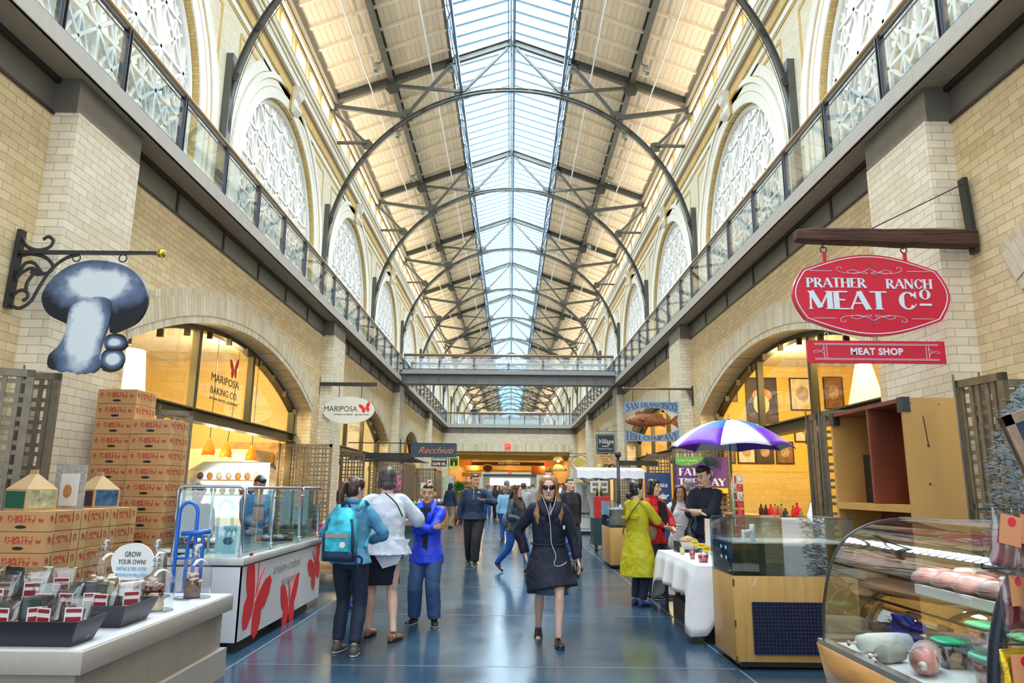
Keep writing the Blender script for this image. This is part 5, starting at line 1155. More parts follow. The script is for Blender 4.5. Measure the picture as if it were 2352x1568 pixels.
for (x, y) in ((-3.10, CY0+.06), (CX1-.05, 8.14), (-2.98, 7.7), (-2.98, 8.6), (-2.98, 9.1), (-2.98, 9.6)): MB().tube([(x, y, CT), (x, y, GZ)], .014, 8).build('guard_post', M_chrome, t, True)
for (x, y) in ((CX1-.05, CY0+.06), (CX1-.05, 8.14), (CX1-.05, 9.2), (CX1-.05, 9.24), (CX1-.05, CY1-.06)):
    for z in (CT+.06, GZ-.1): MB().ball((x, y, z), .024, 8, 6).build('clamp', M_chrome, t, True)
MB().box(-3.0, CY0+.06, GZ-.02, CX1-.06, CY1-.06, GZ-.008).build('top_glass', M_cglass, t)
for i, (x, y, c) in enumerate(((CX1-.05, 9.0, 0), (CX1-.05, 9.75, 0), (CX1-.05, 10.0, 0))):
    o = MB().box(x+.012, y-.045, 1.32, x+.016, y+.045, 1.50).build('small_flyer', mat('flyer_pink', (.75, .33, .2), .5, var=.5, scale=30)); tag(o, 'small orange flyer taped on the bakery glass, %s' % ('nearest the camera', 'middle one', 'farthest one')[i], 'flyer', 'flyers on the bakery glass')
t = thing('counter_card', 'small white card box standing on the bakery worktop behind the corner glass', 'card', (-2.78, 7.75, CT), .1)
MB().box(-.13, -.06, 0, .13, .06, .27).build('box', M_white, t); text('PANIF', .035, mat('ink_green', (.05, .4, .2), .5), t, (0, -.062, .225), width=.17, ext=.001); MB().prism(arc(0, .12, .05, .04, 0, 2*PI, 16)[:-1], 'y', -.063, -.06).build('heart_print', mat('ink_slate', (.1, .15, .18), .5), t)
for i, (x, y) in enumerate(((-3.3, 8.45), (-2.9, 9.6))):
    t = thing('pastry_tray', ('red tray of frosted pastries beside the worker in black', 'red tray under clear plastic near the far glass guard')[i], 'tray', (x, y, CT if i else .90))
    MB().lathe([(.001, 0), (.22, 0), (.25, .02), (.24, .02), (.21, .008), (.001, .008)], n=24).build('tray', mat('tray_red', (.5, .02, .03), .35), t, True)
    for k in range(9): a = k*.7; MB().ball((.13*math.cos(a)*(k > 0), .13*math.sin(a)*(k > 0), .035), .05, 9, 6, rz=.03).build('pastry', (M_mush[1] if k % 2 else M_white), t, True)
t = thing('prep_table', 'steel prep table behind the bakery counter', 'table', (0, 0, 0)); MB().box(-3.65, 8.0, .84, -3.02, 10.0, .88).build('table_top', M_chrome, t)
for x in (-3.6, -3.1):
    for y in (8.05, 9.95): MB().box(x-.02, y-.02, 0, x+.02, y+.02, .84).build('leg', M_chrome, t)
# display tables with goods beyond the bakery
t = thing('display_table', 'wooden display table on wheels beyond the bakery case', 'table', (-2.75, 12.6, 0))
MB().box(-.75, -.5, .72, .45, 1.3, .80).build('table_top', mat('pale_oak', (.52, .36, .20), .5, var=.12, scale=3, stretch=(1, .2, 1)), t); MB().box(-.7, -.4, .16, .4, 1.2, .2).build('lower_shelf', MATS['pale_oak'], t)
for x in (-.7, .37):
    for y in (-.45, 1.2): o = MB().box(x, y, .07, x+.08, y+.08, .72).build('leg', MATS['pale_oak'], t); MB().tube([(x+.02, y+.04, .04), (x+.06, y+.04, .04)], .04, 10).build('caster', M_black, t, True)
rk = random.Random(9); gm = [mat('pack_grey', (.3, .3, .33), .35), mat('pack_dk', (.05, .05, .07), .3), M_white, mat('tray_red', (.5, .02, .03), .35)]
for k in range(22):
    x, y = -3.35+.13*(k % 8), 12.2+.28*(k//8); o = MB().box(-.05, -.04, 0, .05, .04, rk.uniform(.08, .2)).build('goods_packet', gm[rk.choice((0, 0, 1, 2, 3))], loc=(x, y, .80)); o.rotation_euler = (0, 0, rk.uniform(-.6, .6)); tag(o, 'small packet of sweets on the wooden display table', 'packet', 'packets on the wooden display table')
# ------------------------------------------------------------------ people
TEXN = {}
def remesh(o, vox, sm=4, noise_amp=0., seed=0, ns=9.):
    """one smooth continuous skin over the overlapping limbs (modifiers, evaluated at render time)"""
    m = o.modifiers.new('r', 'REMESH'); m.mode = 'VOXEL'; m.voxel_size = vox; m.use_smooth_shade = True
    if sm: q = o.modifiers.new('s', 'SMOOTH'); q.factor = .5; q.iterations = sm
    if noise_amp:
        k = round(ns)
        if k not in TEXN: TEXN[k] = bpy.data.textures.new('folds_%d' % k, 'CLOUDS'); TEXN[k].noise_scale = 1.1/ns; TEXN[k].noise_depth = 2
        d = o.modifiers.new('d', 'DISPLACE'); d.texture = TEXN[k]; d.texture_coords = 'LOCAL'; d.mid_level = .5; d.strength = noise_amp*3
    return o
def ik(a, b, l1, l2, bend):
    a, b = Vector(a), Vector(b); d = b-a; L = d.length
    if L > (l1+l2)*.995: b = a+d.normalized()*(l1+l2)*.995; d = b-a; L = d.length
    k = (l1*l1-l2*l2+L*L)/(2*L); h = math.sqrt(max(l1*l1-k*k, 0)); u = d.normalized(); n = Vector(bend)-u*Vector(bend).dot(u)
    return a+u*k+n.normalized()*h, b
def limb(b, pts, rads, n=12, flat=1.):
    """tube through joints, with extra points for a smooth taper"""
    P = smooth_path(pts, 4); Rr = []
    for i in range(len(pts)-1):
        for j in range(4): t = j/4; Rr.append(rads[i]*(1-t)+rads[i+1]*t)
    Rr.append(rads[-1]); b.tube(P, [(r, r*flat) for r in Rr], n)
def hand(b, wrist, d, side, curl=.35, pn=None):
    """palm and five fingers; d forearm direction, side = thumb direction"""
    d = Vector(d).normalized(); s = Vector(side); s = (s-d*s.dot(d)).normalized(); n = d.cross(s).normalized(); w_ = Vector(wrist)
    b.tube([w_-d*.02, w_+d*.02, w_+d*.055, w_+d*.09], [(.024, .018), (.034, .017), (.040, .015), (.036, .013)], 12, up=n)
    for k in range(4):
        off = (.030-.0195*k); L = (.068, .076, .070, .055)[k]; p = w_+d*.085+s*off; dd = d.copy(); pts = [p-d*.02, p]
        for j, f in enumerate((.45, .32, .23)):
            dd = (dd*math.cos(curl)+n*math.sin(curl)).normalized(); p = p+dd*L*f; pts.append(p)
        b.tube(pts, [.0095, .0095, .0088, .0082, .007], 8)
    p = w_+d*.03+s*.03; dd = (d*.6+s*.8+n*.25).normalized(); b.tube([w_+d*.015+s*.012, p, p+dd*.034, p+(dd+d*.5).normalized()*.062], [.014, .013, .0105, .0085], 8)
SKIN = {k: mat('skin_'+k, c, .5, var=.04, scale=8) for k, c in {'fair': (.78, .50, .38), 'light': (.72, .45, .31), 'tan': (.58, .33, .20), 'mid': (.50, .28, .17), 'dark': (.22, .11, .07)}.items()}
M_lip = mat('lips', (.50, .14, .12), .4); M_eyew = mat('eye_white', (.8, .78, .75), .3); M_iris = mat('iris', (.03, .015, .01), .2)
def cloth(name, c, rough=.75, bump=.5, sc=7., var=.12): return mat('cloth_'+name, c, rough, var=var, scale=sc, bump=bump, stretch=(1, 1, .45))
def person(label, x, y, rz, H=1.70, feet=((-.1, 0), (.1, 0)), toes=(0., 0.), lift=(0, 0), hands=None, elb=None, lean=(0, 0), head=(0., 0.), skin='light', hair=None, pants=None, top=None, skirt=None,
           shoes=None, det=2, bulk=1., barearm=False, curl=.35, hip=0., female=False, tht=None, group=None, extra=None, hemx=(0, 0)):
    """rz 0 faces the camera; x>0 is the person's left seen from the front"""
    t = thing('person', label, 'person', (x, y, 0), rz, group); k = H/1.70; vox = (.02, .012, .0055)[det]
    sh = .165 if female else .19; hx = .095 if female else .09; Wt = (.95 if female else 1.)*bulk
    lx, ly = lean
    if not hip:
        hip = max(0, .88-min(.085+lift[i]+math.sqrt(max(.81**2-(feet[i][0]-(-hx, hx)[i])**2-feet[i][1]**2, .2)) for i in (0, 1)))
    hipc = Vector((0, 0, .90-hip)); chest = Vector((lx*.6, ly*.6, 1.22-hip)); neck = Vector((lx, ly, 1.44-hip)); hd = Vector((lx*1.15, ly*1.25-.015, 1.585-hip))
    S_ = [neck+Vector((s*sh, .0, -.072)) for s in (-1, 1)]; HP = [hipc+Vector((s*hx, 0, -.02)) for s in (-1, 1)]
    if hands is None: hands = ((-.27, -.03, .80), (.27, -.03, .80))
    if elb is None: elb = ((-.4, .8, -.1), (.4, .8, -.1))
    A = [ik(S_[i], Vector(hands[i])-Vector((0, 0, hip)), .29, .25, elb[i]) for i in (0, 1)]
    F = [Vector((feet[i][0], feet[i][1], .085+lift[i])) for i in (0, 1)]
    L = [ik(HP[i], F[i], .418, .402, (0, -1, .1)) for i in (0, 1)]
    F = [L[i][1] for i in (0, 1)]
    b = MB()
    hm = Matrix.Translation(hd) @ Matrix.Rotation(head[0], 4, 'Z') @ Matrix.Rotation(head[1], 4, 'X') @ Matrix.Scale(1.06, 4)
    def T(p): return tuple(hm @ Vector(p))
    # head: rings (z, half width, front, back)
    prof = [(-.118, .022, -.052, -.02), (-.110, .040, -.072, .0), (-.09, .052, -.084, .03), (-.06, .060, -.087, .06), (-.03, .067, -.086, .078), (0, .072, -.084, .09), (.03, .075, -.086, .096), (.06, .073, -.083, .094), (.085, .064, -.070, .082), (.102, .048, -.05, .06), (.112, .025, -.02, .035), (.115, .005, .0, .01)]
    rings = []
    for z, w_, f, bk in prof:
        cy = (f+bk)/2; ry = (bk-f)/2; rings.append([T((w_*math.copysign(abs(math.cos(a))**.9, math.cos(a)), cy+ry*math.sin(a), z)) for a in [2*PI*j/20 for j in range(20)]])
    b.loft(rings)
    b.tube([T((0, -.083, .022)), T((0, -.093, .0)), T((0, -.106, -.022)), T((0, -.098, -.033)), T((0, -.08, -.036))], [.007, .0095, .0145, .012, .006], 8)
    if det:
        for s in (-1, 1):
            b.tube([T((s*.073, .008, -.03)), T((s*.083, .014, -.01)), T((s*.086, .018, .012)), T((s*.078, .015, .025))], [.008, .012, .013, .008], 8)
            b.ball(T((s*.012, -.094, -.028)), .0075, 8, 5); b.ball(T((s*.042, -.062, -.025)), .02, 8, 6)
            b.tube([T((s*.012, -.086, .034)), T((s*.035, -.083, .037)), T((s*.058, -.066, .03))], [.007, .008, .005], 6)
        b.ball(T((0, -.075, -.095)), .02, 10, 6)
    nk0 = neck+Vector((0, .01, -.04)); b.tube([nk0, neck+Vector((0, .012, .03)), Vector(T((0, .02, -.07)))], [(.075, .06), (.054*Wt, .056*Wt), (.052*Wt, .056*Wt)], 14, up=(0, 1, 0))
    # torso
    b.tube([hipc+Vector((0, 0, -.06)), hipc, hipc+Vector((lx*.2, ly*.2, .14)), chest, neck+Vector((0, .01, -.10)), neck+Vector((0, .012, -.02))], [(.13*Wt, .09*Wt), (.155*Wt, .105*Wt), (.13*Wt, .09*Wt), (.145*Wt, .10*Wt), (.15*Wt, .085*Wt), (.07, .055)], 16, up=(0, 1, 0))
    for i, s in enumerate((-1, 1)):
        e, h = A[i]; fd = (h-e).normalized()
        limb(b, [S_[i]+Vector((-s*.05, 0, .01)), S_[i], (S_[i]+e)/2, e, (e+h)/2, h], [.045, .048*Wt, .044*Wt, .036, .036, .025], 12)
        hand(b, h, fd, (tht[i] if tht else (0, -1, .3)), curl)
        kn = L[i][0]; f = F[i]
        limb(b, [HP[i]+Vector((0, 0, .03)), HP[i]+(kn-HP[i])*.25, kn+(HP[i]-kn)*.2, kn, kn+(f-kn)*.3+Vector((0, .012, 0)), kn+(f-kn)*.7, f], [.080*Wt, .078*Wt, .056*Wt, .049*Wt, .053*Wt, .038, .033], 12)
        ta = toes[i]; td = Vector((math.sin(ta), -math.cos(ta), -.0 if not lift[i] else -.5)).normalized(); b.tube([f+Vector((0, .03, -.03))-td*.02, f+Vector((0, 0, -.04)), f+td*.10+Vector((0, 0, -.055)), f+td*.155+Vector((0, 0, -.062))], [(.022, .022), (.028, .026), (.030, .014), (.02, .008)], 10)
    body = b.build('body', SKIN[skin], t, clean=False); remesh(body, vox, 3 if det == 2 else 2)
    sc = lambda o: o
    # eyes, brows, lips
    if det and head[0] < 9:
        for s in (-1, 1):
            e = MB().ball((0, 0, 0), .0125, 10, 6, rz=.0085); o = e.build('eye', M_eyew, t, True); o.matrix_local = hm @ Matrix.Translation((s*.031, -.0745, .012))
            e = MB().ball((0, -.0065, 0), .0078, 8, 6); o = e.build('iris', M_iris, t, True); o.matrix_local = hm @ Matrix.Translation((s*.031, -.0745, .012))
            o = MB().tube([T((s*.014, -.0945, .037)), T((s*.034, -.092, .042)), T((s*.054, -.075, .035))], [.0028, .0036, .002], 6).build('eyebrow', hair[1] if hair else M_iris, t, True)
        o = MB().tube([T((-.025, -.082, -.062)), T((-.010, -.0905, -.058)), T((0, -.0915, -.060)), T((.010, -.0905, -.058)), T((.025, -.082, -.062))], [(.003, .003), (.005, .006), (.005, .0055), (.005, .006), (.003, .003)], 8).build('lips', M_lip, t, True)
    # hair: style, material
    if hair:
        st_, hmz = hair; q = MB()
        def hb(p, r, rz_=None, ry=None): n0 = len(q.v); q.ball((0, 0, 0), r, 16, 12, rz=rz_, ry=ry); q.v[n0:] = [T((v[0]+p[0], v[1]+p[1], v[2]+p[2])) for v in q.v[n0:]]
        if st_ == 'bald': hb((0, .012, .035), .0755, .083, .093)
        else: hb((0, .022, .045), .082, .082, .092); hb((0, -.012 if st_ != 'long' else -.003, .080 if st_ != 'long' else .086), .068, .040 if st_ != 'long' else .036, .080 if st_ not in ('crew', 'long') else .070)
        if st_ == 'short': hb((0, .03, 0), .08, .08, .08); hb((0, -.045, .092), .06, .028, .04)
        if st_ == 'quiff': hb((0, .03, 0), .079, .08, .08); hb((0, -.05, .105), .058, .035, .045); hb((0, -.01, .11), .065, .03, .06)
        if st_ == 'crew': hb((0, .03, .01), .079, .08, .08)
        if st_ in ('bob', 'long', 'pony', 'bun'): hb((0, .035, 0), .082, .095, .075); hb((-.055, -.0, .05), .04, .06, .06); hb((.055, -.0, .05), .04, .06, .06)
        if st_ == 'bob':
            for s in (-1, 1): q.tube([T((s*.068, .01, .04)), T((s*.076, .005, -.03)), T((s*.07, .01, -.09))], [(.03, .05), (.028, .05), (.02, .04)], 10, up=(0, 1, 0))
            hb((0, .06, -.06), .075, .06, .05)
        if st_ == 'long':
            hb((-.040, .002, .060), .050, .060, .070); hb((.040, .002, .060), .050, .060, .070)
            for s in (-1, 1):
                q.tube([T((s*.04, -.045, .085)), T((s*.073, -.02, .03)), T((s*.085, -.01, -.06)), T((s*.10, -.035, -.16)), T((s*.115, -.07, -.25)), T((s*.095, -.10, -.33)), T((s*.10, -.09, -.37))], [(.02, .03), (.02, .04), (.028, .042), (.040, .04), (.042, .032), (.03, .022), (.008, .01)], 12, up=(0, 1, 0))
            q.tube([T((0, .08, 0)), T((0, .10, -.1)), T((0, .11, -.22)), T((0, .11, -.3))], [(.07, .04), (.09, .04), (.09, .03), (.06, .015)], 12, up=(0, 1, 0))
        if st_ == 'pony': q.tube([T((0, .10, .04)), T((.0, .15, .03)), T((.0, .17, -.06)), T((-.01, .16, -.17)), T((-.01, .15, -.23))], [.03, .035, .045, .035, .01], 12)
        if st_ == 'lowpony': hb((0, .035, 0), .082, .095, .075); q.tube([T((0, .09, -.04)), T((.01, .13, -.10)), T((.02, .14, -.2)), T((.02, .13, -.27))], [.035, .04, .034, .01], 12)
        if st_ == 'bun': hb((.0, .12, -.08), .045)
        if st_ == 'hood': hb((0, .02, .0), .098, .13, .10); hb((0, .05, -.08), .09, .08, .08)
        if st_ == 'cap': hb((0, .01, .055), .086, .07, .095); q.tube([T((0, -.06, .06)), T((0, -.15, .045))], [(.07, .008), (.055, .006)], 12, up=(0, 0, 1))
        ho = q.build('hair' if st_ not in ('hood', 'cap') else ('hood' if st_ == 'hood' else 'cap'), hmz, t, clean=False); remesh(ho, max(vox, .009), 3, .004 if det == 2 else 0, 3, 26)
    def col_of(m): return m
    # trousers
    if pants:
        pm, loose, cut = pants; q = MB()
        q.tube([hipc+Vector((0, 0, .10)), hipc+Vector((0, 0, .0)), hipc+Vector((0, 0, -.10))], [(.150*Wt, .112*Wt), (.172*Wt, .125*Wt), (.165*Wt, .12*Wt)], 16, up=(0, 1, 0))
        for i in (0, 1):
            kn, f = L[i][0], F[i]; end = kn+(f-kn)*cut if cut > 0 else HP[i]+(kn-HP[i])*(1+cut)
            if cut > 0: limb(q, [HP[i]+Vector((0, 0, -.0)), HP[i]+(kn-HP[i])*.3, kn, kn+(end-kn)*.4, end], [.098*Wt+loose*.4, .094*Wt+loose*.6, .064*Wt+loose, .064+loose, .046+loose*1.1], 14)
            else: limb(q, [HP[i], end], [.1*Wt+loose, .09*Wt+loose], 14)
        remesh(q.build('trousers' if cut > 0 else 'shorts', pm, t, clean=False), max(vox, .011), 3, .006 if det == 2 else 0, 5, 11)
    if skirt:
        km, z0, z1, fl = skirt; q = MB(); mid = (L[0][0]+L[1][0])/2; rs = []
        for i in range(6):
            f = i/5; z = z0+(z1-z0)*f; c = hipc+(mid-hipc)*min(1, (hipc.z-z)/.42) if z < hipc.z else hipc; c = Vector((c.x, c.y, z))
            rs.append([tuple(c+Vector(((.165+fl*f)*Wt*math.cos(a), (.125+fl*f)*Wt*math.sin(a)+.0, .0))) for a in [2*PI*j/24 for j in range(24)]])
        q.loft(rs); remesh(q.build('skirt', km, t, clean=False), .011, 2, .007, 8, 9)
    # jacket / shirt / coat : material, hem z, sleeve 0..1, ease, flare, collar
    if top:
        tm, hem, slv, ease, fl, colr = top; q = MB(); hem -= hip
        pts = [Vector((hemx[0], hemx[1], hem)), Vector((0, 0, (hem+.95)/2 if hem < .8 else hem+.03)), hipc+Vector((lx*.1, ly*.1, .10)), chest, neck+Vector((0, .012, -.09)), neck+Vector((0, .014, -.025)), neck+Vector((0, .014, .005))]
        e = ease; q.tube(pts, [(.188*Wt+e+fl, .140*Wt+e+fl*1.3), (.182*Wt+e+fl*.7, .132*Wt+e+fl*.8), (.15*Wt+e*.8, .11*Wt+e*.8), (.155*Wt+e*.8, .115*Wt+e*.8), (.16*Wt+e*.5, .095*Wt+e*.5), (.085+e*.3, .07+e*.3), (.066, .062)], 20, up=(0, 1, 0))
        if female: 
            for s in (-1, 1): q.ball(tuple(chest+Vector((s*.065, -.085, .03))), .065, 10, 8)
        for i, s in enumerate((-1, 1)):
            el, h = A[i]; end = el+(h-el)*min((slv-.5)*2, .97) if slv > .5 else S_[i]+(el-S_[i])*slv*2
            P = [neck+Vector((s*.06, .01, -.065)), S_[i]+Vector((-s*.012, 0, .0)), (S_[i]+el)/2]+([el, (el+end)/2, end] if slv > .5 else [end]); rr = [.052, .056*Wt+e*.35, .052*Wt+e*.5]+([.045*Wt+e*.55, .042+e*.5, .034+e*.5] if slv > .5 else [.05*Wt+e])
            limb(q, P, rr, 14)
        remesh(q.build({'c': 'jacket', 's': 'shirt', 'k': 'coat', 'h': 'jacket'}[colr], tm, t, clean=False), max(vox, .010), 3, .0075 if det == 2 else 0, 2, 10)
        if colr in 'ck':
            cl = MB(); cz = neck+Vector((0, .012, -.005))
            if colr == 'c':
                cl.tube([cz+Vector((.062*math.sin(a), -.062*math.cos(a), .02+.018*math.cos(a-PI))) for a in [.5+(2*PI-1.0)*j/14 for j in range(15)]], [(.012, .028)]*15, 8, up=(0, 0, 1))
            else:
                for s in (-1, 1): cl.tube([cz+Vector((s*.03, .05, .01)), cz+Vector((s*.07, -.01, 0)), cz+Vector((s*.075, -.07, -.05)), cz+Vector((s*.03, -.10, -.10))], [(.02, .02), (.025, .012), (.03, .01), (.01, .008)], 8)
            cl.build('collar', tm, t, True)
    if shoes:
        sm_, low = shoes
        for i in (0, 1):
            f = F[i]; ta = toes[i]; td = Vector((math.sin(ta), -math.cos(ta), 0)); q = MB()
            if lift[i]: td = Vector((math.sin(ta)*.8, -math.cos(ta)*.8, -.6)).normalized()
            zz = f.z-.085+.03
            g = Vector((f.x, f.y, zz)); u = Vector((0, 0, 1)); u = (u-td*u.dot(td)).normalized()
            q.tube([g-td*.07+u*.012, g-td*.05+u*.012, g+u*.015, g+td*.09+u*.002, g+td*.155-u*.004, g+td*.175-u*.006], [(.02, .03), (.036, .04), (.040, .045 if not low else .032), (.048, .030), (.036, .024), (.012, .012)], 14, up=u)
            if not low: q.tube([g+u*.0, g+u*.08], [.044, .042], 12)
            o = q.build('shoe', sm_, t, clean=False); remesh(o, max(vox, .008), 2)
            MB().tube([g-td*.07-u*.02, g-td*.04-u*.022, g+td*.09-u*.022, g+td*.17-u*.02], [(.02, .008), (.04, .008), (.05, .008), (.028, .008)], 12, up=u).build('sole', M_black if low or det < 2 else MATS['sole_pale'], o, True)
    t.scale = (k, k, k)
    if extra: extra(t, dict(A=A, L=L, F=F, neck=neck, chest=chest, hip=hipc, hm=hm, T=T, S=S_))
    return t
mat('sole_pale', (.5, .5, .5), .6)
H_blk = mat('hair_black', (.012, .010, .012), .35, var=.3, scale=40); H_brn = mat('hair_dark_brown', (.05, .022, .014), .4, var=.4, scale=40, stretch=(3, 3, .4)); H_lbr = mat('hair_light_brown', (.30, .15, .06), .4, var=.5, scale=30, stretch=(4, 4, .3)); H_gry = mat('hair_grey', (.22, .22, .24), .5, var=.5, scale=35, stretch=(3, 3, .6)); H_red = mat('hair_copper', (.25, .09, .04), .45, var=.3, scale=30)
H_dgr = mat('hair_grey_brown', (.07, .05, .055), .4, var=.5, scale=30, stretch=(4, 4, .3))
C_navy = cloth('navy_coat', (.005, .009, .026)); C_blue = cloth('royal_blue_jacket', (.012, .055, .75), .5); C_slate = cloth('slate_blue_trousers', (.035, .085, .21)); C_denj = cloth('sky_denim', (.09, .30, .48)); C_dkj = cloth('dark_jeans', (.012, .022, .05)); C_cardi = cloth('white_cardigan', (.62, .66, .74), .9, .4, 12)
C_blk = cloth('black', (.008, .010, .022)); C_nvf = cloth('navy_fleece', (.008, .028, .075)); C_jean = cloth('bright_jeans', (.02, .11, .45)); C_teal = cloth('teal_leather', (.012, .045, .075), .45); C_lime = cloth('chartreuse_coat', (.46, .42, .004), .55, .5, 6); C_redc = cloth('red_coat', (.55, .006, .012)); C_wsh = cloth('white_shirt', (.72, .73, .78)); C_blz = cloth('teal_blazer', (.012, .06, .12)); C_nsw = cloth('navy_sweater', (.010, .014, .035), .8); C_kh = cloth('khaki', (.35, .28, .2)); C_gr = cloth('grey_tee', (.35, .38, .42)); C_lbl = cloth('light_blue_shirt', (.20, .45, .68)); C_orn = cloth('orange_cap', (.8, .25, .02))
S_blk = mat('shoe_black', (.012, .014, .018), .35); S_tan = mat('shoe_tan', (.28, .13, .07), .5); S_blue = mat('shoe_blue', (.01, .05, .3), .6); S_navy = mat('shoe_navy', (.01, .02, .05), .5); S_gry = mat('shoe_grey_brown', (.10, .09, .085), .6)
def strap(t, pts, m, r=.012, nm='strap', fl=.3): return MB().tube(smooth_path(pts, 5), [(r, r*fl)]*((len(pts)-1)*5+1), 8, up=(0, 1, 0)).build(nm, m, t, True)
# the woman in sunglasses, walking to the camera
def ex_w(t, P):
    T = P['T']; hm = P['hm']; n = P['neck']
    M_sg = mat('sunglass_black', (.006, .006, .008), .12)
    for s in (-1, 1):
        MB().tube([T((s*.006, -.098, .014)), T((s*.03, -.098, .015)), T((s*.058, -.086, .018))], [(.008, .016), (.008, .023), (.006, .019)], 14, up=(0, 0, 1)).build('sunglasses_lens', M_sg, t, True)
        MB().tube([T((s*.062, -.075, .026)), T((s*.078, -.02, .022)), T((s*.08, .01, .015))], .004, 6).build('sunglasses_arm', M_sg, t, True)
        MB().ball(T((s*.084, -.005, -.014)), .009, 8, 6).build('earbud', M_white, t, True)
    c = P['chest']; y0 = c.y-.165
    MB().tube(smooth_path([T((-.084, -.008, -.03)), (n.x-.05, y0+.05, n.z-.0), (n.x-.01, y0+.0, n.z-.13), (.0, y0, 1.12), (.005, y0-.015, 1.0), (.05, y0-.02, .88), (.03, y0-.025, .80), (.07, y0-.025, .775), (.14, y0-.02, .80), (.16, y0-.02, .82)], 6), .0032, 6).build('earphone_cable', M_white, t, True)
    MB().tube(smooth_path([T((.084, -.008, -.03)), (n.x+.055, y0+.05, n.z-.02), (n.x+.0, y0+.0, n.z-.13)], 6), .0032, 6).build('earphone_cable', M_white, t, True)
    MB().tube([(.178*math.cos(a), .01+.135*math.sin(a), .985+.01*math.sin(a)) for a in [2*PI*j/28 for j in range(28)]], [(.022, .012)]*28, 8, closed=True, up=(0, 0, 1)).build('belt', C_navy, t, True)
    MB().prism([(-.04, 1.25), (.0, 1.42), (.035, 1.27)], 'y', n.y-.105, n.y-.10).build('neck_scarf', mat('grey_scarf', (.25, .22, .22), .7), t)
    for s in (-1, 1): MB().tube([(.0+s*.02, c.y-.13, 1.22), (s*.06, c.y-.135, 1.33), (s*.085, n.y-.07, 1.42), (s*.07, n.y+.0, 1.455)], [(.012, .01), (.045, .01), (.05, .012), (.03, .02)], 10, up=(0, 1, 0)).build('lapel', C_navy, t, True)
    MB().prism(arc(.14, 1.16, .012, .022, 0, 2*PI, 12)[:-1], 'y', c.y-.150, c.y-.13).build('badge', mat('badge_silver', (.5, .55, .5), .3, .5), t)
    MB().loft([[(.03+(.145+.03*f)*math.cos(a), -.02+(.12+.02*f)*math.sin(a), .60-.12*f) for a in [2*PI*j/20 for j in range(20)]] for f in (0, .5, 1)]).build('dress_hem', cloth('grey_dress', (.10, .14, .18)), t, True)
person('woman in black sunglasses and navy belted coat walking towards the camera with white earphones', .57, 7.85, .05, 1.70, feet=((-.085, .30), (.075, -.20)), toes=(-.1, .05), lift=(.02, 0), hands=((-.25, .06, .90), (.31, -.06, .80)), elb=((-1, .6, 0), (.6, .8, 0)), head=(-.08, .12), skin='fair', hair=('long', H_lbr), bulk=1.06, top=(C_navy, .55, 1., .028, .055, 'h'), shoes=(S_blk, True), female=True, hemx=(.03, -.05), lean=(-.01, -.03), extra=ex_w, curl=.3)
# man in royal blue jacket, arms folded
def ex_b(t, P):
    c = P['chest']; n = P['neck']
    MB().prism([(-.05, .72), (.05, .72), (.03, 1.0), (.07, 1.42), (-.07, 1.42), (-.02, 1.0)], 'y', c.y-.150, c.y-.128).build('dark_undershirt', C_blk, t)
    for s in (-1, 1): MB().tube([(s*.02, c.y-.148, 1.2), (s*.06, c.y-.15, 1.34), (s*.085, n.y-.07, 1.46), (s*.06, n.y+.02, 1.50)], [(.02, .01), (.04, .012), (.045, .014), (.02, .02)], 10, up=(0, 1, 0)).build('collar', C_blue, t, True)
    MB().tube([(.0+.215*math.cos(a)*.93, .0+.165*math.sin(a)*.98, .745) for a in [2*PI*j/30 for j in range(30)]], [(.012, .022)]*30, 8, closed=True, up=(0, 0, 1)).build('hem_band', C_blue, t, True)
person('man standing with folded arms in a royal blue jacket and loose blue trousers', -.83, 8.81, -.12, 1.585, feet=((-.13, -.02), (.14, -.08)), toes=(-.35, .3), hands=((.14, -.20, 1.18), (-.14, -.235, 1.22)), elb=((-1, .1, -.6), (1, .1, -.6)), head=(.05, .05), skin='tan', hair=('crew', H_blk), pants=(C_slate, .030, 1.), top=(C_blue, .74, 1., .028, .01, 'h'), shoes=(S_blk, False), extra=ex_b, curl=.5, tht=((0, 0, 1), (0, 0, 1)))
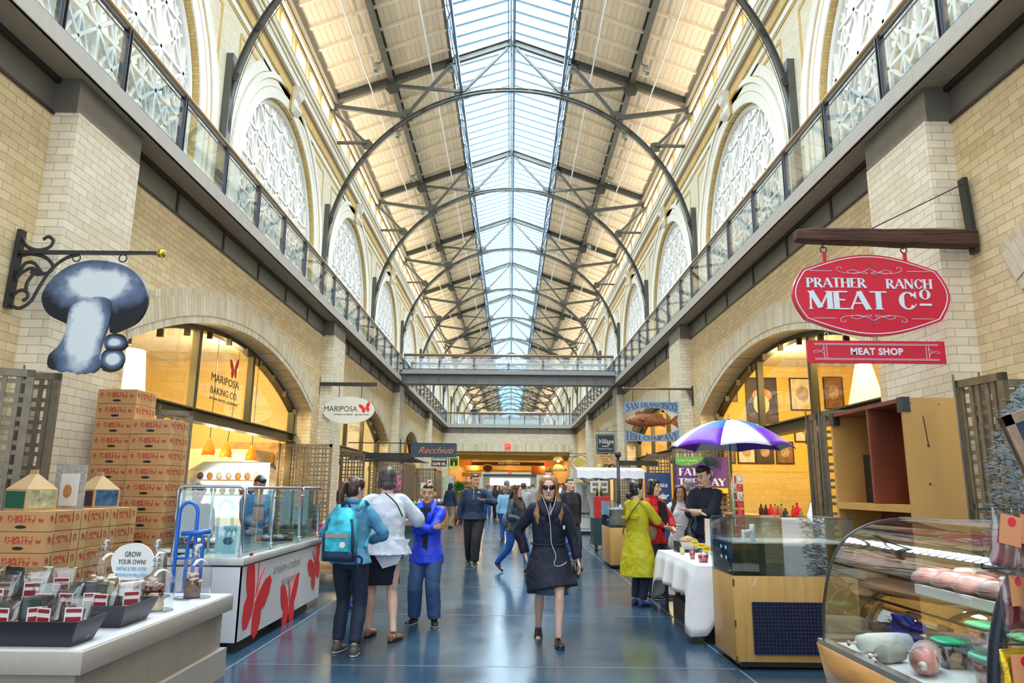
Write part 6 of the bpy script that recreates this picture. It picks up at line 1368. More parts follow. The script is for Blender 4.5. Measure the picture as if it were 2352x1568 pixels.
# girl with backpack, seen from behind
C_bp = mat('turquoise_backpack', (.03, .42, .55), .55, var=.6, scale=9)
def ex_bp(t, P):
    n = P['neck']
    q = MB().loft([[(.02+.155*w_*math.copysign(abs(math.cos(a))**.6, math.cos(a)), .215+dy+.095*w2*math.copysign(abs(math.sin(a))**.6, math.sin(a)), z) for a in [2*PI*j/24 for j in range(24)]] for z, w_, w2, dy in ((.92, .9, .8, .03), (.95, 1, 1, .03), (1.10, 1.02, 1.1, .02), (1.25, .95, .95, .0), (1.36, .72, .7, -.02), (1.41, .4, .4, -.04))])
    bag = q.build('backpack', C_bp, t, True)
    MB().loft([[(.02+.165*math.copysign(abs(math.cos(a))**.6, math.cos(a)), .25+.10*math.copysign(abs(math.sin(a))**.6, math.sin(a)), z) for a in [2*PI*j/20 for j in range(20)]] for z in (.90, .99)]).build('backpack_base', C_nvf, bag, True)
    MB().box(-.10, .335, 1.0, .14, .352, 1.19).build('front_pocket', C_bp, bag); MB().box(-.10, .345, 1.125, .14, .357, 1.16).build('reflective_strip', mat('strip_tan', (.38, .30, .24), .5), bag)
    MB().prism(arc(-.04, 1.06, .03, .03, 0, 2*PI, 10)[:-1], 'y', .352, .356).build('flower_print', M_white, bag)
    for x in (-.125, .165): MB().tube([(x, .30, .93), (x, .31, 1.1), (x*.8+.01, .27, 1.3)], [(.018, .012)]*3, 8, up=(0, 1, 0)).build('side_strap', C_nvf, bag, True)
    MB().tube(smooth_path([(-.03, .16, 1.40), (-.01, .18, 1.46), (.03, .18, 1.46), (.06, .16, 1.40)], 4), .012, 8).build('haul_loop', C_nvf, bag, True)
    for s in (-1, 1): strap(t, [(s*.10, .15, 1.38), (s*.13, .06, 1.47), (s*.13, -.08, 1.42), (s*.14, -.14, 1.25), (s*.16, .05, 1.02)], C_bp, .025, 'shoulder_strap')
    strap(t, [(-.12, .28, .96), (-.17, .28, .88), (-.19, .26, .78)], C_nvf, .012, 'loose_strap'); strap(t, [(-.15, .28, .96), (-.21, .26, .93), (-.20, .25, .86)], C_nvf, .012, 'loose_strap')
person('young woman seen from behind in a light blue jacket with a turquoise patterned backpack', -1.40, 7.27, PI-.15, 1.635, feet=((-.12, .10), (.10, -.02)), toes=(.2, -.1), hands=((-.10, -.30, 1.06), (.16, -.27, 1.05)), elb=((-1, .2, -.4), (1, .3, -.4)), head=(-.55, .15), lean=(.02, -.06), skin='light', hair=('pony', H_brn), pants=(C_dkj, .008, .93), top=(C_denj, .86, .98, .03, .012, 'c'), shoes=(S_gry, False), female=True, extra=ex_bp)
# woman in white cardigan, from behind
def ex_c(t, P):
    MB().loft([[(.19*math.cos(a), .01+.145*math.sin(a), z+.03*math.cos(a)) for a in [2*PI*j/24 for j in range(24)]] for z in (.80, .90)]).build('striped_hem', stripes('navy_white_stripe', (.62, .64, .68), (.01, .015, .05), 2, .022, .5), t, True)
    strap(t, [(.12, .13, 1.38), (.0, .16, 1.25), (-.1, .15, 1.12)] if False else [(.05, .10, 1.44), (-.06, .135, 1.34), (-.14, .12, 1.2)], M_black, .007, 'bag_strap')
    MB().prism([(-.22, .98), (-.05, .98), (.13, .82), (.05, .70), (-.10, .74)], 'y', .145, .16).build('cardigan_point', C_cardi, t)
person('woman with grey-brown bob seen from behind in a white cardigan, black skirt and tan flats', -1.17, 7.9, PI+.35, 1.765, feet=((-.09, .12), (.10, -.20)), toes=(-.7, -.55), hands=((-.16, -.24, 1.12), (.22, -.2, 1.1)), elb=((-1, .2, -.5), (1, .4, -.4)), head=(.15, .05), lean=(.0, -.06), skin='fair', hair=('bob', H_dgr), skirt=(C_blk, .95, .52, .0), top=(C_cardi, .84, .62, .045, .03, 's'), shoes=(S_tan, True), female=True, bulk=1.12, extra=ex_c)
person('copper-haired woman in profile, partly hidden behind the woman in the white cardigan', -1.95, 10.0, .95, 1.66, hands=((-.15, -.25, 1.0), (.2, -.25, 1.0)), head=(.3, .1), skin='fair', hair=('bob', H_red), pants=(C_dkj, .01, 1), top=(C_nvf, .8, 1., .03, 0, 's'), shoes=(S_blue, True), female=True, det=1)
person('person with black hair bending over the display table behind the backpack girl', -2.35, 11.45, PI-.5, 1.62, hands=((-.2, -.3, .95), (.2, -.3, .95)), lean=(0, -.08), skin='tan', hair=('short', H_blk), pants=(C_blk, .01, 1), top=(C_nvf, .8, 1., .03, 0, 's'), shoes=(S_blk, True), det=1)
# man in dark fleece mid stride
def ex_m(t, P):
    c = P['chest']; MB().box(.07, c.y-.145, 1.335, .12, c.y-.135, 1.355).build('chest_logo', M_white, t); MB().tube([(.0, c.y-.142, 1.22), (0, P['neck'].y-.10, 1.42)], .004, 6).build('zip', M_chrome, t)
person('man walking in a navy half-zip fleece and black trousers, one hand raised to his chest', -.60, 15.45, -.1, 1.86, feet=((-.12, .26), (.06, -.24)), toes=(-.1, .2), lift=(0.0, 0), hands=((-.30, -.02, .84), (.21, -.25, 1.22)), elb=((-.6, .8, 0), (1, .2, -.6)), head=(.75, .05), skin='tan', hair=('crew', H_brn), pants=(C_blk, .025, 1), top=(C_nvf, .86, 1., .035, .01, 'h'), shoes=(S_blk, False), bulk=1.1, extra=ex_m, det=2)
def ex_j(t, P): q = MB().ball((-.02, .2, 1.0), .13, 14, 10, rz=.17, ry=.09); q.build('floral_rucksack', mat('floral_navy_white', (.12, .15, .28), .6, var=.9, scale=26), t, True)
person('young woman in teal jacket and bright blue jeans beside the sunglasses woman', .27, 14.0, .95, 1.63, feet=((-.05, .42), (.07, -.22)), toes=(.1, .1), lift=(.10, 0), hands=((-.22, -.26, 1.04), (.2, -.25, 1.0)), elb=((-.5, 1, -.3), (.5, 1, -.3)), head=(.15, .05), skin='light', hair=('long', H_brn), pants=(C_jean, .006, 1), top=(C_teal, .82, 1., .03, .0, 's'), shoes=(S_navy, False), female=True, bulk=1.12, det=2, extra=ex_j)
# group on the right
def ex_y(t, P):
    strap(t, [(-.15, .09, 1.44), (-.02, .16, 1.25), (.16, .12, 1.0), (.2, .02, .92)], mat('strap_olive', (.12, .09, .03), .6), .012, 'bag_strap'); MB().tube([(-.17, -.0, .99), (-.0, .135, 1.0), (.17, 0, .99)], .006, 6).build('back_seam', C_lime, t)
    MB().prism([(-.16, 1.22), (.16, 1.22), (.14, 1.18), (-.14, 1.18)], 'y', .125, .15).build('back_flap', C_lime, t)
person('woman in a long chartreuse coat seen from behind-left, hands raised near her face', 1.93, 10.3, 2.30, 1.665, feet=((-.08, .02), (.10, -.05)), toes=(-.1, .1), hands=((-.03, -.30, 1.27), (.09, -.30, 1.25)), elb=((-.8, .1, -.8), (.8, .1, -.8)), head=(-.45, .0), skin='light', hair=('bun', H_blk), pants=(C_dkj, .01, .98), top=(C_lime, .40, .9, .035, .06, 'k'), shoes=(S_blue, True), female=True, extra=ex_y, curl=.5, tht=((0, 0, 1), (0, 0, 1)))
def ex_r(t, P):
    q = MB().prism([(-.11, 1.40), (.06, 1.36), (.14, 1.15), (.02, .95), (-.05, 1.1)], 'y', P['chest'].y-.165, P['chest'].y-.145); q.build('black_cardigan_front', C_blk, t)
    MB().ball((-.22, -.12, .96), .09, 12, 8, rz=.13, ry=.05).build('beige_shoulder_bag', mat('bag_beige', (.42, .28, .18), .6), t, True)
person('smiling woman in a red coat standing beside the chartreuse coat woman', 2.30, 10.95, .75, 1.70, feet=((-.09, 0), (.1, -.05)), toes=(.3, .6), hands=((-.10, -.26, 1.03), (.08, -.28, 1.0)), elb=((-1, .3, -.3), (1, .3, -.3)), head=(.15, .05), skin='light', hair=('bob', H_blk), pants=(C_dkj, .012, .98), top=(C_redc, .78, .95, .03, .0, 'c'), shoes=(S_navy, False), female=True, extra=ex_r)
def ex_s(t, P):
    h = P['A'][0][1]; MB().prism(arc(0, 0, .15, .1, 0, 2*PI, 20)[:-1], 'z', h.z+.03, h.z+.045).build('held_plate', M_screen, t, loc=(h.x+.05, h.y-.1, 0)); strap(t, [(.13, .07, 1.42), (.13, -.12, 1.36), (.14, -.14, 1.1), (.12, -.1, .9)], C_nvf, .018, 'bag_strap')
    MB().tube([(0, P['chest'].y-.135, .95), (0, P['chest'].y-.14, 1.2), (0, P['neck'].y-.09, 1.38)], .006, 6).build('button_placket', C_wsh, t)
person('young woman in a white shirt holding a plate, facing the camera', 2.83, 11.5, -.25, 1.62, feet=((-.09, 0), (.1, 0)), hands=((-.16, -.25, 1.05), (.26, -.17, 1.28)), elb=((-1, .3, -.6), (1, .1, -1)), head=(.05, .12), skin='tan', hair=('long', H_brn), pants=(C_wsh, .02, .95), top=(C_wsh, .72, .8, .035, .01, 'c'), shoes=(S_blk, True), female=True, extra=ex_s)
person('man in a teal blazer with a long grey ponytail seen from behind', 3.2, 12.4, PI+.3, 1.73, hands=((-.24, -.1, .82), (.24, -.1, .82)), skin='fair', hair=('lowpony', H_gry), pants=(C_kh, .02, 1), top=(C_blz, .72, 1., .03, .01, 's'), shoes=(S_blk, True), bulk=1.1, det=1)
def ex_n(t, P):
    T = P['T']
    for s in (-1, 1): MB().tube([T((s*.03+.021*math.cos(a), -.094+.004*abs(math.cos(a)), .012+.016*math.sin(a))) for a in [2*PI*j/14 for j in range(14)]], .0018, 5, closed=True).build('glasses_rim', M_black, t)
    MB().tube(smooth_path([(-.12, -.2, 1.05), (-.16, -.22, .9), (-.12, -.2, .76)], 4), [.03, .03, .03, .03, .06, .075, .08, .07, .03], 12).build('black_tote_bag', mat('black_vinyl', (.012, .018, .03), .2, bump=.5, scale=9), t, True)
person('tall man with glasses and navy sweater looking down behind the white table', 3.0, 10.5, -.85, 1.88, feet=((-.1, 0), (.1, 0)), hands=((.05, -.29, 1.12), (-.07, -.31, 1.15)), elb=((-1, .2, -.6), (1, .2, -.6)), head=(-.15, .32), lean=(0, -.05), skin='light', hair=('quiff', H_blk), pants=(C_dkj, .015, 1), top=(C_nsw, .84, .72, .022, .0, 's'), shoes=(S_blk, False), extra=ex_n, curl=.25)
# bakery workers
def ex_v(t, P): MB().ball((0, -.02, .99), .17, 16, 10, rz=.14, ry=.13).build('apron', C_nvf, t, True)
person('bakery worker in black bending over the pastries behind the glass', -3.98, 9.6, .75, 1.56, hands=((-.1, -.32, .98), (.12, -.32, 1.0)), head=(0, .35), lean=(0, -.06), skin='light', hair=('short', H_blk), pants=(C_blk, .02, 1), top=(C_blk, .75, 1., .03, .0, 's'), shoes=(S_blk, True), bulk=1.1, det=1)
person('bakery worker in blue vest and denim sleeves with a black cap behind the glass', -3.62, 10.9, .55, 1.69, hands=((-.08, -.34, 1.0), (.1, -.34, 1.0)), head=(.2, .5), lean=(0, -.08), skin='tan', hair=('short', H_blk), pants=(C_blk, .02, 1), top=(cloth('blue_denim_sleeve', (.12, .3, .5)), .75, 1., .035, .0, 's'), shoes=(S_blk, True), bulk=1.15, det=1, extra=ex_v)
# people farther along the hall
far = [(-2.25, 29.3, PI-.7, 1.75, C_nvf, C_kh, ('hood', C_dkj), 'hooded shopper in a dark padded jacket leaning over a stall on the left', .1),
       (-1.55, 30.6, PI, 1.62, C_teal, C_blk, ('short', H_blk), 'child-sized shopper in dark clothes beside the hooded shopper', 0),
       (-1.06, 38.9, .1, 1.80, C_gr, C_jean, ('cap', C_orn), 'man in an orange cap and blue jeans walking towards the camera', .15),
       (-.50, 36.4, .2, 1.72, C_blk, C_blk, ('long', H_brn), 'woman in black with loose hair walking left of the corridor axis', .2),
       (-.78, 44, 2.9, 1.75, C_blk, C_blk, ('long', H_brn), 'woman in dark clothes walking beside the man in the orange cap', .1),
       (.02, 25.5, PI, 1.84, C_nvf, C_jean, ('short', H_gry), 'tall grey-haired man in dark blue walking away', .2),
       (.0, 22.5, PI, 1.62, C_lbl, C_jean, ('bob', H_lbr), 'small fair-haired shopper in a light blue shirt walking away', .15),
       (.55, 22.2, PI, 1.72, C_gr, C_kh, ('crew', H_dgr), 'shopper in a grey tee shirt walking away next to the light blue shirt', .1),
       (1.15, 33, PI, 1.85, C_gr, C_dkj, ('short', H_gry), 'grey-haired man in a pale jacket far down the corridor', .2),
       (1.18, 17.2, PI+.1, 1.83, cloth('cobalt_sweatshirt', (.01, .08, .35)), C_dkj, ('short', H_blk), 'dark-haired man in a cobalt sweatshirt with a white-strapped backpack walking away', .2),
       (1.62, 21, -.2, 1.72, C_lbl, C_dkj, ('bob', H_brn), 'woman facing the camera with sunglasses pushed up on her head', .1),
       (1.36, 14.8, .5, 1.76, C_blk, C_dkj, ('crew', H_dgr), 'person half hidden behind the right shoulder of the sunglasses woman', .1),
       (-2.9, 52, PI, 1.7, C_redc, C_blk, ('short', H_blk), 'far shopper in a red top near the left corridor mouth', .1),
       (-1.8, 57, .2, 1.7, C_gr, C_jean, ('short', H_brn), 'far shopper in grey at the corridor mouth', .1),
       (.9, 50, .1, 1.68, C_lime, C_dkj, ('bob', H_blk), 'far shopper in a yellow top in the middle of the hall', .1),
       (2.4, 53, PI, 1.75, C_blz, C_dkj, ('short', H_brn), 'far shopper in teal on the right of the corridor mouth', .1),
       (.3, 62, PI, 1.75, C_redc, C_dkj, ('short', H_blk), 'far shopper in red inside the amber corridor', .1),
       (-.9, 66, .1, 1.72, C_wsh, C_dkj, ('bob', H_lbr), 'far shopper in white inside the amber corridor', .1),
       (1.9, 68, .1, 1.72, C_navy, C_dkj, ('short', H_blk), 'far shopper in navy on the right inside the amber corridor', .1)]
def ex_bk(t, P):
    MB().ball((0, .2, 1.18), .15, 14, 10, rz=.2, ry=.09).build('backpack', mat('pale_blue_pack', (.35, .45, .6), .6, var=.2), t, True)
    for s in (-1, 1): strap(t, [(s*.06, .22, 1.3), (s*.12, .13, 1.42), (s*.14, .02, 1.46)], M_screen, .03, 'shoulder_strap')
for i, (x, y, rz_, hh, tp_, pn, hr, lb, st_) in enumerate(far):
    person(lb, x, y, rz_, hh, feet=((-.09, st_), (.09, -st_)), hands=((-.25, -.05-st_*.5, .84), (.25, .02+st_*.5, .84)), skin=('light', 'tan', 'mid', 'fair')[i % 4], hair=hr, pants=(pn, .015, 1), top=(tp_, .84, 1., .03, 0, 's'), shoes=(S_blk, True), det=1 if y < 26 else 0, bulk=1.05, extra=ex_bk if 'white-strapped' in lb else None)
t = person('man in a blue gilet leaning at the end balcony rail upstairs', -3.1, 62.1, PI-.3, 1.75, skin='tan', hair=('short', H_blk), pants=(C_dkj, .02, 1), top=(C_nvf, .84, .4, .04, 0, 's'), shoes=(S_blk, True), det=0, hands=((-.25, -.15, .95), (.25, -.15, .95)))
t.location.z = ZFT-.01
# ------------------------------------------------------------------ right side: oyster tanks
M_ply = mat('honey_plywood', (.56, .32, .085), .4, var=.10, scale=30, stretch=(1, 1, .06), coat=.15); M_acr = glass('acrylic', (.92, .95, .95), .10, .01)
M_water = bpy.data.materials.new('murky_water'); M_water.use_nodes = True; nt = M_water.node_tree; nt.nodes.clear()
o_ = nt.nodes.new('ShaderNodeOutputMaterial'); tr = nt.nodes.new('ShaderNodeBsdfTransparent'); tr.inputs[0].default_value = (.42, .45, .28, 1); gl_ = nt.nodes.new('ShaderNodeBsdfPrincipled'); gl_.inputs['Base Color'].default_value = (.10, .105, .05, 1); gl_.inputs['Roughness'].default_value = .1
mx = nt.nodes.new('ShaderNodeMixShader'); mx.inputs[0].default_value = .45; nt.links.new(tr.outputs[0], mx.inputs[1]); nt.links.new(gl_.outputs[0], mx.inputs[2]); nt.links.new(mx.outputs[0], o_.inputs[0])
M_wtop = mat('frothy_water_top', (.62, .68, .66), .15, var=.3, scale=12, bump=.4); M_rock = mat('oyster_rock', (.30, .23, .12), .8, var=.5, scale=20, bump=.8); M_pvc = mat('white_pvc', (.80, .81, .82), .3)
def tank(x0, y0, x1, y1, label, grille=True, hw=1.08):
    t = thing('oyster_tank', label, 'tank'); zt = .80
    bd = MB().box(x0, y0, .07, x1, y1, zt); bevel(bd.build('plywood_stand', M_ply, t), .008)
    MB().box(x0+.06, y0+.05, .02, x1-.05, y1-.05, .07).build('recessed_base', M_black, t)
    for x in (x0+.12, x1-.12):
        for y in (y0+.1, y1-.1): MB().tube([(x-.02, y, .03), (x+.02, y, .03)], .03, 10).build('caster', M_black, t)
    if grille:
        gx0, gx1, gz0, gz1 = x0+.16, x0+.80, .14, .575
        g = MB().box(gx0, y0-.006, gz0, gx1, y0-.001, gz1); g.build('grille_backing', mat('grille_dark', (.008, .01, .03), .5), t)
        q = MB(); n = 20
        for i in range(n+1): x = gx0+(gx1-gx0)*i/n; q.box(x-.004, y0-.018, gz0, x+.004, y0-.006, gz1)
        for i in range(15): z = gz0+(gz1-gz0)*i/14; q.box(gx0, y0-.02, z-.004, gx1, y0-.006, z+.004)
        q.build('grille', mat('grille_navy', (.015, .022, .07), .35), t)
        for (x, z) in ((x0, .77), (x0, .42), (x0, .12)): MB().box(x-.003, y0-.003, z-.06, x+.012, y0+.004, z).build('edge_chip', mat('chipped_edge', (.10, .05, .015), .8), t)
    w_ = MB()
    for a in ((x0, y0, x0+.012, y1), (x1-.012, y0, x1, y1), (x0, y0, x1, y0+.012), (x0, y1-.012, x1, y1)): w_.box(a[0], a[1], zt, a[2], a[3], 1.30)
    w_.build('acrylic_walls', M_acr, t)
    r = MB()
    for a in ((x0, y0, x0+.05, y1), (x1-.05, y0, x1, y1), (x0, y0, x1, y0+.05), (x0, y1-.05, x1, y1)): r.box(a[0], a[1], 1.30, a[2], a[3], 1.315)
    r.build('rim', glass('acrylic_rim', (.85, .88, .9), .3) if 'acrylic_rim' not in MATS else MATS['acrylic_rim'], t)
    MB().box(x0+.014, y0+.014, zt+.01, x1-.014, y1-.014, hw).build('water', M_water, t)
    MB().box(x0+.014, y0+.014, hw+.001, x1-.014, y1-.014, hw+.012).build('water_surface', M_wtop, t)
    MB().box(x0+.014, y1-.03, zt+.01, x1-.014, y1-.016, hw).build('back_shade', mat('tank_back_dark', (.05, .05, .025), .6), t)
    p = MB().tube([(x0+.15, y0+.1, zt+.02), (x0+.15, y0+.1, 1.20)], .018, 10).tube([(x0+.15, y0+.1, 1.17), (x0+.24, y0+.12, 1.19)], .02, 10).tube([(x0+.24, y0+.12, 1.25), (x0+.24, y0+.12, 1.09)], .024, 10); p.build('pipe', M_pvc, t, True)
    for k in range(7):
        q = MB().ball((x0+.18+.13*k, y0+.1+.06*(k % 3), zt+.04), .05, 8, 6, rz=.035+.02*(k % 2)); q.build('rock', M_rock, t)
    for (dx, z) in ((.02, 1.02), (.02, .93)):
        for dy in (.15, .3): MB().box(x0-.004, y0+dy, z, x0, y0+dy+.035, z+.03).build('sticker', M_pvc, t)
    return t
tank(2.17, 6.74, 3.30, 7.42, 'honey plywood tank stand with water tank and dark grille, nearest on the right'); tank(2.17, 14.9, 2.75, 16.2, 'plywood stand with a water tank farther back behind the chartreuse coat', False, 1.15)
# ------------------------------------------------------------------ white-clothed table with sauces and umbrella
TX0, TX1, TY0, TY1, TZ = 2.16, 2.85, 7.95, 10.05, .76
t = thing('folding_table', 'folding table under the white cloth', 'table'); MB().box(TX0+.02, TY0+.02, TZ-.04, TX1-.02, TY1-.02, TZ-.006).build('table_top', M_black, t)
for x in (TX0+.08, TX1-.1):
    for y in (TY0+.15, TY1-.12): MB().tube([(x, y, 0), (x, y, TZ-.04)], .02, 8).build('leg', M_black, t)
MB().box(TX0+.12, TY0+.3, .0, TX0+.42, TY1-.3, .22).build('storage_box', mat('dark_crate', (.02, .02, .03), .6), t)
g = MB(); S1, S2 = 40, 12; per = []
def P2(u):   # around the table edge
    L1, L2 = TX1-TX0, TY1-TY0; c = [(L1, (TX0, TY0), (1, 0)), (L2, (TX1, TY0), (0, 1)), (L1, (TX1, TY1), (-1, 0)), (L2, (TX0, TY1), (0, -1))]; d = u*2*(L1+L2)
    for l, p, v_ in c:
        if d <= l: return Vector((p[0]+v_[0]*d, p[1]+v_[1]*d)), min(d, l-d)
        d -= l
    return Vector((TX0, TY0)), 0
NP = 160; rows = []
for i in range(NP):
    u = i/NP; p, cd = P2(u); c = Vector(((TX0+TX1)/2, (TY0+TY1)/2)); near = Vector((TX0, TY0)); o_d = p-c; n = Vector((0, 0))
    if abs(p.x-TX0) < 1e-4: n.x -= 1
    if abs(p.x-TX1) < 1e-4: n.x += 1
    if abs(p.y-TY0) < 1e-4: n.y -= 1
    if abs(p.y-TY1) < 1e-4: n.y += 1
    L = .34+.28*math.exp(-(cd/.16)**2)+(.06 if abs(p.y-TY0) < .4 else 0)
    row = [Vector((p.x, p.y, TZ)), Vector((p.x, p.y, TZ-.01))]
    for j in range(1, 9):
        f = j/8; off = (.02+.05*f+.03*f*math.sin(u*60+.6*math.sin(u*17)))+.06*f*math.exp(-(cd/.14)**2); row.append(Vector((p.x+n.x*off, p.y+n.y*off, TZ-.01-L*f)))
    rows.append(row)
vs = [q for r in rows for q in r]; m_ = len(rows[0]); fs = [(i*m_+j, ((i+1) % NP)*m_+j, ((i+1) % NP)*m_+j+1, i*m_+j+1) for i in range(NP) for j in range(m_-1)]; fs.append([i*m_ for i in range(NP)])
o = g.add(vs, fs).build('tablecloth', mat('white_linen', (.80, .81, .86), .8, var=.03, bump=.15, scale=6), None, clean=False); shade_auto(o.data, 50); tag(o, 'white cloth draped over the folding table beside the oyster tank', 'tablecloth')
so = o.modifiers.new('t', 'SOLIDIFY'); so.thickness = .003
M_cup = glass('clear_cup', (.95, .96, .97), .12); M_sauce = mat('red_sauce', (.55, .02, .03), .2)
def cup(x, y, r, h, fill, fc, label, nm='sauce_cup', r2=None):
    t = thing(nm, label, 'cup', (x, y, TZ+.002)); r2 = r2 or r*.8
    MB().lathe([(r2, 0), (r, h)], n=18).build('cup_wall', M_cup, t, True)
    if fill: MB().lathe([(.001, .003), (r2*.95, .003), (r2+(r-r2)*fill-.002, h*fill), (.001, h*fill)], n=18).build('sauce', fc, t, True)
    return t
cup(2.33, 8.35, .065, .11, .72, M_sauce, 'wide clear tub of red sauce with a yellow card', 'sauce_tub', .05); cup(2.30, 8.72, .035, .10, .85, M_sauce, 'narrow clear cup of red sauce left of the wide tub')
cup(2.33, 9.35, .035, .09, .8, mat('lemon_juice', (.75, .72, .15), .2), 'small clear cup of pale lemon juice'); cup(2.55, 8.9, .06, .1, 0, None, 'empty clear cup behind the narrow red cup'); cup(2.6, 9.3, .05, .12, 0, None, 'empty clear cup behind the lemon juice')
for i, (x, y, z) in enumerate(((2.36, 8.30, .12), (2.42, 8.75, .12), (2.45, 9.2, .12))):
    t = thing('price_card', 'small yellow price card on the white table, %s' % ('nearest the camera', 'middle one', 'farthest one')[i], 'card', (x, y, TZ+.002), group='yellow price cards'); MB().tube([(0, 0, 0), (0, 0, z)], .003, 5).build('stem', M_black, t); MB().box(-.045, -.003, z, .045, .003, z+.06).build('card', MATS['poster_yellow'], t); text('TARP', .02, M_black, t, (0, -.004, z+.03), ext=.001)
t = thing('hand_bell', 'little black hand bell at the near corner of the white table', 'bell', (2.42, 8.08, TZ+.002)); MB().lathe([(.035, 0), (.03, .02), (.008, .035), (.006, .09), (.009, .1), (.001, .105)], n=14).build('bell', M_black, t, True)
t = thing('bread_basket', 'plastic basket of sliced bread with a raised lid on a dark stand', 'basket', (2.50, 9.72, TZ+.002)); t.scale = (.62,)*3
MB().box(-.28, -.18, 0, .25, .18, .03).build('tray', M_navy, t); MB().box(-.28, -.14, .03, -.22, .14, .22).build('stand_end', M_black, t); bevel(MB().loft([[(-.16, -.12, .05), (.16, -.12, .05), (.16, .12, .05), (-.16, .12, .05)], [(-.2, -.15, .2), (.2, -.15, .2), (.2, .15, .2), (-.2, .15, .2)]]).build('basket', mat('basket_plastic', (.62, .52, .46), .4), t), .01)
MB().tube([(-.18, 0, .22), (.0, 0, .25), (.18, 0, .22)], [(.10, .05), (.12, .09), (.08, .04)], 14).build('bread', M_mush[1], t, True)
t = thing('sneeze_guard', 'clear acrylic guard standing along the white table', 'guard'); MB().bar((2.62, 8.3, 1.0), (2.70, 9.65, 1.04), .008, .36).build('acrylic_sheet', M_acr, t); MB().box(2.6, 8.35, TZ+.002, 2.68, 8.38, .86).box(2.64, 9.5, TZ+.002, 2.74, 9.53, .86).build('support_foot', M_acr, t)
MB().box(2.655, 9.25, .86, 2.665, 9.45, 1.2).build('paper_sheet', M_screen, t)
# umbrella
t = thing('umbrella', 'large blue, purple and white golf umbrella on a stand behind the white table', 'umbrella', (3.38, 10.6, 0))
M_um = [mat('umbrella_white', (.80, .82, .90), .5), mat('umbrella_blue', (.03, .16, .68), .5), mat('umbrella_purple', (.16, .02, .55), .5)]
ub = MB(); NG = 8; RU = .90
def uz(r): return 2.575-.42*(r/RU)**1.9
for kk in range(NG):
    a0, a1 = 2*PI*kk/NG+.35, 2*PI*(kk+1)/NG+.35; nr, na = 10, 6; base = len(ub.v); pts = []
    for i in range(nr+1):
        r = RU*i/nr+.001
        for j in range(na+1):
            a = a0+(a1-a0)*j/na; q = r*(1-.05*math.sin(PI*j/na)*(i/nr)**2); pts.append((q*math.cos(a), q*math.sin(a), uz(r)-.0+.035*math.sin(PI*j/na)*(i/nr)))
    for i in range(nr):
        ub.cm = (0 if kk % 2 else 1) if i < 6 else ((0 if kk % 2 else 2) if kk not in (2, 6) else 2)
        for j in range(na):
            q = i*(na+1)+j; ub.f.append([base+q, base+q+1, base+q+na+2, base+q+na+1]); ub.m.append(ub.cm)
    ub.v += pts
cn = ub.build('canopy', M_um, t, True, clean=False); cn.modifiers.new('t', 'SOLIDIFY').thickness = .003
for kk in range(NG): a = 2*PI*kk/NG+.35; MB().tube([(RU*f*math.cos(a), RU*f*math.sin(a), uz(RU*f)-.012) for f in (0, .25, .5, .75, 1)], .005, 5).build('rib', M_black, t)
MB().tube([(0, 0, .05), (0, 0, 2.62)], .014, 8).build('pole', M_chrome, t, True); MB().lathe([(.2, 0), (.2, .04), (.03, .08), (.03, .2)]).build('base', M_black, t, True); MB().lathe([(.02, 2.57), (.004, 2.65)], n=8).build('ferrule', M_black, t)
# ------------------------------------------------------------------ curved glass deli case
t = thing('deli_case', 'curved glass deli case with a live-edge wood front at the lower right', 'display case')
prof = [(2.02, .70), (2.03, .82), (2.05, .95), (2.085, 1.08), (2.14, 1.20), (2.22, 1.29), (2.34, 1.355), (2.46, 1.385), (2.56, 1.392)]
pr = smooth_path([(x, z) for x, z in prof], 3); D0, D1 = 1.5, 4.5; M_dg = glass('deli_glass', (.90, .95, .95), .16, .01)
for a, b_ in ((D0, 2.93), (2.97, D1)): 
    q = MB(); q.strip([(x, a, z) for x, z in pr], [(x, b_, z) for x, z in pr]); q.build('curved_glass', M_dg, t, True, clean=False)
q = MB().add([(x, D1, z) for x, z in pr]+[(3.2, D1, 1.392), (3.2, D1, .70)], [list(range(len(pr)+2))]); q.build('end_glass', M_dg, t, clean=False)
MB().tube([(x, D1, z) for x, z in pr], [(.008, .012)]*len(pr), 8).build('end_frame', M_dark, t, True)
MB().tube([(x-.012, 2.95, z) for x, z in pr[:20]], [(.022, .022)]*20, 10).build('dark_rib', mat('rib_dark_blue', (.012, .018, .035), .4), t, True)
MB().box(2.54, D0, 1.385, 2.60, D1, 1.405).build('chrome_strip', M_chrome, t); MB().box(2.60, D0, 1.37, 3.25, D1+.02, 1.39).build('top_panel', M_chrome, t)
MB().box(3.17, D0, .1, 3.25, D1, 1.39).build('back_wall', mat('case_back', (.10, .12, .12), .4), t); MB().box(2.04, D0, .60, 3.17, D1-.01, .68).build('case_floor', M_white, t)
MB().box(1.99, D0, .675, 2.05, D1+.01, .70).build('lower_rail', M_chrome, t); MB().box(2.12, D0, .0, 3.2, D1-.05, .6).build('base_cabinet', mat('case_base', (.10, .10, .11), .5), t)
lw = []
for i in range(25):
    y = D0+(D1+.03-D0)*i/24; w1 = .38+.03*math.sin(y*5)+.02*math.sin(y*13); lw.append([(1.99, y, .672), (2.06, y, .672), (2.10, y, w1), (2.05+.01*math.sin(y*9), y, w1)])
MB().loft(lw).build('live_edge_plank', mat('live_edge_wood', (.48, .23, .06), .4, var=.65, scale=3.2, stretch=(1, .35, 1.6), bump=.3, coat=.3), t, True)
MB().box(2.45, D0, 1.03, 3.17, 4.35, 1.045).build('glass_shelf', M_cglass, t); MB().box(2.43, D0, 1.0, 2.45, 4.2, 1.05).build('shelf_price_rail', M_pvc, t)
MB().box(2.72, D0, .86, 3.17, 4.45, .90).build('wood_shelf', M_wood, t)
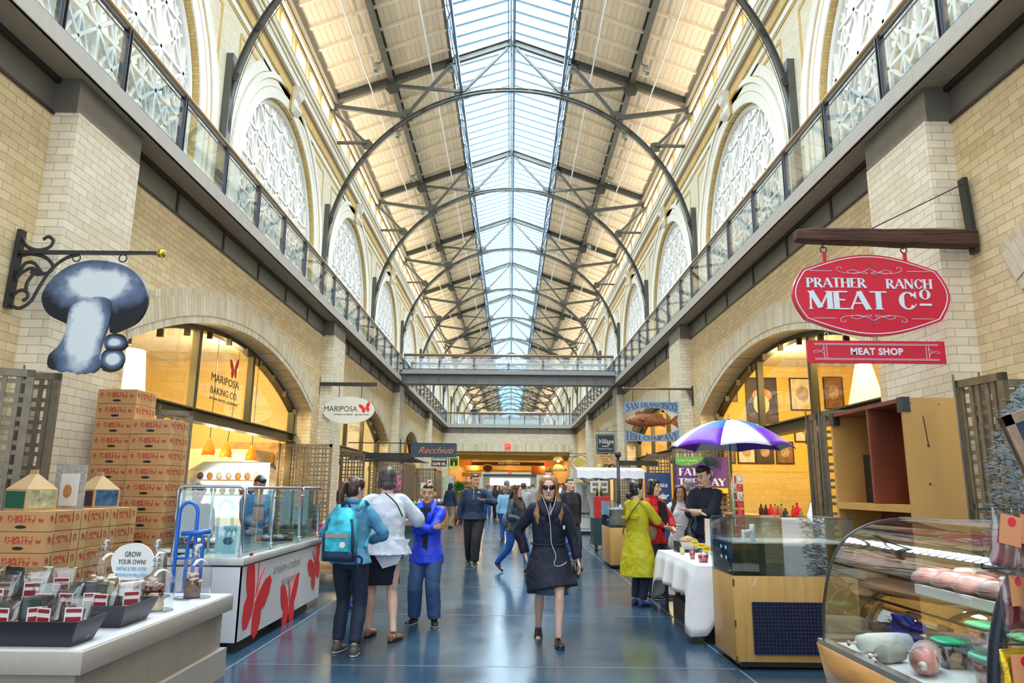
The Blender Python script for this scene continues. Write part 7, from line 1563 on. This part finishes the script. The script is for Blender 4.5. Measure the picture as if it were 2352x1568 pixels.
for i in range(4): MB().box(2.425, 2.2+.5*i, 1.008, 2.43, 2.28+.5*i, 1.042).build('price_ticket', M_screen, t)
area('case_strip_light', (2.6, 3.0, 1.36), (.06, 2.8), 9, (.9, .97, 1.0), (0, 0, 0))
Mm = [mat('meat_pink', (.55, .22, .18), .35, var=.4, scale=18), mat('meat_pale', (.72, .62, .52), .4, var=.3, scale=14), mat('meat_dark', (.22, .07, .05), .35, var=.5, scale=14)]
rk = random.Random(12)
for k in range(28):
    y = 1.75+.19*(k//2)+rk.uniform(-.02, .02); x = 2.56+.22*(k % 2); o = MB().loft([[(.09*math.copysign(abs(math.cos(a))**.6, math.cos(a))*f, .07*math.copysign(abs(math.sin(a))**.6, math.sin(a))*f, z) for a in [2*PI*j/14 for j in range(14)]] for f, z in ((1.1, 0), (1.35, .02), (1.25, .05), (.8, .085))]).build('meat_packet', Mm[k % 2 if k % 5 else 2], smooth=True, loc=(x, y, 1.048+(.0))); o.rotation_euler = (rk.uniform(-.1, .1), 0, rk.uniform(-.4, .4)); tag(o, 'plastic-wrapped meat packet on the glass shelf of the deli case', 'meat packet', 'wrapped meat packets on the deli shelf')
M_gl = mat('green_lid', (.03, .60, .28), .4); M_tub = glass('tub_plastic', (.82, .86, .85), .2, .15)
def tub(x, y, z, label, s_=1.):
    t = thing('plastic_tub', label, 'tub', (x, y, z), rk.uniform(-.2, .2), 'green-lidded tubs in the deli case')
    def rr(w_, d, z): return [(w_*math.copysign(abs(math.cos(a))**.45, math.cos(a)), d*math.copysign(abs(math.sin(a))**.45, math.sin(a)), z) for a in [2*PI*j/20 for j in range(20)]]
    MB().loft([rr(.055, .055, 0), rr(.07, .07, .12)]).build('tub_wall', M_tub, t, True); MB().loft([rr(.052, .052, .003), rr(.062, .062, .085)]).build('contents', Mm[rk.choice((0, 1, 2))], t, True); MB().loft([rr(.076, .076, .12), rr(.078, .078, .128), rr(.07, .07, .135)]).build('lid', M_gl, t); return t
for i, (x, y, z, lb) in enumerate(((2.42, 3.90, .682, 'green-lidded tub, leftmost at the bottom'), (2.40, 3.55, .682, 'green-lidded tub, middle of the bottom row'), (2.40, 3.55, .819, 'green-lidded tub stacked on the middle one'), (2.40, 3.25, .682, 'green-lidded tub just left of the dark rib'), (2.40, 3.25, .819, 'upper green-lidded tub just left of the dark rib'), (2.62, 3.72, .682, 'green-lidded tub behind the leftmost one'), (2.42, 2.75, .682, 'green-lidded tub just right of the dark rib'), (2.42, 2.75, .819, 'upper green-lidded tub just right of the dark rib'), (2.44, 2.45, .682, 'green-lidded tub near the hanging bags'))): tub(x, y, z, lb)
def salami(x, y, z, rz_, L, r, m_, label, net=False):
    t = thing('salami', label, 'salami', (x, y, z), rz_); rs = [(-L/2, .3), (-L/2+.02, .8), (-L/4, 1), (0, 1.02), (L/4, 1), (L/2-.02, .85), (L/2, .35)]
    MB().loft([[(u, r*f*math.cos(a), r*f*math.sin(a)) for a in [2*PI*j/16 for j in range(16)]] for u, f in rs]).build('sausage', m_, t, True)
    MB().loft([[(u, r*.25*math.cos(a)*f, r*.25*math.sin(a)*f) for a in [2*PI*j/8 for j in range(8)]] for u, f in ((-L/2, .9), (-L/2-.025, .4), (-L/2-.045, 1.3))]).build('tied_end', Mm[1], t, True)
    if net:
        q = MB()
        for k in range(-2, 4): q.tube([(k*L/8, (r+.002)*math.cos(a), (r+.002)*math.sin(a)) for a in [2*PI*j/16 for j in range(16)]], .0015, 4, closed=True)
        q.build('net_rings', M_screen, t)
salami(2.24, 4.22, .735, .15, .34, .050, mat('white_mould_casing', (.70, .68, .62), .7, var=.15, scale=20), 'long white-mould salami at the front left of the deli case'); salami(2.22, 3.78, .748, 1.0, .30, .064, Mm[0], 'plump netted pink salami in the middle of the deli case', True); salami(2.15, 3.98, .725, .4, .2, .045, mat('grey_casing', (.30, .28, .22), .6, var=.3), 'short grey salami left of the netted one')
for i in range(9):
    x, y = 2.15+.14*(i % 3)+rk.uniform(-.02, .02), 2.1+.42*(i//3); t = thing('sliced_meat_pack', 'vacuum pack of sliced meat on the case floor, %s row, %s' % (('near', 'middle', 'far')[i//3], ('front', 'centre', 'back')[i % 3]), 'meat packet', (x, y, .683), rk.uniform(-.5, .5), 'vacuum packs on the deli case floor')
    MB().loft([[(.085*math.copysign(abs(math.cos(a))**.5, math.cos(a))*f, .06*math.copysign(abs(math.sin(a))**.5, math.sin(a))*f, z) for a in [2*PI*j/16 for j in range(16)]] for f, z in ((1, 0), (1.02, .01), (.7, .035))]).build('pack', Mm[i % 2], t, True); MB().box(-.045, -.035, .034, .045, .035, .038).build('paper_label', (M_screen, M_black)[i % 3 == 1], t)
for i in range(3):
    o = MB().ball((0, 0, .05), .09, 12, 8, rz=.05).build('blue_pack', mat('blue_wrap', (.03, .14, .30), .3, var=.5, scale=20), smooth=True, loc=(2.55+.2*i, 4.12, .682)); tag(o, 'blue wrapped pack in the far left corner of the deli case', 'meat packet', 'blue packs in the deli case corner')
# jerky rack with hanging bags
t = thing('hanging_rack', 'black wire rack at the right edge holding hanging jerky bags', 'rack', (1.78, 2.2, 0)); MB().tube([(0, 0, 0), (0, 0, 1.9)], .012, 8).build('post', M_black, t); MB().lathe([(.15, 0), (.15, .01), (.02, .02)]).build('base', M_black, t)
for z in (1.505, 1.335, 1.125): MB().tube([(0, 0, z), (-.24, -.02, z), (-.24, -.02, z+.015)], .003, 5).build('hook_arm', M_black, t)
M_vac = glass('vacuum_plastic', (.90, .90, .92), .12, .12); M_kl = mat('jerky_label', (.62, .26, .12), .5, var=.1); M_jk = mat('jerky_dark_red', (.20, .015, .02), .4, var=.4, scale=25); M_gp = mat('gold_pouch', (.55, .36, .03), .25, .7, var=.3, scale=9, bump=.6)
def jerky(x, y, z, rz_, label, gold=False, tilt=0.):
    t = thing('jerky_bag', label, 'bag', (x, y, z), rz_, 'hanging jerky bags'); t.rotation_euler = (0, tilt, rz_); h, w_ = (.185, .050) if not gold else (.24, .062); rs = []
    for i in range(9):
        f = i/8; d = .004+.012*math.sin(PI*f)**.7; rs.append([((w_+.003*math.sin(i*2.2))*math.copysign(abs(math.cos(a))**.6, math.cos(a)), d*math.sin(a), -h*f) for a in [2*PI*j/16 for j in range(16)]])
    MB().loft(rs).build('pouch', M_gp if gold else M_vac, t, True)
    if not gold:
        q = MB().loft([[((w_*.85+.005*math.sin(i*3))*math.cos(a), .009*math.sin(a), -.085-(h-.11)*i/6) for a in [2*PI*j/10 for j in range(10)]] for i in range(7)]); q.build('jerky_strip', M_jk, t, True)
    MB().box(-w_*.7, -.019, -h*.52, w_*.7, -.0165, -.012).build('paper_label', M_kl, t); MB().prism(arc(0, -.03, .013, .013, 0, 2*PI, 14)[:-1], 'y', -.0205, -.019).build('round_mark', M_red, t)
for i, (x, dy, tl) in enumerate(((1.60, -.05, .22), (1.66, -.02, .16), (1.71, .02, .12), (1.76, .06, .1))): jerky(x, 2.18+dy, 1.50, .5 if i else .15, 'jerky bag on the top hook, %s' % ('frontmost with orange label', 'second', 'third', 'fourth')[i], tilt=tl)
for i, (x, dy) in enumerate(((1.60, -.03), (1.665, -.07), (1.73, .02))): jerky(x, 2.18+dy, 1.335, .4 if i == 0 else .1, 'jerky bag on the middle hook, %s' % ('left one', 'front one with orange label', 'right one')[i])
for i, (x, dy) in enumerate(((1.60, -.02), (1.67, -.06))): jerky(x, 2.18+dy, 1.12, .2, 'gold foil pouch on the lowest hook, %s' % ('left one', 'front one')[i], True)
# ------------------------------------------------------------------ tall pine crate shelf
M_pine = mat('knotty_pine', (.60, .33, .095), .5, var=.14, scale=4, stretch=(1, 1, .15), bump=.05); M_redw = mat('reddish_stained_wood', (.24, .055, .025), .6, var=.35, scale=4, stretch=(1, 1, .2))
t = thing('crate_shelf', 'tall pine crate shelf with red-stained back and a steel corner', 'shelf')
x0, x1, y0, y1, zt = 3.4, 3.84, 5.9, 7.27, 2.325
q = MB().box(x0, y0, 0, x1, y0+.035, zt); q.build('side_panel', M_pine, t); MB().box(x0, y1-.035, 0, x1, y1, zt).build('side_panel', M_pine, t)
MB().box(x0, y0+.035, zt-.035, x1, y1-.035, zt).build('top_panel', M_redw, t); MB().box(x1-.02, y0+.035, 0, x1, y1-.035, zt-.035).build('back_panel', M_redw, t)
MB().box(x0, y0+.035, 1.39, x1-.02, y1-.035, 1.45).build('shelf_board', M_pine, t); MB().box(x0+.005, 6.5, 1.45, x1-.02, 6.535, zt-.035).build('divider', M_redw, t); MB().box(x0+.005, y0+.035, .7, x1-.02, y1-.035, .74).build('shelf_board', M_redw, t)
for y in (y0, y1): MB().box(x0-.006, y-.006 if y == y0 else y-.08, zt-.12, x0+.06, y+.08 if y == y0 else y+.006, zt+.006).build('steel_corner', M_dark, t)
for (x, z, r_) in ((3.58, 1.93, .012), (3.56, 1.62, .010), (3.47, 2.28, .005), (3.70, 2.27, .006)): MB().prism(arc(x, z, r_, r_*1.1, 0, 2*PI, 12)[:-1], 'y', y0-.002, y0).build('wood_knot', mat('knot', (.10, .03, .015), .6), t)
MB().prism([(3.555, 2.17), (3.565, 2.17), (3.585, 1.94), (3.575, 1.94)], 'y', y0-.0015, y0).build('grain_line', MATS['knot'], t)
t = thing('chalkboard', 'small black chalkboard price list inside the left compartment of the pine crate', 'chalkboard', (3.66, 6.86, 1.452), -PI/2)
MB().box(-.30, -.01, 0, .30, .01, .46).build('board', M_black, t)
for s_, z, c, sz in (('\u2605\u2605 PRIME', .38, mat('chalk_red', (.8, .1, .1), .6, emis=None), .035), ('Price to Lb', .32, M_white, .03), ('\u2022 APRIL', .26, mat('chalk_pink', (.8, .1, .3), .6), .035), ('$19', .205, mat('chalk_violet', (.3, .12, .6), .6), .04), ('SHIRTS', .13, M_white, .045), ('$19.99', .06, MATS['chalk_violet'], .045)): text(s_, sz, c, t, (-.02, -.012, z), ext=.001)
# right: flocked fir, framed chalk sign
t = thing('flocked_fir', 'snow-flocked fir tree at the right edge behind the framed chalk sign', 'tree', (3.98, 5.05, 0)); MB().tube([(0, 0, 0), (0, 0, 2.2)], [.04, .01], 8).build('trunk', M_wood, t)
rk = random.Random(4); q = MB()
for k in range(9000):
    z = .15+2.18*rk.random(); rmax = .46*math.sqrt(max(1-((z-1.15)/1.22)**2, .01)); a = rk.uniform(0, 2*PI); r = rmax*rk.uniform(.55, 1.); p = Vector((r*math.cos(a), r*math.sin(a), z)); d = Vector((math.cos(a)+rk.uniform(-.6, .6), math.sin(a)+rk.uniform(-.6, .6), rk.uniform(-.5, .5))).normalized()*rk.uniform(.03, .06)
    n = Vector((-d.y, d.x, .02)).normalized()*.008; q.cm = 0 if rk.random() < .8 else 1; q.add([p-n, p+n, p+d+n*.4, p+d-n*.4], [(0, 1, 2, 3)])
q.build('flocked_needles', [mat('flocking', (.62, .66, .70), .8), mat('fir_green', (.05, .09, .08), .8)], t, clean=False)
t = thing('framed_chalk_sign', 'tilted wood-framed navy chalk sign with a white letter at the right edge', 'sign', (2.76, 3.55, 1.40)); t.rotation_euler = (0, -.33, 0)
MB().box(0, -.01, 0, .55, .01, .55).build('board', M_navy, t)
for a in ((0, -.02, 0, .05, .02, .55), (0, -.02, .5, .55, .02, .55), (.5, -.02, 0, .55, .02, .55), (0, -.02, 0, .55, .02, .05)): MB().box(*a).build('frame_rail', mat('weathered_frame', (.32, .22, .16), .6, var=.5, scale=12), t)
text('PORK', .07, M_white, t, (.24, -.014, .40), ext=.001)
# ------------------------------------------------------------------ right shop interior
t = thing('condiment_ledge', 'wooden ledge along the right shopfront holding condiment bottles', 'ledge'); MB().box(5.45, 12.75, .98, 5.95, 18.2, 1.03).build('ledge_top', M_wood, t)
struct(MB().box(5.5, 12.75, 0, 5.9, 18.2, .98).build('wall_ledge_base', M_tile))
def bottle(x, y, r, h, m_, cap_, label, neck=.35):
    t = thing('condiment_bottle', label, 'bottle', (x, y, 1.031), group='condiment bottles'); MB().lathe([(r*.9, 0), (r, .01), (r, h*.55), (r*neck, h*.78), (r*neck*.9, h*.86)], n=14).build('bottle_body', m_, t, True); MB().lathe([(r*neck*1.1, h*.85), (r*neck*1.1, h*.93), (.002, h)], n=10).build('cap', cap_, t, True)
Mbr, Mrd, Mgc, Mcl = mat('brown_bottle', (.06, .015, .008), .15), mat('ketchup_red', (.75, .01, .02), .3), mat('cap_green', (.02, .2, .05), .4), mat('jar_amber', (.35, .24, .06), .2)
for i, (y, r, h, a, c, lb) in enumerate(((15.9, .05, .26, Mbr, Mbr, 'brown sauce bottle, leftmost on the ledge'), (15.6, .05, .25, Mbr, M_black, 'brown sauce bottle with pale label, second from left'), (15.3, .06, .27, Mrd, Mrd, 'red squeeze bottle in the left group on the ledge'), (15.05, .045, .28, Mcl, Mgc, 'amber bottle with dark green cap next to the left red squeeze bottle'), (14.9, .045, .25, Mrd, Mgc, 'red sauce bottle with green cap in the middle of the ledge'), (14.7, .05, .29, Mcl, Mgc, 'tall amber bottle with green cap in the middle of the ledge'), (14.5, .06, .2, M_black, M_black, 'squat black jar in the middle of the ledge'), (14.35, .04, .12, Mcl, Mcl, 'tiny amber jar at the front of the ledge'), (14.1, .045, .27, Mrd, Mgc, 'hot sauce bottle with green cap left of the tall red squeeze bottle'), (13.9, .065, .33, Mrd, Mrd, 'tall red squeeze bottle at the right of the group'), (13.72, .04, .22, Mcl, Mrd, 'small bottle with red cap, rightmost on the ledge'))): bottle(5.6, y, r, h, a, c, lb)
t = thing('tablet', 'tilted tablet screen at the right end of the condiment ledge', 'tablet', (5.62, 13.25, 1.031)); MB().bar((0, .1, .0), (.05, -.0, .30), .32, .015, up=(1, 0, .2)).build('body', M_black, t); MB().bar((-.008, .09, .02), (.042, -.005, .285), .28, .008, up=(1, 0, .2)).build('screen', emit('tablet_glow', (.7, .9, 1.), 1.0), t)
PY0 = 21.59   # framed posters on the party wall facing the camera
def poster(x, z, w_, h, c, lb, motif=None):
    t = thing('framed_poster', lb, 'poster', (x, PY0-.0, z), group='framed posters in the meat shop'); MB().box(-w_, -.03, -h, w_, 0, h).build('frame', M_black, t); MB().box(-w_+.04, -.034, -h+.04, w_-.04, -.03, h-.04).build('print', c, t)
    if motif:
        MB().prism(arc(.02, .16, w_*.62, h*.28, 0, 2*PI, 24)[:-1], 'y', -.038, -.034).build('print_motif', mat('motif_coral', (.75, .25, .15), .5), t); MB().prism(arc(-.02, -.12, w_*.5, h*.45, 0, 2*PI, 24)[:-1], 'y', -.042, -.038).build('print_motif', mat('motif_cream', (.82, .72, .5), .5), t)
    else: MB().prism(arc(0, .02, w_*.5, h*.45, 0, 2*PI, 20)[:-1], 'y', -.038, -.034).build('print_motif', mat('motif_tan', (.45, .32, .18), .6, var=.4, scale=8), t)
pc1, pc2, pc3 = mat('print_dark', (.05, .03, .03), .4), mat('print_cream', (.75, .68, .5), .5, var=.2, scale=5), mat('print_brown', (.25, .12, .06), .5, var=.4, scale=6)
poster(7.75, 4.25, .48, .70, pc1, 'large dark framed poster with coral and cream shapes in the right transom', True); poster(6.75, 4.6, .28, .4, pc3, 'small brown framed print left of the large dark poster'); poster(9.0, 4.45, .38, .5, pc2, 'cream framed print right of the large dark poster'); poster(9.05, 3.35, .38, .35, pc2, 'cream framed print low in the right transom'); poster(9.95, 4.5, .3, .5, pc3, 'brown framed print near the yellow lamp shade')
for i, (x, c) in enumerate(((6.6, pc3), (7.2, pc2), (7.75, pc1), (8.35, pc3))): poster(x, 2.68, .27, .33, c, 'framed print below the steel beam, %s' % ('leftmost', 'second from left', 'third from left', 'rightmost')[i])
t = thing('postcard_rack', 'tall narrow spinner of colourful postcards beside the navy sweater man', 'rack', (4.9, 15.2, 0)); MB().tube([(0, 0, 0), (0, 0, 1.9)], .02, 8).build('pole', M_chrome, t); rk = random.Random(8)
for k in range(9):
    for a in (0, 1, 2, 3): q = MB().bar(Vector((.09*math.cos(a*PI/2), .09*math.sin(a*PI/2), .35+.17*k)), Vector((.09*math.cos(a*PI/2), .09*math.sin(a*PI/2), .50+.17*k)), .11, .004, up=(math.cos(a*PI/2), math.sin(a*PI/2), 0)); q.build('postcard', mat('pc%d' % rk.choice((0, 1, 2, 3)), rk.choice(((.7, .7, .7), (.7, .1, .1), (.1, .4, .2), (.7, .6, .1))), .5, var=.8, scale=30), t)
# ------------------------------------------------------------------ far right: canvas cart, bottle fridge, red crates, stroller
t = thing('canvas_cart', 'market cart with a white canvas roof far down on the right', 'cart', (0, 25, 0)); q = MB(); rs = []
for i in range(13):
    x = 2.45+2.35*i/12; s_ = .02*math.sin(i*2.3); rs.append([(x, 0, 1.93+s_), (x, .1, 2.2+s_), (x, .9, 2.32), (x, 1.7, 2.2+s_), (x, 1.8, 1.93+s_)])
q.loft(rs, caps=True).build('canvas_roof', mat('white_canvas', (.70, .70, .74), .8, var=.06), t)
for x in (3.3, 4.7):
    for y in (.15, 1.65): MB().tube([(x, y, 0), (x, y, 2.0)], .03, 8).build('leg', M_dark, t)
MB().box(3.2, .1, .85, 4.8, 1.7, .92).build('counter_board', M_black, t); MB().bar((2.5, .1, 1.95), (3.3, .1, 1.5), .03).build('brace', M_dark, t); MB().box(2.9, .05, 1.45, 3.5, .08, 1.85).build('menu_card', M_screen, t)
for x in (2.98, 3.26):
    for z in (1.5, 1.68): MB().box(x, .04, z, x+.2, .05, z+.1).build('menu_photo', mat('menu_photo', (.3, .2, .15), .5, var=.6, scale=10), t)
t = thing('drinks_fridge', 'white drinks fridge with a tall ginger ale bottle print', 'fridge', (2.8, 26.1, 0)); MB().box(-.36, 0, .1, .36, .7, 1.8).build('cabinet', M_white, t); MB().box(-.36, -.02, 0, .36, .7, .1).build('base', M_black, t); MB().box(-.40, -.01, .1, -.36, .7, 1.82).build('side_panel', M_navy, t)
MB().prism([(-.18, .16), (.18, .16), (.2, .22), (.2, .9), (.09, 1.2), (.07, 1.55), (.09, 1.57), (.09, 1.7), (-.09, 1.7), (-.09, 1.57), (-.07, 1.55), (-.09, 1.2), (-.2, .9), (-.2, .22)], 'y', -.008, 0).build('bottle_print', mat('bottle_grey', (.42, .44, .45), .4, var=.15, scale=4), t); text('Ginger Ale', .075, M_black, t, (0, -.012, .72), width=.34, bold=.006); MB().prism([(-.17, .20), (.17, .20), (.17, .55), (-.17, .55)], 'y', -.010, -.008).build('label_print', M_screen, t)
for i in range(2):
    o = MB().box(-.2, 0, 0, .2, .4, .27).box(-.16, -.005, .05, -.04, 0, .2).box(.04, -.005, .05, .16, 0, .2).build('drinks_crate', mat('crate_red', (.5, .02, .03), .4), loc=(2.55, 19, .83+.275*i)); tag(o, 'red plastic drinks crate, %s of the two' % ('lower', 'upper')[i], 'crate')
t = thing('drinks_cart', 'dark teal drinks cart under the red crates', 'cart', (2.6, 19, 0)); MB().box(-.3, -.02, .15, .5, .6, .828).build('cabinet', mat('dark_teal', (.01, .05, .06), .4), t); MB().box(-.1, -.03, .3, .2, -.02, .6).build('door_panel', M_navy, t)
for x in (-.22, .42): MB().tube([(x-.03, .1, .075), (x+.03, .1, .075)], .075, 12).build('wheel', M_black, t)
b = MB(); b.tube(smooth_path([(-.28, -.03, .5), (-.4, -.1, .2), (-.2, -.15, .05), (-.0, -.12, .2), (.1, -.03, .4)], 5), .008, 5); b.build('hose', M_black, t, True)
for k in range(7):
    o = MB().lathe([(.035, 0), (.035, .14), (.014, .2), (.014, .25)], n=10).build('soda_bottle', mat('green_glass', (.02, .09, .03), .15), smooth=True, loc=(2.45+.10*k, 19.3, 1.385 if k < 2 else .829)); tag(o, 'green soda bottle %s' % ('on the red crates' if k < 2 else 'on the teal drinks cart'), 'bottle', 'soda bottles on the red crates' if k < 2 else 'soda bottles on the drinks cart')
t = thing('stroller', 'child stroller half hidden behind the woman in sunglasses', 'stroller', (1.15, 13.4, 0))
for (x, y) in ((-.25, 0), (.22, 0), (-.25, .6), (.22, .6)):
    q = MB().tube([(x+.0, y+.09*math.cos(a), .09+.09*math.sin(a)) for a in [2*PI*j/16 for j in range(16)]], .018, 6, closed=True)
    for a in (0, 2*PI/3, 4*PI/3): q.bar((x, y, .09), (x, y+.08*math.cos(a), .09+.08*math.sin(a)), .02)
    q.build('wheel', M_black, t)
for x in (-.22, .19): MB().tube([(x, 0, .12), (x, .35, .55), (x, .8, 1.02)], .012, 6).build('frame_tube', M_dark, t); 
MB().tube([(-.22, .0, .28), (.19, .0, .28)], .012, 6).build('foot_bar', M_dark, t); MB().box(-.2, .1, .32, .17, .55, .40).build('seat', mat('stroller_blue', (.02, .10, .25), .7), t); MB().bar((-.01, .5, .4), (-.01, .65, .85), .37, .05, up=(0, 1, 0)).build('backrest', MATS['stroller_blue'], t)
MB().tube([(.19, .8, 1.02), (-.22, .8, 1.02)], .018, 8).build('push_handle', M_black, t)
t = person('small child in blue sitting in the stroller with one leg out', 1.12, 13.82, .1, .85, feet=((-.1, -.42), (.12, -.42)), lift=(.45, .5), hip=-.15, skin='light', hair=('short', H_brn), pants=(C_nvf, .02, .9), top=(cloth('child_blue', (.02, .12, .4)), .84, 1., .03, 0, 's'), shoes=(S_blk, True), det=1, hands=((-.16, -.25, .95), (.16, -.25, .95)))
t.location.z = .03
# left distance: plants, stalls
t = thing('potted_plant', 'bushy green potted plant left of the man in the navy fleece', 'plant', (-2.15, 33, 0)); MB().lathe([(.18, 0), (.26, .5), (.24, .5), (.2, .45), (.001, .45)]).build('pot', mat('terracotta', (.35, .15, .08), .7), t, True); q = MB(); rk = random.Random(2); M_leaf = mat('leaf_green', (.05, .22, .03), .5, var=.4)
for k in range(260):
    a = rk.uniform(0, 2*PI); e = rk.uniform(-.1, 1.4); L = rk.uniform(.25, .62); d = Vector((math.cos(a)*math.cos(e), math.sin(a)*math.cos(e), math.sin(e))); p0 = Vector((0, 0, 1.35))+d*.12; n = Vector((-d.y, d.x, .1)).normalized()*.035; p1 = p0+d*L*.6; p2 = p0+d*L+Vector((0, 0, -.12)); q.add([p0, p1-n, p2, p1+n], [(0, 1, 2, 3)])
q.build('foliage', M_leaf, t, clean=False); MB().tube([(0, 0, .45), (0, 0, 1.5)], .03, 6).build('stem', M_wood, t)
for i, (x, y, z, lb) in enumerate(((-3.2, 25.5, 0, 'dark cloth stall table beyond the man in the blue jacket'), (-3.1, 31.5, 0, 'wooden flower stall behind the hooded shopper'))):
    t = thing('market_stall', lb, 'stall', (x, y, 0)); MB().box(-.8, 0, 0, .8, 1.2, .85).build('skirted_table', mat('stall_green', (.01, .05, .04), .7) if i == 0 else M_wood, t); MB().box(-.85, -.05, .85, .85, 1.25, .9).build('table_top', M_dark, t)
    for k in range(9):
        o = MB().ball((0, 0, .09), .09, 9, 6, rz=.1).build('flower_bunch' if i else 'goods_jar', (mat('lilac_flower', (.45, .3, .6), .7, var=.6, scale=30), mat('white_flower', (.75, .75, .72), .7, var=.3, scale=30), mat('jar_green', (.15, .35, .12), .3), M_screen)[(k % 2) if i else 2+k % 2], smooth=True, loc=(x-.7+.17*k, y+.3, .9)); tag(o, 'bunch of lilac and white flowers on the flower stall' if i else 'jar on the dark cloth stall table', 'flowers' if i else 'jar', 'flower bunches on the stall' if i else 'jars on the dark stall table')
for i, (x, y, z, w_, h, c, lb) in enumerate(((-5.35, 45.92, 1.5, .16, .38, M_screen, 'white poster on the far lattice gate, left one'), (-4.95, 45.92, 1.55, .13, .5, M_screen, 'narrow white poster with a red dot on the far lattice gate'), (-5.2, 34.02, 1.75, .25, .35, mat('magenta_print', (.4, .12, .3), .5, var=.8, scale=8), 'magenta picture on the gate behind the grey-haired shopper'), (-4.35, 53, 1.9, .4, .5, mat('pale_map', (.55, .6, .45), .5, var=.3), 'pale green map panel near the potted plant'))):
    t = thing('poster', lb, 'poster', (x, y-.05, z)); MB().box(-w_, -.01, -h, w_, 0, h).build('sheet', c, t)
    if 'red dot' in lb: MB().prism(arc(0, h-.15, .08, .08, 0, 2*PI, 12)[:-1], 'y', -.014, -.01).build('dot', M_red, t)
    elif i == 0: MB().box(-w_*.8, -.014, -h*.5, w_*.8, -.01, .0).build('photo', mat('green_photo', (.2, .4, .15), .5, var=.5), t)
    if i == 3: MB().box(-w_-.05, 0, -1.9, -w_, .05, h).box(w_, 0, -1.9, w_+.05, .05, h).build('stand_post', M_lattice, t)
# market stalls and colour inside the corridor
for i, (x, y, c) in enumerate(((-4.2, 64, (.5, .2, .05)), (4.2, 64, (.35, .1, .05)), (-4.2, 74, (.6, .3, .4)), (4.2, 74, (.15, .3, .5)))):
    t = thing('corridor_stall', 'lit stall counter inside the amber corridor, %s' % ('near left', 'near right', 'far left', 'far right')[i], 'stall', (x, y, 0)); MB().box(-.7, 0, 0, .7, 2.5, 1.0).build('counter', mat('stall%d' % i, c, .6), t); MB().box(-.7, .2, 1.6, .7, 2.3, 2.1).build('upper_shelf', mat('stallshelf%d' % i, (c[0]*.7+.2, c[1]*.7+.1, c[2]), .6, var=.6, scale=6), t)
    for yy in (.2, 2.2): MB().box(-.65, yy, 1.0, -.6, yy+.05, 1.6).build('post', M_dark, t); MB().box(.6, yy, 1.0, .65, yy+.05, 1.6).build('post', M_dark, t)
bpy.data.scenes.remove(_TS)
